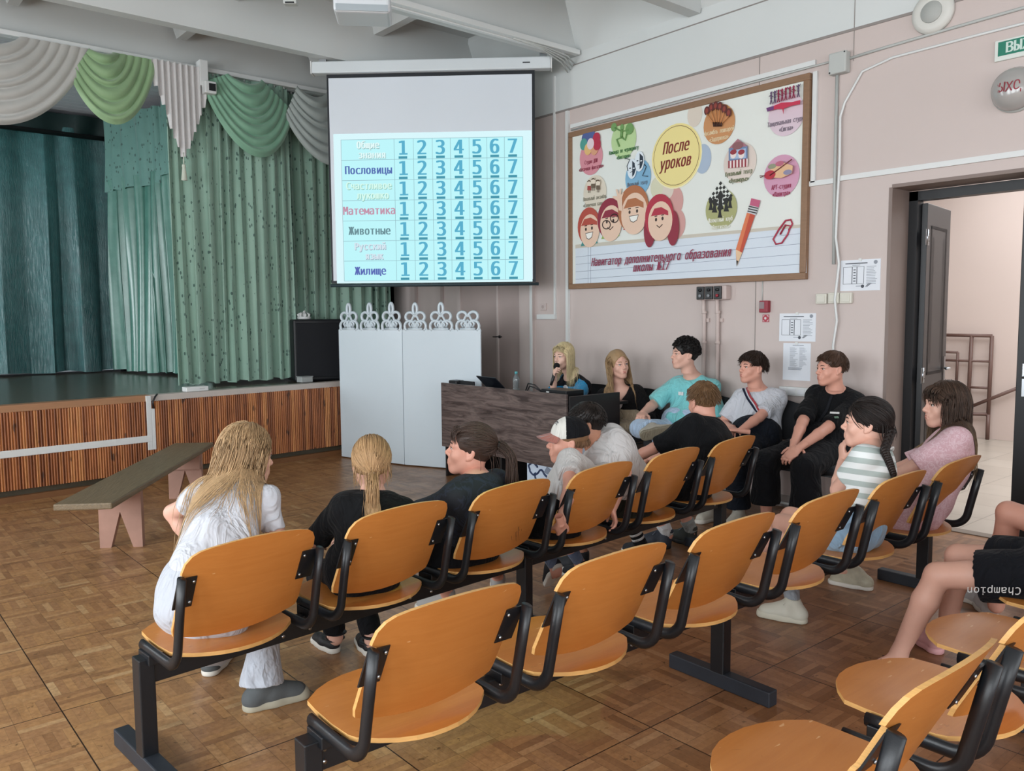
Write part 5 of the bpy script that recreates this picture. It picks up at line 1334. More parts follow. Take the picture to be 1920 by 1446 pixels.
# presenter
B = Body((5.34, 5.42, .575), dep(1073, 711, 7.52), -95, -92, .95, .92, .02)
h = Head(dep(1057, 668, 7.46), azv(-94, -4), sc=.98)
mic_m = dep(1043, 689, 7.33)
B.arm('R', dep(1040, 709, 7.36), V3(.3, .5, -1), unit(V3(-.35, -.30, .75)), unit(V3(-.7, .7, 0)), .95, .8).arm('L', V3(4.95, 5.35, .80), V3(.3, -1, -.6), unit(V3(-1, .2, 0)), V3(0, 0, 1), .4)
B.leg('L', V3(4.98, 5.30, .09), V3(-1, 0, 1), V3(4.78, 5.30, 0)).leg('R', V3(4.98, 5.56, .09), V3(-1, 0, 1), V3(4.78, 5.56, 0))
r, b = person('woman with long straight blond hair in blue and black jacket speaking into a microphone', B, h, True, 'pale', None, brow='#7a5f45', iris='#4d5a66')
tee(B, h, r, b, fabric('white blouse', '#d0cfd2'), .2, .010, t0=.0, neck=.072, wr=.003, seed=21, name='blouse')
BLUEJ = fabric('bright blue jacket', '#1b87b8'); 
def open_front(B, w0, top=.0, dz=0):
    def fn(f): f.cap(B.nk+B.fc*.16*B.k+B.tn*.05, B.pel+B.fp*.22*B.k, w0*B.k, w0*1.2*B.k, .01, 's')
    return fn
jk = sh_ = tee(B, h, r, b, [BLUEJ, fabric('black jacket panel', '#12131a')], 1.45, .026, t0=.02, neck=.070, wr=.006, seed=22, name='jacket', extra=open_front(B, .085))
me = jk.data; c0 = np.array([B.nk[0]-b[0], B.nk[1]-b[1], B.nk[2]-b[2]])
for p in me.polygons:
    d = np.array(p.center)-c0
    if d @ B.fc < .01 or (abs(d @ B.rc) < .10 and d[2] > -.06): p.material_index = 1
trousers(B, r, b, BLACK_P, 1.95, .012, .004, 22)
for sd in 'LR': shoe(r, b, B.A[sd], B.TO[sd], .95, BS, SOLEB)
hair_long(h, B, r, b, HAIR('platinum blond', '#d6c49a', .2), .33, 23, 480, .0, .1, fringe=.07, wav=.02, lift=(1.0, 1.05), cloth=sh_)
mi = thing('microphone', 'black handheld microphone at the mouth of the blond woman behind the desk', 'microphone', tuple(mic_m)); ax = unit(dep(1043, 688, 7.33)-dep(1033, 722, 7.30))
Mm = Matrix.Identity(4); xx = unit(np.cross(ax, (0, 0, 1))); yy = np.cross(ax, xx)
for i in range(3): Mm[i][0], Mm[i][1], Mm[i][2] = xx[i], yy[i], ax[i]
MB().lathe([(0, -.17), (.012, -.17), (.0135, -.10), (.017, -.03), (.019, -.015), (0, -.015)], 16, 0, Mm).build('handle', mat('black microphone body', '#141416', .4), mi)
MB().lathe([(0, -.018), (.018, -.018), (.027, -.002), (.029, .015), (.024, .032), (.012, .041), (0, .042)], 18, 0, Mm).build('foam_head', mat('black foam', '#0d0d0f', .95, bump=.5, bs=500, bd=.002), mi)
# woman in the cardigan
B = Body((5.33, 4.80, .575), dep(1160, 733, 7.12), -110, -120, .95, .95, .04)
h = Head(dep(1159, 684, 7.05), azv(198, 2), sc=1.0, roll=-5)
B.arm('L', dep(1206, 782, 6.85), V3(.6, -.5, -1), unit(V3(-.5, -.55, .1)), V3(0, -.3, 1), .55).arm('R', B.pel+V3(-.30, .02, .13), V3(.1, .8, -1), azv(-150, -10))
B.leg('L', V3(4.92, 4.62, .09), V3(-1, -.2, 1), V3(4.72, 4.58, 0)).leg('R', V3(4.98, 4.86, .09), V3(-1, 0, 1), V3(4.78, 4.86, 0))
r, b = person('smiling woman with long fair hair in black cardigan over a pale top, looking right', B, h, True, 'fair', None, brow='#8a6a4c', iris='#5a6470')
tee(B, h, r, b, fabric('pale camisole', '#cbb9b4'), .0, .010, t0=.0, neck=.105, wr=.003, seed=31, t1=.84, name='camisole', sides=())
sh_ = tee(B, h, r, b, fabric('black knit', '#131113', bs=200), 1.75, .024, t0=.05, neck=.10, wr=.006, seed=32, name='cardigan', extra=open_front(B, .10))
trousers(B, r, b, fabric('beige shorts', '#a8977f'), .90, .020, .004, 31)
for sd in 'LR': shoe(r, b, B.A[sd], B.TO[sd], .93, SOLEW, SOLEW)
hair_long(h, B, r, b, HAIR('dark blond', '#a98a66', .25), .52, 33, 300, .015, 1.3, wav=.05, lift=(.965, .99), spread=.2, sweep=RT*.16, cloth=sh_)
ph = thing('phone', 'black phone held by the woman in the cardigan', 'phone', tuple(dep(1207, 781, 6.80)), math.radians(30))
MB().box((-.038, -.006, -.07), (.038, .006, .07), 0, trs((0, 0, 0), 0, .9), .006).build('casing', mat('black phone', '#111214', .2), ph)
# youth with crossed legs
B = Body((5.36, 4.16, .58), dep(1303, 712, 6.74), -98, -104, 1.02, 1.05, .05, shw=.140)
h = Head(dep(1284, 665, 6.68), azv(-62, 2), sc=1.0)
B.leg('L', V3(4.93, 4.02, .10), V3(-1, -.1, 1), V3(4.70, 4.05, 0))
B.leg('R', dep(1224, 804, 6.30), V3(-.55, 1, .45), dep(1270, 806, 6.20)); B.K['R'] = dep(1200, 803, 6.50)
B.arm('L', dep(1312, 812, 6.45), V3(.7, -.4, -.8), unit(V3(-.6, .35, -.15)), V3(0, 0, 1), .5).arm('R', B.pel+V3(-.34, .16, .14), V3(.2, .9, -.6), azv(-120, -10))
r, b = person('youth with curly black hair and turquoise T-shirt sitting with one ankle on his knee', B, h, False, 'fair', None, brow='#1e1512')
TQ = fabric('turquoise cotton', '#78c6c9'); sh_ = tee(B, h, r, b, TQ, .95, .024, t0=-.02, neck=.062, wr=.010, seed=41)
patch('shirt_print', sh_, b, surface(sh_, b), 1277, 738, .05, .028, fabric('white print', '#dcdcdc'))
JN = fabric('light blue denim', '#a9bfd8', var=.12, vs=7); trousers(B, r, b, JN, 1.90, .015, .006, 41, flare=1.2)
TAUP = mat('taupe sneaker', '#a7a195', .6, var=.25, vs=40); TSOLE = mat('taupe ridged sole', '#7f7765', .7, bump=1., bs=70, bd=.01, stretch=(1, 1, .2))
shoe(r, b, B.A['L'], B.TO['L'], 1.05, TAUP, TSOLE)
shoe(r, b, B.A['R'], B.TO['R'], 1.08, TAUP, TSOLE, up=unit(FW+V3(0, 0, .45)), th=.03, lace=mat('grey blue lace', '#8d9ba8', .7)); sock(r, b, B.K['R'], B.A['R'], 1., fabric('navy sock', '#20242f'), .13, .045)
hair_curly(h, r, b, HAIR('black', '#120e0d', .2), 43)
# boy with the sash
B = Body((5.33, 3.50, .575), dep(1424, 735, 6.26), -100, -112, .96, .98, .04, shw=.140)
h = Head(dep(1411, 690, 6.20), azv(-72, 4), sc=.98)
B.arm('L', dep(1388, 808, 5.92), V3(.6, -.4, -.9), unit(V3(-.5, .6, .1)), V3(0, 0, 1), .6).arm('R', dep(1373, 803, 6.10), V3(.3, 1, -.5), unit(V3(-.7, -.4, .0)), V3(0, 0, 1), .6)
B.leg('L', V3(4.95, 3.36, .10), V3(-1, -.1, 1), V3(4.75, 3.34, 0)).leg('R', V3(4.97, 3.60, .095), V3(-1, .1, 1), V3(4.76, 3.58, 0))
r, b = person('boy in white T-shirt with a navy, white and red diagonal sash and dark hair', B, h, False, 'rosy', None, brow='#2b1e19')
sh_ = tee(B, h, r, b, WHITE_T, .80, .017, t0=.06, neck=.062, wr=.009, seed=51)
band('sash', sh_, b, surface(sh_, b), [(1396, 727), (1405, 746), (1420, 768), (1434, 786), (1446, 800)], (.016, .010, .016), [fabric('navy webbing', '#1b2136'), WHITE_T, fabric('red webbing', '#a8323c')])
trousers(B, r, b, fabric('dark navy trousers', '#151a24'), 1.93, .022, .006, 51, flare=1.4)
for sd in 'LR': shoe(r, b, B.A[sd], B.TO[sd], 1.02, mat('white knit sneaker', '#c3beb2', .7, bump=.4, bs=200), SOLEW)
hair_short(h, r, b, HAIR('dark brown short', '#33251e', .3), 53, 560, .042, (1.0, 1.07), .055)
# boy in black beside the door
B2 = Body((5.34, 2.96, .575), dep(1568, 735, 5.82), -96, -102, .98, 1.0, .05, shw=.140)
h2 = Head(dep(1559, 692, 5.74), azv(-62, 0), sc=.99)
B2.arm('L', dep(1496, 842, 5.42), V3(.6, -.4, -.8), unit(V3(-.55, .35, -.45)), V3(-.4, -.4, .8), .55).arm('R', dep(1487, 838, 5.50), V3(.3, 1, -.4), unit(V3(-.6, -.35, -.45)), V3(-.4, .4, .8), .55)
B2.leg('L', V3(4.95, 2.84, .10), V3(-1, -.1, 1), V3(4.75, 2.82, 0)).leg('R', V3(4.95, 3.14, .10), V3(-1, .1, 1), V3(4.75, 3.16, 0))
r2, b2 = person('boy all in black with short brown hair and clasped hands, nearest the door frame', B2, h2, False, 'rosy', None, brow='#3a2a22')
sh_ = tee(B2, h2, r2, b2, BLACK_T, .90, .018, t0=.02, neck=.062, wr=.008, seed=61); bv = surface(sh_, b2)
patch('shirt_print', sh_, b2, bv, 1565, 775, .06, .020, fabric('white print', '#dcdcdc')); patch('shirt_print', sh_, b2, bv, 1568, 783, .03, .016, fabric('green print', '#5d7a68'))
band('bag_strap', sh_, b2, bv, [(1560, 742), (1550, 770), (1530, 800), (1520, 815)], (.018,), [fabric('black strap', '#1c1d22')])
trousers(B2, r2, b2, BLACK_P, 1.72, .026, .006, 61, flare=1.9)
for sd in 'LR': shoe(r2, b2, B2.A[sd], B2.TO[sd], 1.0, mat('white sneaker', '#c9c8c3', .6), SOLEW)
hair_short(h2, r2, b2, HAIR('short brown', '#4a3427', .3), 63, 560, .026, (.985, 1.035), .030)

# ---- girl with the braid, second row
B = Body(rowpt(RB, 4, .02, -.055, .50), onY(1634, 846, 1.80), -10, -8, .84, .95, .045)
h = Head(onY(1627, 795, 1.84), azv(-22, 2), sc=.97)
B.leg('L', onZ(1487, 1133, .085), V3(.4, 1, .8), onZ(1418, 1152, .0)).leg('R', V3(3.60, 2.42, .17), V3(.2, 1, 1.), V3(3.55, 2.60, .08))
B.K['R'] = onY(1482, 968, 2.26); B.K['L'] = V3(3.70, 2.26, .44)
B.arm('L', onY(1580, 862, 1.98), V3(-.6, .1, -1), unit(V3(.02, .10, 1)), unit(V3(-.6, .5, 0)), .75, .5).arm('R', B.pel+V3(.12, .16, .08), V3(.8, -.8, -.3), azv(-40, -10))
r, b = person('girl with a long dark braid, striped top and denim shorts, hand at her chin', B, h, True, 'fair', None, brow='#2b1e19')
STR = bpy.data.materials.new('white and sage striped jersey'); STR.use_nodes = True; t = NT(STR); bs_ = t.n['Principled BSDF']
sx = t.new('ShaderNodeSeparateXYZ'); t.link(t.coord('Object'), sx.inputs[0])
zz = t.math('ADD', sx.outputs[2], t.math('MULTIPLY', sx.outputs[0], .18))
t.link(t.mix(t.math('GREATER_THAN', t.math('FRACT', t.math('MULTIPLY', zz, 19)), .52), lin('#dfe3e3'), lin('#a9b5b2')), bs_.inputs['Base Color']); bs_.inputs['Roughness'].default_value = .85
sh_ = tee(B, h, r, b, STR, .60, .016, t0=.10, neck=.100, wr=.004, seed=71, ncut=B.tn+B.fc*.45)
q = MB()
nd = unit(B.tn+B.fc*.45)
for rr, c, d, nn in ((.108*B.k, B.nk-B.tn*.028, nd, 60),):
    x = unit(np.cross(d, (0, 1, 0))); y = np.cross(d, x); 
    q.tube([c+(x*math.cos(a)+y*math.sin(a))*(rr+.006+.004*math.sin(a*14))-b+d*.004*math.sin(a*11) for a in np.linspace(0, 2*PI, nn, endpoint=False)], .005, 5, cyc=True)
q.build('frill', fabric('white frill', '#e2e2e0'), sh_)
DEN = fabric('pale denim', '#8fb0cc', var=.2, vs=9, bs=260); trousers(B, r, b, DEN, .55, .022, .006, 71, flare=1.12)
CREAM = mat('cream leather sneaker', '#d5d4c6', .5, bump=.1, bs=120); BEI = mat('beige sneaker', '#b7b19c', .6, var=.3, vs=30)
shoe(r, b, B.A['L'], B.TO['L'], .95, CREAM, mat('thick cream sole', '#d3d0bf', .5), th=.036, lace=mat('cream lace', '#d8d6ca', .7)); shoe(r, b, B.A['R'], B.TO['R'], .95, CREAM, SOLEW)
for sd in 'LR': sock(r, b, B.K[sd], B.A[sd], .9, fabric('grey sock light', '#9aa0a8'), .07, .042)
br = [h.w((.03, -.105, -.02)), onY(1658, 845, 1.70), onY(1668, 868, 1.68), onY(1676, 892, 1.67)]
hair_tail(h, B, r, b, HAIR('black brown', '#1f1715', .35), (.02, -.112, -.03), .2, 73, 520, 0, 10, .01, stray=25, tm=mat('black hair band', '#121214', .6), braid=br)
# ---- girl in pink, end of the second row
B = Body(rowpt(RB, 5, .03, -.05, .50), onY(1786, 818, 1.74), -20, -32, .86, 1.0, .045)
h = Head(onY(1774, 760, 1.78), azv(-46, 0), sc=.98)
B.leg('L', onZ(1592, 1066, .10), V3(0, 1, 1), onZ(1552, 1092, 0)).leg('R', V3(4.42, 2.26, .09), V3(.1, 1, 1), V3(4.44, 2.46, 0))
B.arm('L', B.pel+V3(-.13, .20, .06), V3(-.8, -.8, -.5), azv(10, -20)).arm('R', B.pel+V3(.08, .30, .08), V3(.8, -.3, -.6), azv(-50, -10))
r, b = person('girl in pink lace dress with long brown hair over the last seat by the door', B, h, True, 'fair', None, brow='#4a3528')
PKL = leaf_pattern('pink lace', '#d6adb6', '#e3c6cd', 30)
def skirt(f):
    for sd in 'LR': f.cap(B.H[sd], B.K[sd]*.75+B.H[sd]*.25, .10, .10, .04)
sh_ = tee(B, h, r, b, PKL, .80, .026, t0=-.04, neck=.068, wr=.004, seed=81, name='dress', extra=lambda f: (B.torso(f, .026, 0, .3), skirt(f)))
for sd in 'LR': shoe(r, b, B.A[sd], B.TO[sd], .92, BEI, SOLEW)
hair_long(h, B, r, b, HAIR('brown with blond ends', '#47352a', .4, (1.02, .78, '#a58a66')), .44, 83, 560, .0, .2, fringe=.11, wav=.10, cloth=sh_)

# ---- child in black shorts, third row, only the legs in the picture
B = Body(rowpt(RC, 4, .02, .02, .535), V3(3.55, .82, .90), -5, -5, .90, 1.0, .05)
h = Head((3.57, .84, 1.03), azv(-10, 0), sc=.97)
B.leg('L', onZ(1686, 1224, .10), V3(-.1, 1, 1), onZ(1626, 1264, .0)).leg('R', onZ(1772, 1195, .10), V3(.1, 1, 1), onZ(1712, 1190, .0))
B.arm('L', B.pel+V3(-.0, -.02, .10), V3(-.6, -.8, -.2), azv(60, -20)).arm('R', B.pel+V3(.14, .02, .10), V3(.8, -.6, -.3), azv(-40, -20))
r, b = person('child in black shorts and pink clogs, bare legs showing at the right edge', B, h, False, 'fair', None, fat=1.02)
tee(B, h, r, b, fabric('grey cotton', '#8a8d90'), .8, .026, t0=0, neck=.062, seed=91)
sh_ = trousers(B, r, b, fabric('black sport shorts', '#101218'), .62, .026, .004, 91, flare=1.15)
LG = MB(); H_, K_ = B.H['L'], B.K['L']; ax = unit(K_-H_); up_ = unit(V3(0, 0, 1)-ax*ax[2]); ou = np.cross(up_, ax); ou = ou if ou[0] < 0 else -ou
Mt = Matrix.Identity(4); sd_ = unit(ou*.93-up_*.25); ux = ax; uy = np.cross(sd_, ux)
cpt = H_+(K_-H_)*.44+sd_*.117-b
for i in range(3): Mt[i][0], Mt[i][1], Mt[i][2], Mt[i][3] = ux[i], uy[i], sd_[i], cpt[i]
LG.text('Champion', .042, Mt, 0, .0008, 'CENTER', .25, .0)
LG.build('printed_lettering', fabric('white print', '#dcdcdc'), sh_)
PC = mat('pink rubber clog', '#d8a2a4', .5)
for sd in 'LR':
    c_ = shoe(r, b, B.A[sd], B.TO[sd], .92, PC, PC, kind='low', th=.03)
    q = MB(); d = azv_h(B.TO[sd]-B.A[sd])
    for k_ in range(5): q.lathe([(0, 0), (.006, 0), (.006, .003), (0, .003)], 10, 0, Matrix.Translation(tuple(B.TO[sd]-b-d*(.05+.018*k_)+V3(d[1], -d[0], 0)*(.02 if k_ % 2 else -.02)+V3(0, 0, .072))))
    q.build('vent_hole', mat('dark hole', '#4a2f30', .8), c_)
hair_short(h, r, b, HAIR('brown', '#6e5238'), 93, 200, .04)
# ---- neighbour with a raised knee
B = Body(rowpt(RC, 5, .05, .02, .55), V3(4.16, .84, .96), 12, 5, .95, 1.0, .05)
h = Head((4.18, .86, 1.10), azv(-5, 0), sc=.98)
B.leg('L', V3(4.28, 1.45, .10), V3(0, 1, 1.), V3(4.20, 1.64, 0)).leg('R', V3(4.50, 1.62, .10), V3(.2, 1, 1), V3(4.58, 1.80, 0))
B.leg('L', onZ(1868, 1130, .10), V3(0, .9, 1.), onZ(1832, 1128, 0)); B.K['L'] = onZ(1892, 962, .58)
B.arm('L', B.pel+V3(.0, .02, .10), V3(-.6, -.8, -.2), azv(60, -20)).arm('R', B.pel+V3(.14, .04, .10), V3(.8, -.6, -.3), azv(-40, -20))
r, b = person('child at the right edge with a bare raised knee and white sneakers', B, h, False, 'rosy')
tee(B, h, r, b, BLACK_T, .8, .026, t0=0, neck=.062, seed=95); trousers(B, r, b, BLACK_P, .5, .022, .004, 95)
for sd in 'LR': shoe(r, b, B.A[sd], B.TO[sd], .95, mat('white mesh sneaker', '#c8c9cb', .6, bump=.4, bs=300), SOLEW, lace=mat('black lace', '#15161a', .6))
hair_short(h, r, b, HAIR('dark brown short', '#33251e', .3), 97, 200, .04)
# ================================================================ hanging projection screen
SP = np.array([3.95, 7.35]); SDr = np.array([1.6, -1.5])/math.hypot(1.6, 1.5); SNr = np.array([-SDr[1]*0-1.5, -1.6])/math.hypot(1.6, 1.5)
Ms = Matrix(((SDr[0], 0, SNr[0], SP[0]), (SDr[1], 0, SNr[1], SP[1]), (0, 1, 0, 0), (0, 0, 0, 1)))     # local x along the screen, y up, z towards the hall
def on_screen(x, y):
    n = np.array([SNr[0], SNr[1], 0]); P0 = np.array([SP[0], SP[1], 0]); r = ray(x, y); t = ((P0-EYE) @ n)/(r @ n); p = EYE+r*t
    return float((p[:2]-SP) @ SDr), float(p[2])
ps = thing('projection_screen', 'pull-down projection screen hung from the ceiling, a quiz table projected on it', 'projection screen', (SP[0], SP[1], 1.8)); oS = np.array([SP[0], SP[1], 1.8])
q = MB().box((-.165, 3.835, -.05), (2.125, 3.945, .06), 0, Ms, .012)
q.build('case', mat('white screen case', '#d6dcdf', .35), ps, oS)
for x in (-.175, 2.125): MB().box((x, 3.83, -.052), (x+.012, 3.95, .064), 0, Ms, .003).build('end_cap', PLAS, ps, oS)
MB().box((1.86, 3.885, .060), (1.93, 3.895, .062), 0, Ms).build('name_plate', DARKM, ps, oS)
for x in (-.10, 2.02): MB().box((x, 3.945, -.03), (x+.07, 3.985, .03), 0, Ms).box((x+.03, 3.94, -.01), (x+.04, 4.0, .01), 0, Ms).build('ceiling_bracket', STEEL, ps, oS)
xa, xb = -.036, 1.972
fb = MB().box((xa, 1.83, -.004), (xb, 3.84, .0), 0, Ms); MB_ = fb.build('black_border', mat('black screen border', '#11161e', .6), ps, oS)
MB().box((-.018, 1.86, .0), (1.945, 3.80, .0015), 0, Ms).build('fabric', mat('matt white screen fabric', '#d9dfe6', .8), ps, oS)
MB().tube([np.array(Ms @ Vector((xa-.01, 1.812, 0))), np.array(Ms @ Vector((xb+.03, 1.812, 0)))], .016, 10).build('bottom_bar', mat('dark bottom bar', '#23343a', .4), ps, oS)
def em(nm, c, s=1.): return mat('projected '+nm, '#000000', 1., spec=0., emit=c, es=s*.61)
x0, z1 = on_screen(625, 247); x1, _ = on_screen(997, 249); _, z0 = on_screen(800, 530)
z1 = (on_screen(625, 247)[1]+on_screen(998, 249)[1])/2; W_, H_ = x1-x0, z1-z0
sl = MB().box((x0, z0, .002), (x1, z1, .003), 0, Ms); slide = sl.build('projected_slide', em('white light', '#d9f7fc', 1.0), ps, oS)
U = lambda u: x0+u*W_; Vv_ = lambda v: z1-v*H_
cell = MB().box((U(.04), Vv_(.985), .0032), (U(.955), Vv_(.040), .0036), 0, Ms); cell.build('projected_table', em('cyan light', '#bff6fb', 1.0), slide)
slide.children[0].data.transform(Matrix.Translation(-Vector(oS)))
cols = [.308, .405, .501, .592, .686, .775, .863, .955]; rows = np.linspace(.040, .985, 8)
ln = MB()
for c in [.038]+cols: ln.box((U(c)-.002, Vv_(.985), .0038), (U(c)+.002, Vv_(.04), .0042), 0, Ms)
for rr in rows: ln.box((U(.038), Vv_(rr)-.002, .0038), (U(.955), Vv_(rr)+.002, .0042), 0, Ms)
ln.build('projected_lines', em('grey line', '#9bbfc8', .9), slide, oS)
nu = MB()
for i in range(7):
    for j in range(7):
        cx = (cols[j]+cols[j+1])/2-.005; cy = rows[i]+(rows[i+1]-rows[i])*.45
        nu.text(str(j+1), .185, Ms @ Matrix.Translation((U(cx), Vv_(cy), .0045)), 0, .0003, bold=.007)
        b_ = rows[i+1]-.012; nu.box((U(cx)-.042, Vv_(b_+.006)-.003, .0042), (U(cx)+.042, Vv_(b_-.010)-.003, .0048), 1, Ms)
nu.build('projected_numbers', [em('blue digits', '#5fb4d2', .95), em('teal underline', '#4f9fb5', .9)], slide, oS)
tl = [(['Общие', 'знания'], '#e4fbfb', '#9fc3c3'), (['Пословицы'], '#5a72b4', None), (['Счастливое', 'лукошко'], '#d8fbf0', '#93c7b9'), (['Математика'], '#c496ac', None), (['Животные'], '#6d9098', None), (['Русский', 'язык'], '#d6e6f0', '#9fb6c4'), (['Жилище'], '#5d6cb6', None)]
tx = MB(); tm_ = []
for i, (ls, c, sh2) in enumerate(tl):
    if sh2: tm_.append(em('title shadow '+sh2, sh2, .95)); 
    a = len(tm_)-1; tm_.append(em('title '+c, c, 1.)); k = len(tm_)-1
    for n_, l_ in enumerate(ls):
        cy = rows[i]+(rows[i+1]-rows[i])*(.5 if len(ls) == 1 else (.27, .75)[n_]); cx = .175+(.02 if n_ else 0)
        sz = .108 if len(ls) == 1 else .094
        if sh2: tx.text(l_, sz, Ms @ Matrix.Translation((U(cx)+.005, Vv_(cy)-.006, .0044)), a, .0002, bold=.0035, sx=.88)
        tx.text(l_, sz, Ms @ Matrix.Translation((U(cx), Vv_(cy), .005)), k, .0002, bold=.0035, sx=.88)
tx.build('projected_titles', tm_, slide, oS)

# ================================================================ projector and ceiling duct
pj = dep(681, 18, 4.9); pw = .30
pr_ = thing('projector', 'white ceiling projector seen from behind, its ports facing the hall', 'projector', tuple(pj), -YAW+math.radians(6))
MB().box((-.165, -.12, -.055), (.165, .14, .065), 0, None, .022, 3).build('casing', mat('white projector casing', '#c9ced2', .35), pr_)
MB().box((-.15, -.122, -.05), (.15, -.118, -.012), 0, None, .0).build('grey_rear_panel', mat('grey projector underside', '#9aa3a8', .4), pr_)
q = MB()
for x, w_, z_, hh in ((-.05, .022, .03, .016), (-.02, .03, .028, .016), (.012, .012, .035, .012), (.03, .012, .035, .012), (.052, .014, .02, .012), (.075, .014, .02, .012), (.105, .026, .03, .03)): q.box((x-w_/2, -.124, z_-hh/2), (x+w_/2, -.117, z_+hh/2))
q.build('port_panel', DARKM, pr_)
q = MB().tube([(-.02, -.13, .03), (-.02, -.17, .05), (-.03, -.15, .13), (-.02, -.05, .3), (0, 0, .6)], .008, 8).tube([(-.05, -.13, .03), (-.06, -.17, .04), (-.06, -.15, .12), (-.02, -.05, .32)], .006, 8).tube([(.10, -.125, .03), (.11, -.17, .06), (.07, -.12, .14), (.01, -.03, .3)], .007, 8)
q.build('cable', [PLASG], pr_)
MB().tube([(0, 0, .06), (0, 0, 4.46-pj[2])], .022, 12).box((-.09, -.09, .06), (.09, .09, .075)).box((-.08, -.08, 4.42-pj[2]), (.08, .08, 4.45-pj[2])).build('ceiling_mount', PLAS, pr_)
sb = thing('ceiling_socket', 'small grey ceiling socket left of the projector', 'socket', tuple(dep(545, 1, 5.6)), -YAW); zc = dep(545, 1, 5.6)[2]
MB().box((-.045, -.03, -.03), (.045, .03, .03), 0, None, .006).build('casing', PLASG, sb)
MB().box((-.03, -.033, -.028), (.03, -.029, -.018)).build('port_strip', DARKM, sb); MB().tube([(0, 0, .03), (0, 0, 4.45-zc)], .012, 8).build('stem', PLASG, sb)
q = MB().box((3.5, 5.70, 3.965), (5.70, 5.765, 4.01), 0, None, .004).box((3.5, 5.765, 3.955), (5.55, 5.80, 3.972), 0)
for k in range(4): q.tube([(4.9+.1*k, 5.74, 3.962-.003*k), (5.3, 5.72+.015*k, 3.955-.006*k), (5.55, 5.72+.03*k, 3.93-.012*k), (5.70, 5.78+.03*k, 3.90-.02*k)], .007, 6, 1)
tag(q.build('ceiling_cable_duct', [PLAS, PLASG]), 'white cable duct with loose cables under the ceiling rib, right of the projector', 'cable duct')

# ================================================================ the large printed board on the right wall
XB = XR-.034
Mb = Matrix(((0, 0, -1, XB), (-1, 0, 0, 5.845), (0, 1, 0, 0), (0, 0, 0, 1)))      # local x towards the hall rear, y up, z out of the wall
def bd(x, y): p = onX(x, y, XB); return (5.845-p[1], p[2])
nb = thing('notice_board', 'large brown-framed printed board about after-school clubs on the pink wall', 'notice board', (XR, 4.6, 1.75)); oB = np.array([XR, 4.6, 1.75])
BW, Z0, Z1 = 2.533, 1.760, 3.264
fr = MB()
for a, c in (((0, Z0), (BW, Z0+.05)), ((0, Z1-.05), (BW, Z1)), ((0, Z0+.05), (.048, Z1-.05)), ((BW-.05, Z0+.05), (BW, Z1-.05))): fr.box((a[0], a[1], -.033), (c[0], c[1], .012), 0, Mb, .004)
fr.build('frame', mat('brown wood frame', '#8a6a50', .5, var=.2, vs=9, stretch=(1, 2, 6)), nb, oB)
ps2 = MB().box((.04, Z0+.04, -.03), (BW-.04, Z1-.04, 0), 0, Mb).build('poster', mat('pale printed paper', '#e3e6e0', .45), nb, oB)
def pic(name, mb_, cols_): return mb_.build(name, [mat('print '+c, c, .5) for c in cols_], ps2, oB)
LV = [0]
def lay(): LV[0] += 1; return .0004+.00022*LV[0]
def ell_(mb_, x, y, rx, ry, mi, z=None):
    """disc at picture point (x, y) with half sizes in metres"""
    c = bd(x, y); mb_.disc(c, rx, 28, mi, Mb @ Matrix.Translation((0, 0, z or lay())), ry, .0004)
def poly_(mb_, pts, mi, z=None): mb_.prism([bd(*p) for p in pts][::-1], 0, .0004, mi, Mb @ Matrix.Translation((0, 0, z or lay())))
def line_(mb_, pts, r, mi, cyc=False):
    z = lay(); mb_.tube([np.array(Mb @ Vector((*bd(*p), z))) for p in pts], r, 5, mi, cyc=cyc)
def txt_(mb_, s_, x, y, size, mi, shear=.0, sx=.8, bold=.0): mb_.text(s_, size, Mb @ Matrix.Translation((*bd(x, y), lay())), mi, .0002, shear=shear, sx=sx, bold=bold)
q = MB(); poly_(q, [(1079, 462), (1512, 423), (1512, 512), (1079, 538)], 0); poly_(q, [(1079, 459), (1512, 420), (1512, 426), (1079, 466)], 1)
for k in range(5):
    a, b_ = 482+13.6*k, 437+19.5*k; line_(q, [(1080, a+.3*k), (1511, b_-.2*k)], .0014, 2)
for x in (1103, 1108): line_(q, [(x, 462), (x, 537)], .0012, 2)
pic('printed_notebook_paper', q, ['#d6dfe9', '#c9c2b4', '#8a93a8'])
q = MB()
BLN = ['#d9cdbf', '#a9b9cc', '#cf9d97', '#d5d3b8']
for x, y, rx, ry, c in ((1303, 215, .075, .10, 0), (1318, 298, .085, .12, 1), (1264, 378, .10, .13, 2), (1268, 420, .10, .13, 2), (1250, 355, .08, .09, 0), (1232, 352, .07, .09, 3)): q = MB(); ell_(q, x, y, rx, ry, 0); pic('printed_balloon', q, [BLN[c]])
q = MB(); ell_(q, 1268.5, 293, .268, .272, 2); ell_(q, 1268, 292, .262, .266, 0); ell_(q, 1268, 292, .245, .249, 1); ell_(q, 1268, 292, .240, .244, 0)
txt_(q, 'После', 1267, 275, .14, 3, .3, .74, .004); txt_(q, 'уроков', 1266, 304, .14, 3, .3, .74, .004)
pic('printed_title_disc', q, ['#ecdc94', '#6d4a2c', '#f1e8bd', '#7c2318'])
CL_ = [(1109, 295, '#d68f9a'), (1170, 262, '#b9d49a'), (1116, 362, '#dcd2c0'), (1197, 333, '#7fb0cf'), (1349, 233, '#c78d5c'), (1388, 305, '#ddcfc5'), (1475, 215, '#d9c4cf'), (1466, 330, '#cf9ab4'), (1353, 392, '#a7a873')]
q = MB(); cols_ = [c for _, _, c in CL_]
for i, (x, y, c) in enumerate(CL_): q = MB(); ell_(q, x, y, .150 if x < 1250 else .152, .165 if x < 1250 else .158, 0); pic('printed_circle', q, [c])
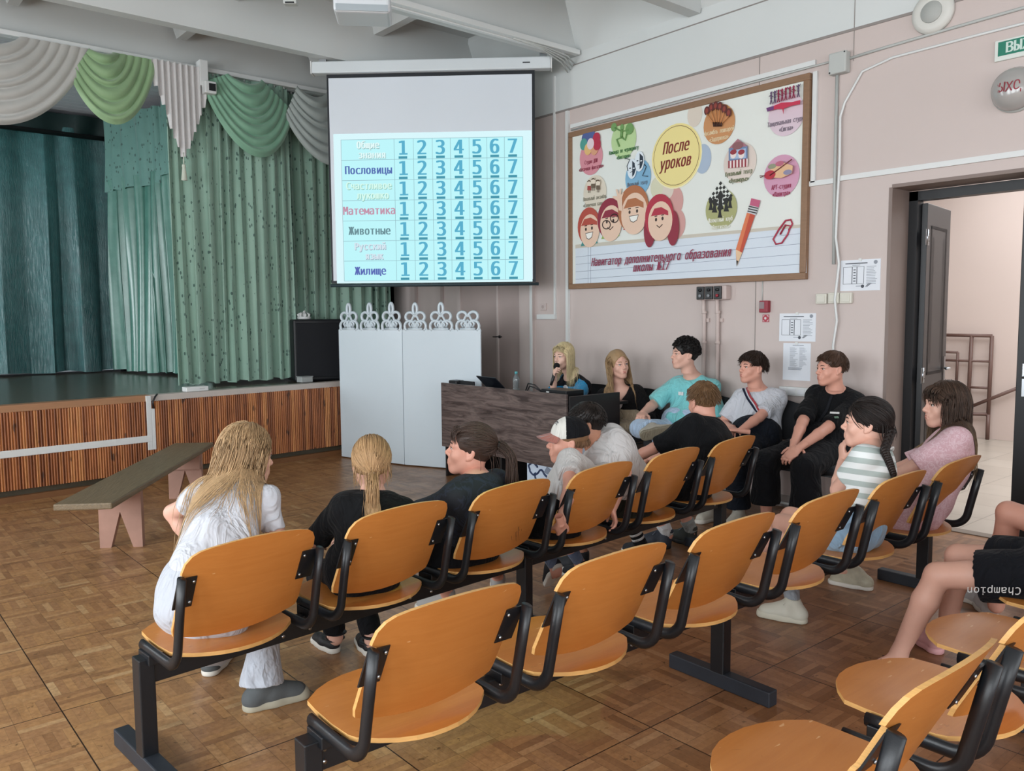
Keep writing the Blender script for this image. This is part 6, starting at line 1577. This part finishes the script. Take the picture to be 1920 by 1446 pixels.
q = MB(); NM = [('Студия ДПИ', '«Песочная фантазия»', 1109, 303, 0), ('Команда по черлидингу', '«Виктория»', 1170, 282, 1), ('Вокальный ансамбль', '«Солнечная капель»', 1116, 371, 2), ('Школьный театр', '«ЮЗ-ШИК»', 1196, 344, 3), ('Ансамбль ложкарей', '«Задоринка»', 1349, 246, 4), ('Кукольный театр', '«Лукоморье»', 1386, 324, 5), ('Танцевальная студия', '«Сюгпа»', 1475, 228, 6), ('АРТ-студия', '«Палитра»', 1466, 350, 7), ('Шахматный клуб', '«Вертикаль»', 1352, 412, 8)]
for a, b_, x, y, k in NM: dy = 12 if x < 1250 else 13.5; sz = .050; txt_(q, a, x, y, sz, k, .1, .62, .0012); txt_(q, b_, x, y+dy, sz, k, .1, .62, .0012)
pic('printed_club_names', q, ['#8b2440', '#2d6b35', '#8c8775', '#5f6d7d', '#e5cfa8', '#67704d', '#7d6f7d', '#9a2c52', '#e9e8d9'])
q = MB()     # emblems
for k, (dx, dy, c) in enumerate(((0, -18, 0), (-11, -12, 0), (-14, -1, 1), (-6, 8, 2), (6, 8, 3), (11, -1, 4), (10, -12, 4))): ell_(q, 1110+dx, 272+dy, .048, .055, c)
ell_(q, 1109, 270, .045, .052, 5)
pic('printed_flower', q, ['#4f5f95', '#4f9a90', '#e2b878', '#d69c7a', '#b32846', '#e3cfd6'])
q = MB(); ell_(q, 1168, 239, .022, .028, 0); line_(q, [(1168, 243), (1167, 258)], .013, 0); line_(q, [(1167, 258), (1158, 262), (1163, 275)], .008, 0); line_(q, [(1168, 258), (1174, 263), (1177, 251)], .008, 0); line_(q, [(1155, 240), (1167, 247), (1181, 244)], .006, 0)
ell_(q, 1153, 239, .035, .038, 0); ell_(q, 1182, 242, .048, .05, 0); pic('printed_cheerleader', q, ['#6f9a5a'])
q = MB()
for x, s_ in ((1187, 1), (1201, 1)):
    y = 317 if x < 1195 else 303
    ell_(q, x, y, .055, .088, 0); poly_(q, [(x+.5, y-15), (x+7, y-9), (x+7.5, y), (x+4, y+11), (x+.5, y+15)], 1)
    for e_ in (-3.5, 3.5): ell_(q, x+e_, y-1, .012, .006, 1 if e_ < 0 else 0)
    line_(q, [(x-3, y+7), (x, y+5), (x+3, y+7)], .003, 1)
line_(q, [(1175, 297), (1183, 300), (1178, 312), (1180, 321)], .004, 1); line_(q, [(1210, 308), (1214, 313), (1207, 330), (1217, 331)], .004, 1); pic('printed_masks', q, ['#dfe8ef', '#23303f'])
q = MB()
for x, y in ((1107, 344), (1115, 340), (1124, 343)):
    ell_(q, x, y, .030, .034, 0); line_(q, [(x-3, y-3), (x, y-5), (x+3, y-3)], .006, 1); poly_(q, [(x-3, y+5), (x+3, y+5), (x+3.5, y+13), (x-3.5, y+13)], 2 if x < 1110 else 1); line_(q, [(x-1.5, y+13), (x-1.5, y+18)], .003, 1); line_(q, [(x+1.5, y+13), (x+1.5, y+18)], .003, 1)
pic('printed_singers', q, ['#e6d8c6', '#6b5a48', '#a5403c'])
q = MB()
for k in range(6):
    x, y = 1328+8.3*k, 213-14*math.sin((k+.6)*.55); ell_(q, x, y, .026, .035, 0); line_(q, [(x, y+6), (1340+3.4*k, 232)], .005, 1); line_(q, [(1340+3.4*k, 230), (1341.5+2.9*k, 238)], .006, 2); ell_(q, x, y, .014, .02, 3)
pic('printed_spoons', q, ['#5a2420', '#cf8b55', '#3f211a', '#8d3b30'])
q = MB(); poly_(q, [(1387, 261), (1405, 275), (1405, 302), (1370, 303), (1370, 279)], 0); poly_(q, [(1387, 261), (1405, 275), (1370, 279)], 1); poly_(q, [(1373, 283), (1402, 279), (1402, 297), (1373, 299)], 2); poly_(q, [(1369, 303), (1406, 298), (1405, 313), (1369, 316)], 3)
for k in range(6): poly_(q, [(1369+6.2*k, 302.5-.8*k), (1372+6.2*k, 302-.8*k), (1372+6.2*k, 316-.5*k), (1369+6.2*k, 316.4-.5*k)], 4)
for x in (1379, 1394): ell_(q, x, 290, .028, .034, 3); ell_(q, x, 286, .03, .02, 4)
ell_(q, 1387, 274, .05, .03, 5); pic('printed_puppet_booth', q, ['#6f83a8', '#a8707c', '#a9bfdc', '#ecdcd8', '#93303c', '#8a5a5e'])
q = MB()
for k, x in enumerate((1450, 1457, 1464, 1471, 1478, 1486, 1493, 1502)):
    y = 191-1.9*k; c = 0 if k in (0, 1, 7) else 1; ell_(q, x, y-15, .009, .012, c); line_(q, [(x, y-12), (x, y-4)], .007, c); line_(q, [(x, y-4), (x-2, y+6)], .004, c); line_(q, [(x, y-4), (x+2, y+5)], .004, c); line_(q, [(x-4, y-(16 if k % 2 else 9)), (x, y-11), (x+4, y-(19 if k % 3 == 1 else 8))], .003, c)
poly_(q, [(1442, 204), (1456, 200), (1470, 194), (1490, 193), (1506, 189), (1505, 197), (1488, 200), (1475, 205), (1474, 216), (1472, 206), (1460, 206), (1444, 211)], 2); poly_(q, [(1442, 204), (1456, 200), (1456, 207), (1444, 211)], 3)
pic('printed_dancers', q, ['#5f4a68', '#8e2346', '#c02c4c', '#6a3a72'])
q = MB(); q_ = [(1445, 326), (1455, 312), (1475, 306), (1492, 312), (1490, 326), (1470, 335), (1450, 334)]; poly_(q, q_, 0)
for x, y, c in ((1453, 313, 1), (1467, 308, 2), (1482, 324, 3)): ell_(q, x, y, .036, .019, c)
line_(q, [(1449, 330), (1463, 320), (1490, 300)], .005, 4); ell_(q, 1449, 329, .048, .033, 5); line_(q, [(1431, 334), (1441, 330), (1430, 331)], .004, 4); pic('printed_palette', q, ['#dfb48c', '#8f9278', '#b8637a', '#8b87a3', '#6f2a30', '#b32539'])
q = MB(); A_, B_, C_, D_ = (1352, 340), (1375, 367), (1352, 392), (1329, 374); N_ = 7
for i in range(N_):
    for j in range(N_):
        f_ = lambda u, v: tuple((1-u)*(1-v)*np.array(A_)+u*(1-v)*np.array(B_)+u*v*np.array(C_)+(1-u)*v*np.array(D_))
        poly_(q, [f_(i/N_, j/N_), f_((i+1)/N_, j/N_), f_((i+1)/N_, (j+1)/N_), f_(i/N_, (j+1)/N_)], (i+j) % 2, .0075)
LV[0] += 3
for x, y, s_ in ((1352, 372, 1.3), (1341, 382, 1.05), (1363, 380, 1.05), (1334, 380, .9), (1370, 376, .9), (1351, 394, .9)):
    poly_(q, [(x-5*s_, y+16*s_), (x+5*s_, y+16*s_), (x+3.2*s_, y+10*s_), (x+2*s_, y), (x-2*s_, y), (x-3.2*s_, y+10*s_)], 2, .0082); ell_(q, x, y-3*s_, .021*s_, .026*s_, 2, .0084)
pic('printed_chess', q, ['#23231f', '#dfe3dd', '#1c1a17'])
LV[0] = 40
q = MB(); poly_(q, [(1403, 395), (1419, 398), (1393, 474), (1384, 494), (1382, 492), (1381, 468)], 0, .0095); poly_(q, [(1403, 395), (1409, 396), (1388, 472), (1381, 468)], 1, .0098); poly_(q, [(1381, 468), (1393, 474), (1383, 499)], 2, .0099); poly_(q, [(1382, 488), (1386, 490), (1382.5, 500)], 3, .0102)
poly_(q, [(1406, 384), (1424, 388), (1419, 404), (1402, 399)], 4, .0101); poly_(q, [(1410, 372), (1427, 376), (1424, 389), (1407, 385)], 5, .0102)
for k in range(3): poly_(q, [(1405.5-1.1*k, 386+4.5*k), (1423-1.2*k, 390+4.5*k), (1422.5-1.2*k, 392+4.5*k), (1405-1.1*k, 388+4.5*k)], 3, .0104)
pic('printed_pencil', q, ['#c04a30', '#d9774c', '#e3c09a', '#2c2927', '#c3c3c6', '#bf5a7b'])
q = MB(); line_(q, [(1464, 440), (1474, 422), (1484, 424), (1478, 440), (1467, 456), (1456, 458), (1451, 449), (1462, 430), (1474, 414), (1484, 412), (1487, 420), (1480, 432)], .007, 0); pic('printed_paper_clip', q, ['#b0334c'])
# four cheering cartoon children, plain shapes
q = MB()
F0, RED, BRN, ORG, DRED, TEA, GRN, CRM, WHT, INK = range(10)
for x, y, rx, ry, hair, b0 in ((1106, 430, .125, .155, ORG, TEA), (1146, 416, .135, .165, DRED, GRN), (1190, 398, .155, .185, BRN, RED), (1239, 412, .135, .170, RED, CRM)):
    w_ = rx*120; poly_(q, [(x-w_*1.05, y+26+ry*40), (x-w_*.7, y+ry*105), (x+w_*.7, y+ry*95), (x+w_*1.05, y+20+ry*40)], b0)
    if x == 1239: ell_(q, x-19, y+20, .065, .15, DRED); ell_(q, x+25, y+16, .065, .15, DRED)
    ell_(q, x-1, y-6, rx*1.17, ry*1.13, hair); ell_(q, x+1, y+3, rx, ry, F0)
    poly_(q, [(x-w_*1.0, y-6), (x-w_*.6, y-w_*1.25), (x+w_*.2, y-w_*1.45), (x+w_*1.0, y-w_*1.0), (x+w_*1.02, y-8), (x+w_*.45, y-w_*.62), (x-w_*.25, y-w_*.5)], hair)
    for e_ in (-.40, .36): ell_(q, x+w_*e_, y-1-e_*3, .012, .016, INK); line_(q, [(x+w_*(e_-.14), y-7-e_*3), (x+w_*(e_+.14), y-8-e_*3)], .004, INK)
    if x != 1239 and x != 1146: poly_(q, [(x-w_*.42, y+8), (x+w_*.5, y+5), (x+w_*.34, y+15), (x, y+19), (x-w_*.28, y+17)], WHT); line_(q, [(x-w_*.42, y+8), (x+w_*.5, y+5), (x+w_*.34, y+15), (x, y+19), (x-w_*.28, y+17)], .003, INK, True)
    else: line_(q, [(x-w_*.3, y+11), (x, y+15), (x+w_*.35, y+9)], .004, INK)
    if x == 1146:
        for e_ in (-7, 8): line_(q, [(x+e_+7.5*math.cos(a), y-e_*.8+8*math.sin(a)) for a in np.linspace(0, 2*PI, 14, endpoint=False)], .005, INK, True)
poly_(q, [(1163, 395), (1170, 396), (1169, 372), (1172, 362), (1170, 361), (1167, 366), (1168, 354), (1165, 354), (1163, 364), (1160, 355), (1157, 356), (1160, 368), (1152, 368), (1151, 371), (1160, 377)], F0)
pic('printed_children', q, ['#e6c5ae', '#b02a40', '#b06c44', '#b34a3a', '#8d2238', '#3f8d8a', '#93ab58', '#cfc0a0', '#f2efe8', '#3a2722'])
q = MB(); txt_(q, 'Навигатор дополнительного образования', 1231, 483, .105, 0, .30, .74, .0022); txt_(q, 'школы №17', 1222, 500, .105, 0, .30, .80, .0022); pic('printed_caption', q, ['#8b2446'])

# ================================================================ fittings on the right wall
def wbox(name, label, cat, a, b_, thick, m, group=None, bevel=.003):
    """fitting on the right wall between picture corners a (top left) and b (bottom right)"""
    p, r = onX(*a, XR-thick*.5), onX(*b_, XR-thick*.5); y1, y0 = max(p[1], r[1]), min(p[1], r[1]); z1_, z0_ = max(p[2], r[2]), min(p[2], r[2])
    t_ = thing(name, label, cat, (XR, (y0+y1)/2, (z0_+z1_)/2), 0, group); o_ = np.array([XR, (y0+y1)/2, (z0_+z1_)/2])
    MB().box((XR-thick, y0, z0_), (XR, y1, z1_), 0, None, bevel).build('plate', m, t_, o_)
    return t_, o_, (y0, y1, z0_, z1_)
def wt(y, z, d=0): return Matrix(((0, 0, -1, XR-d), (-1, 0, 0, y), (0, 1, 0, z), (0, 0, 0, 1)))
# strips of white trunking
def strip(label, p0, p1, wd, d, m=PLAS):
    a, c = np.array(p0, float), np.array(p1, float); dd = unit(c-a); n = np.array([0, -dd[2], dd[1]])*wd/2
    Vv = []
    for x in (XR-d, XR-.0005):
        for s_ in (-1, 1):
            for e_ in (a, c): Vv.append((x, *(e_+n*s_)[1:]))
    o = MB().add(Vv, [(0, 1, 3, 2), (4, 6, 7, 5), (0, 4, 5, 1), (2, 3, 7, 6), (0, 2, 6, 4), (1, 5, 7, 3)]).build('wall_trunking', m)
    return tag(o, label, 'cable trunking', 'white trunking on the right wall')
strip('vertical white trunking up the left edge of the printed board', (XR, 5.885, .3), (XR, 5.885, 3.48), .035, .03)
strip('sloping-looking white trunking along the top of the printed board', (XR, 5.84, 3.325), (XR, 3.285, 3.335), .035, .022)
strip('short vertical white trunking beside the right end of the printed board', (XR, 3.285, 3.27), (XR, 3.285, 2.47), .034, .02)
strip('short level white trunking from the board to the junction cable', (XR, 3.315, 2.462), (XR, 3.115, 2.462), .036, .02)
strip('level white trunking running above the open door', (XR, 3.085, 2.472), (XR, .2, 2.472), .036, .022)
strip('short white trunking at socket height by the corner door', (XR, 6.33, 1.492), (XR, 6.06, 1.492), .05, .03)
strip('thin vertical white conduit left of the tall trunking', (XR, 6.075, 1.5), (XR, 6.075, 3.85), .022, .02)
def wire(label, pts, r, m, grp='cables on the right wall'):
    return tag(MB().tube([(XR-r-.002-d, y, z) for y, z, d in pts], r, 6, 0).build('wall_cable', m), label, 'cable', grp)
wire('upper grey cable along the wall from junction box to the exit sign', [(3.06, 3.30, 0), (2.75, 3.315, 0), (2.3, 3.33, .0), (1.2, 3.36, 0), (0, 3.38, 0)], .010, PLASG)
wire('lower pale cable dropping from the exit sign to the switches and the floor', [(0, 3.24, .0), (1.6, 3.25, 0), (2.2, 3.245, .0), (2.72, 3.235, .0), (2.93, 3.19, 0), (3.055, 3.0, 0), (3.075, 2.9, .02), (3.07, 2.6, .02), (3.08, 2.3, .02), (3.085, 2.05, .02), (3.055, 1.86, .02), (3.075, 1.6, .03), (3.06, 1.45, .02), (3.09, 1.27, .01), (3.085, 1.05, 0), (3.1, .5, 0)], .009, PLAS)
wire('grey conduit straight down from the junction box', [(3.115, 3.24, 0), (3.112, 2.4, 0), (3.105, 1.86, 0)], .012, PLASG)
wire('twin grey cable along the top of the printed board', [(5.84, 3.29, 0), (4.6, 3.296, .006), (3.3, 3.31, .004), (3.16, 3.312, 0)], .008, PLASG)
wire('thin dark cable down to the red fire alarm', [(3.70, 1.76, 0), (3.70, 1.61, 0)], .004, PLASG)
jb_, o_, bb_ = wbox('junction_box', 'grey junction box at the upper right corner of the printed board', 'junction box', (1558, 103), (1590, 135), .07, PLASG, None, .01)
q = MB()
for y, z in ((bb_[0]+.012, bb_[3]-.012), (bb_[1]-.012, bb_[2]+.012)): q.disc((0, 0), .006, 10, 0, wt(y, z, .07))
q.build('screw', DARKM, jb_, o_)
y, z = 2.46, 3.457
spk = thing('wall_speaker', 'round white loudspeaker high on the pink wall', 'loudspeaker', (XR, y, z)); 
MB().lathe([(0, 0), (.125, 0), (.135, .01), (.13, .03), (.10, .045), (.075, .042), (.0, .040)], 36, 0, wt(0, 0)@Matrix.Identity(4) if False else Matrix(((0, 0, -1, 0), (-1, 0, 0, 0), (0, 1, 0, 0), (0, 0, 0, 1)))).build('rim', mat('cream plastic', '#d3d2cc', .45), spk)
MB().lathe([(0, .0405), (.070, .0405), (.066, .048), (.0, .050)], 28, 0, Matrix(((0, 0, -1, 0), (-1, 0, 0, 0), (0, 1, 0, 0), (0, 0, 0, 1)))).build('grille', mat('grey grille', '#aeb0ac', .6, bump=.5, bs=400, bd=.002), spk)
# exit signs
ex, o_, bb_ = wbox('exit_sign', 'green exit sign in a white frame above the door', 'sign', (1869, 79), (1932, 102), .02, mat('white sign frame', '#d9ded8', .4))
p = onX(1868, 79, XR); y1 = p[1]; zt = p[2]; ww = .36; hh = .125
for c_ in list(ex.children): bpy.data.objects.remove(c_)
ex.location = (XR, y1-ww/2, zt-hh/2); o_ = np.array([XR, y1-ww/2, zt-hh/2])
MB().box((0, -hh, 0), (ww, 0, .02), 0, wt(y1, zt), .003).build('frame', mat('white sign frame', '#d9ded8', .4), ex, o_)
MB().box((.02, -hh+.028, .0205), (ww-.02, -.012, .0225), 0, wt(y1, zt)).build('green_panel', mat('exit green', '#1d7a63', .4), ex, o_)
MB().text('ВЫХОД', .088, wt(y1-ww/2, zt-.054, .0228), 0, .0005, bold=.0025).build('lettering', mat('white lettering', '#c9dbd3', .5), ex, o_)
lm = thing('exit_lamp', 'grey domed exit lamp with red hand-painted letters below the green exit sign', 'lamp', (XR, 1.95, 2.86)); 
Wl = Matrix(((0, 0, -1, 0), (-1, 0, 0, 0), (0, 1, 0, 0), (0, 0, 0, 1)))
MB().lathe([(0, 0), (.135, 0), (.135, .025), (0, .025)], 32, 0, Wl).build('base', PLASG, lm)
MB().lathe([(.125, .02), (.128, .05), (.115, .085), (.085, .112), (.045, .126), (0, .13)], 32, 0, Wl).build('dome', mat('grey glass dome', '#a7a4a1', .2, coat=.5), lm)
q = MB()
for k, ch in enumerate('ВЫХОД'):
    a = (k-2)*.32; q.text(ch, .078, Wl @ Matrix.Translation((.128*math.sin(a), .004*(k % 2), .01+.122*math.cos(a))) @ Matrix.Rotation(a, 4, 'Y'), 0, .0012, shear=.1)
q.build('painted_letters', mat('red paint', '#8e2c3a', .6), lm)
# switch box with three black button panels, pipes below it
sw, o_, bb_ = wbox('switch_box', 'box of three black button switches under the printed board', 'switch', (1310, 537), (1366, 562), .075, mat('pink painted box', '#c3b1ac', .5), None, .012)
y1, y0, z0_, z1_ = bb_[1], bb_[0], bb_[2], bb_[3]; n3 = (y1-y0)*.86/3
for k in range(3):
    ya = y1-.012-n3*k; ub = MB().box((.004, .006, 0), (n3-.008, z1_-z0_-.006, .018), 0, wt(ya, z0_, .072), .004).build('button_panel', mat('black bakelite', '#1b1b1d', .4), sw, o_)
    for zf, mm in ((.70, DARKM), (.30, mat('red button', '#9a2f3a', .4) if k == 2 else mat('grey button', '#8f9296', .4))):
        MB().lathe([(0, 0), (.013, 0), (.013, .01), (.0, .012)], 14, 0, wt(ya-n3/2, z0_+(z1_-z0_)*zf, .09)).build('button', mm, ub, o_)
PKP = mat('pink painted pipe', '#c9b8b2', .45)
for y, z, l_ in ((4.235, 1.63, 'left pink conduit pipe below the black button switches'), (4.10, 1.64, 'right pink conduit pipe below the black button switches')):
    q = MB().tube([(XR-.03, y, .08), (XR-.03, y, 1.50), (XR-.04, y, 1.54), (XR-.04, y, z)], .017, 10)
    for zz in (1.27, 1.52, .6): q.tube([(XR-.03, y, zz-.012), (XR-.03, y, zz+.012)], .023, 10)
    q.box((XR-.02, y-.04, 1.44), (XR, y+.01, 1.47))
    tag(q.build('conduit_pipe', PKP), l_, 'pipe', 'pink conduit pipes')
al, o_, bb_ = wbox('fire_alarm', 'red fire alarm call point under the printed board', 'fire alarm', (1426, 564), (1442, 586), .045, mat('alarm red', '#8f2233', .4), None, .006)
MB().box((XR-.047, bb_[0]+.03, bb_[2]+.03), (XR-.044, bb_[1]-.005, bb_[3]-.01)).build('label_plate', mat('grey label', '#8d7d7f', .5), al, o_)
fs_, o_, bb_ = wbox('fire_sign', 'small white sticker with a red ring below the fire alarm', 'sign', (1430, 590), (1442, 604), .004, mat('red sticker rim', '#a83a48', .5), None, 0)
yc, zc = (bb_[0]+bb_[1])/2, (bb_[2]+bb_[3])/2
MB().box((XR-.005, bb_[0]+.006, bb_[2]+.006), (XR-.003, bb_[1]-.006, bb_[3]-.006)).build('white_field', mat('sticker white', '#ddd5d6', .5), fs_, o_)
MB().disc((0, 0), .024, 20, 0, wt(yc, zc, .005)).build('red_ring', mat('sticker red', '#b23a4a', .5), fs_, o_); MB().disc((0, 0), .010, 16, 0, wt(yc, zc, .008)).build('white_dot', mat('sticker white', '#ddd5d6', .5), fs_, o_)
PAPER = mat('printed paper sheet', '#dfe3ea', .35); INK_ = mat('printer ink', '#4a4f57', .7); INKL = mat('pale printer ink', '#9096a0', .7)
def notice(label, tlp, brp, plan, d=.004, tilt=0):
    t_, o_, (ya, yb, za, zb) = wbox('paper_notice', label, 'notice', tlp, brp, d, PAPER, 'paper notices by the door', 0)
    W2, H2 = yb-ya, zb-za; M = wt(yb, za, d+.0006); q = MB(); R_ = random.Random(label)
    def bx(x0, y0, x1, y1, mi=0): q.box((x0*W2, y0*H2, 0), (x1*W2, y1*H2, .0005), mi, M)
    if plan:
        bx(.12, .87, .68, .90); bx(.3, .82, .5, .835, 1)
        for x0, x1 in ((.07, .30), (.30, .42), (.42, .60)):
            for a in ((x0, .22, x1, .23), (x0, .77, x1, .78), (x0, .22, x0+.008, .78), (x1-.008, .22, x1, .78)): bx(*a)
        for k in range(5): bx(.33, .30+.09*k, .39, .33+.09*k)
        for k in range(12): bx(.66, .76-.05*k, .66+R_.uniform(.16, .27), .775-.05*k, 1)
        for k in range(4): bx(.64+.02*k, .12+.03*k, .70+.03*k, .14+.03*k)
        q.disc((.57*W2, .14*H2), .012, 14, 0, M, None, .0005); bx(.40, .14, .54, .16, 1); q.disc((.88*W2, .90*H2), .014, 14, 1, M, None, .0005)
    else:
        bx(.35, .93, .75, .945, 1)
        for k in range(20): bx(.25, .87-.026*k, .25+R_.uniform(.12, .3), .878-.026*k, 1); bx(.6, .87-.026*k, .6+R_.uniform(.1, .28), .878-.026*k, 1)
        bx(.2, .28, .66, .30, 1); bx(.2, .31, .70, .325, 1); bx(.2, .34, .7, .352, 1)
    q.build('print', [INK_, INKL], t_, o_)
    MB().box((XR-.009, yb-W2*.5-.01, zb-.012), (XR-.003, yb-W2*.5+.012, zb+.008)).build('tape', PLAS, t_, o_)
notice('evacuation plan sheet above the three light switches by the door', (1577, 489), (1650, 544), True)
notice('evacuation plan sheet in a plastic sleeve above the text sheet', (1462, 588), (1529, 641), True)
notice('white text sheet below the evacuation plan, behind the boy in black', (1469, 643), (1519, 715), False, .003)
for k, (a, c, l_) in enumerate((((1531, 551), (1551, 570), 'left of the three cream light switches under the evacuation plan'), ((1554, 549), (1574, 569), 'middle of the three cream light switches under the evacuation plan'), ((1576, 549), (1598, 569), 'right of the three cream light switches under the evacuation plan'))):
    s_, o_, bb_ = wbox('light_switch', l_, 'switch', a, c, .03, mat('cream switch', '#d5d2c6', .4), 'cream light switches', .006)
    MB().box((XR-.036, bb_[0]+.012, bb_[2]+.012), (XR-.029, bb_[1]-.012, bb_[3]-.014), 0, None, .003).build('rocker', mat('cream switch', '#d5d2c6', .4), s_, o_)
so, o_, bb_ = wbox('socket_strip', 'white four-gang socket strip on the wall behind the boy in black', 'socket', (1463, 724), (1530, 745), .04, PLAS, None, .005)
for k in range(4):
    wd = (bb_[1]-bb_[0])/4; MB().box((XR-.046, bb_[0]+wd*k+.008, bb_[2]+.012), (XR-.039, bb_[0]+wd*(k+1)-.008, bb_[3]-.012), 0, None, .003).build('socket_cover', mat('white socket', '#dcdde0', .4), so, o_)
sk, o_, bb_ = wbox('wall_socket', 'pale wall socket above the short trunking in the corner', 'socket', (1014, 569), (1024, 582), .02, PINK, None, .004)
MB().disc((0, 0), .018, 16, 0, wt((bb_[0]+bb_[1])/2, (bb_[2]+bb_[3])/2, .02)).build('socket_face', PINK_SHADED, sk, o_)
# corridor stair grille
gx = 10.55; gr = thing('stair_grille', 'brown metal stair grille on the corridor wall beyond the door', 'grille', (gx, 4.2, .2)); og = np.array([gx, 4.2, .2])
BRM = mat('brown painted metal', '#6b5048', .5)
def gp(x, y): return tuple(onX(x, y, gx))
for nm, L in (('frame', [((1758, 628), (1860, 630)), ((1860, 630), (1853, 777)), ((1822, 630), (1815, 760)), ((1853, 777), (1758, 775)), ((1758, 775), (1758, 628))]), ('bar', [((1756, 675), (1857, 678)), ((1815, 726), (1855, 728)), ((1765, 660), (1796, 661)), ((1765, 660), (1762, 720)), ((1796, 661), (1793, 720))]), ('handrail', [((1822, 762), (1910, 727))])):
    q = MB()
    for a, c in L: q.tube([gp(*a), gp(*c)], .022 if nm != 'bar' else .016, 6)
    q.build(nm, BRM, gr, og)
MB().tube([gp(1853, 777), (gx, gp(1853, 777)[1], 0)], .022, 6).tube([gp(1758, 775), (gx, gp(1758, 775)[1], 0)], .022, 6).build('post', BRM, gr, og)
# green stage spotlight above the hall colours one seat and the floor by it
sl_ = bpy.data.lights.new('green_spot', 'SPOT'); sl_.energy = 70; sl_.color = (.3, 1., .5); sl_.spot_size = math.radians(20); sl_.spot_blend = .9; sl_.shadow_soft_size = .05
so_ = bpy.data.objects.new('green_spot', sl_); COL.objects.link(so_); so_.location = (2.5, 2.1, 4.2); d = Vector((1.9, 2.55, .0))-so_.location; so_.rotation_euler = d.to_track_quat('-Z', 'Y').to_euler()
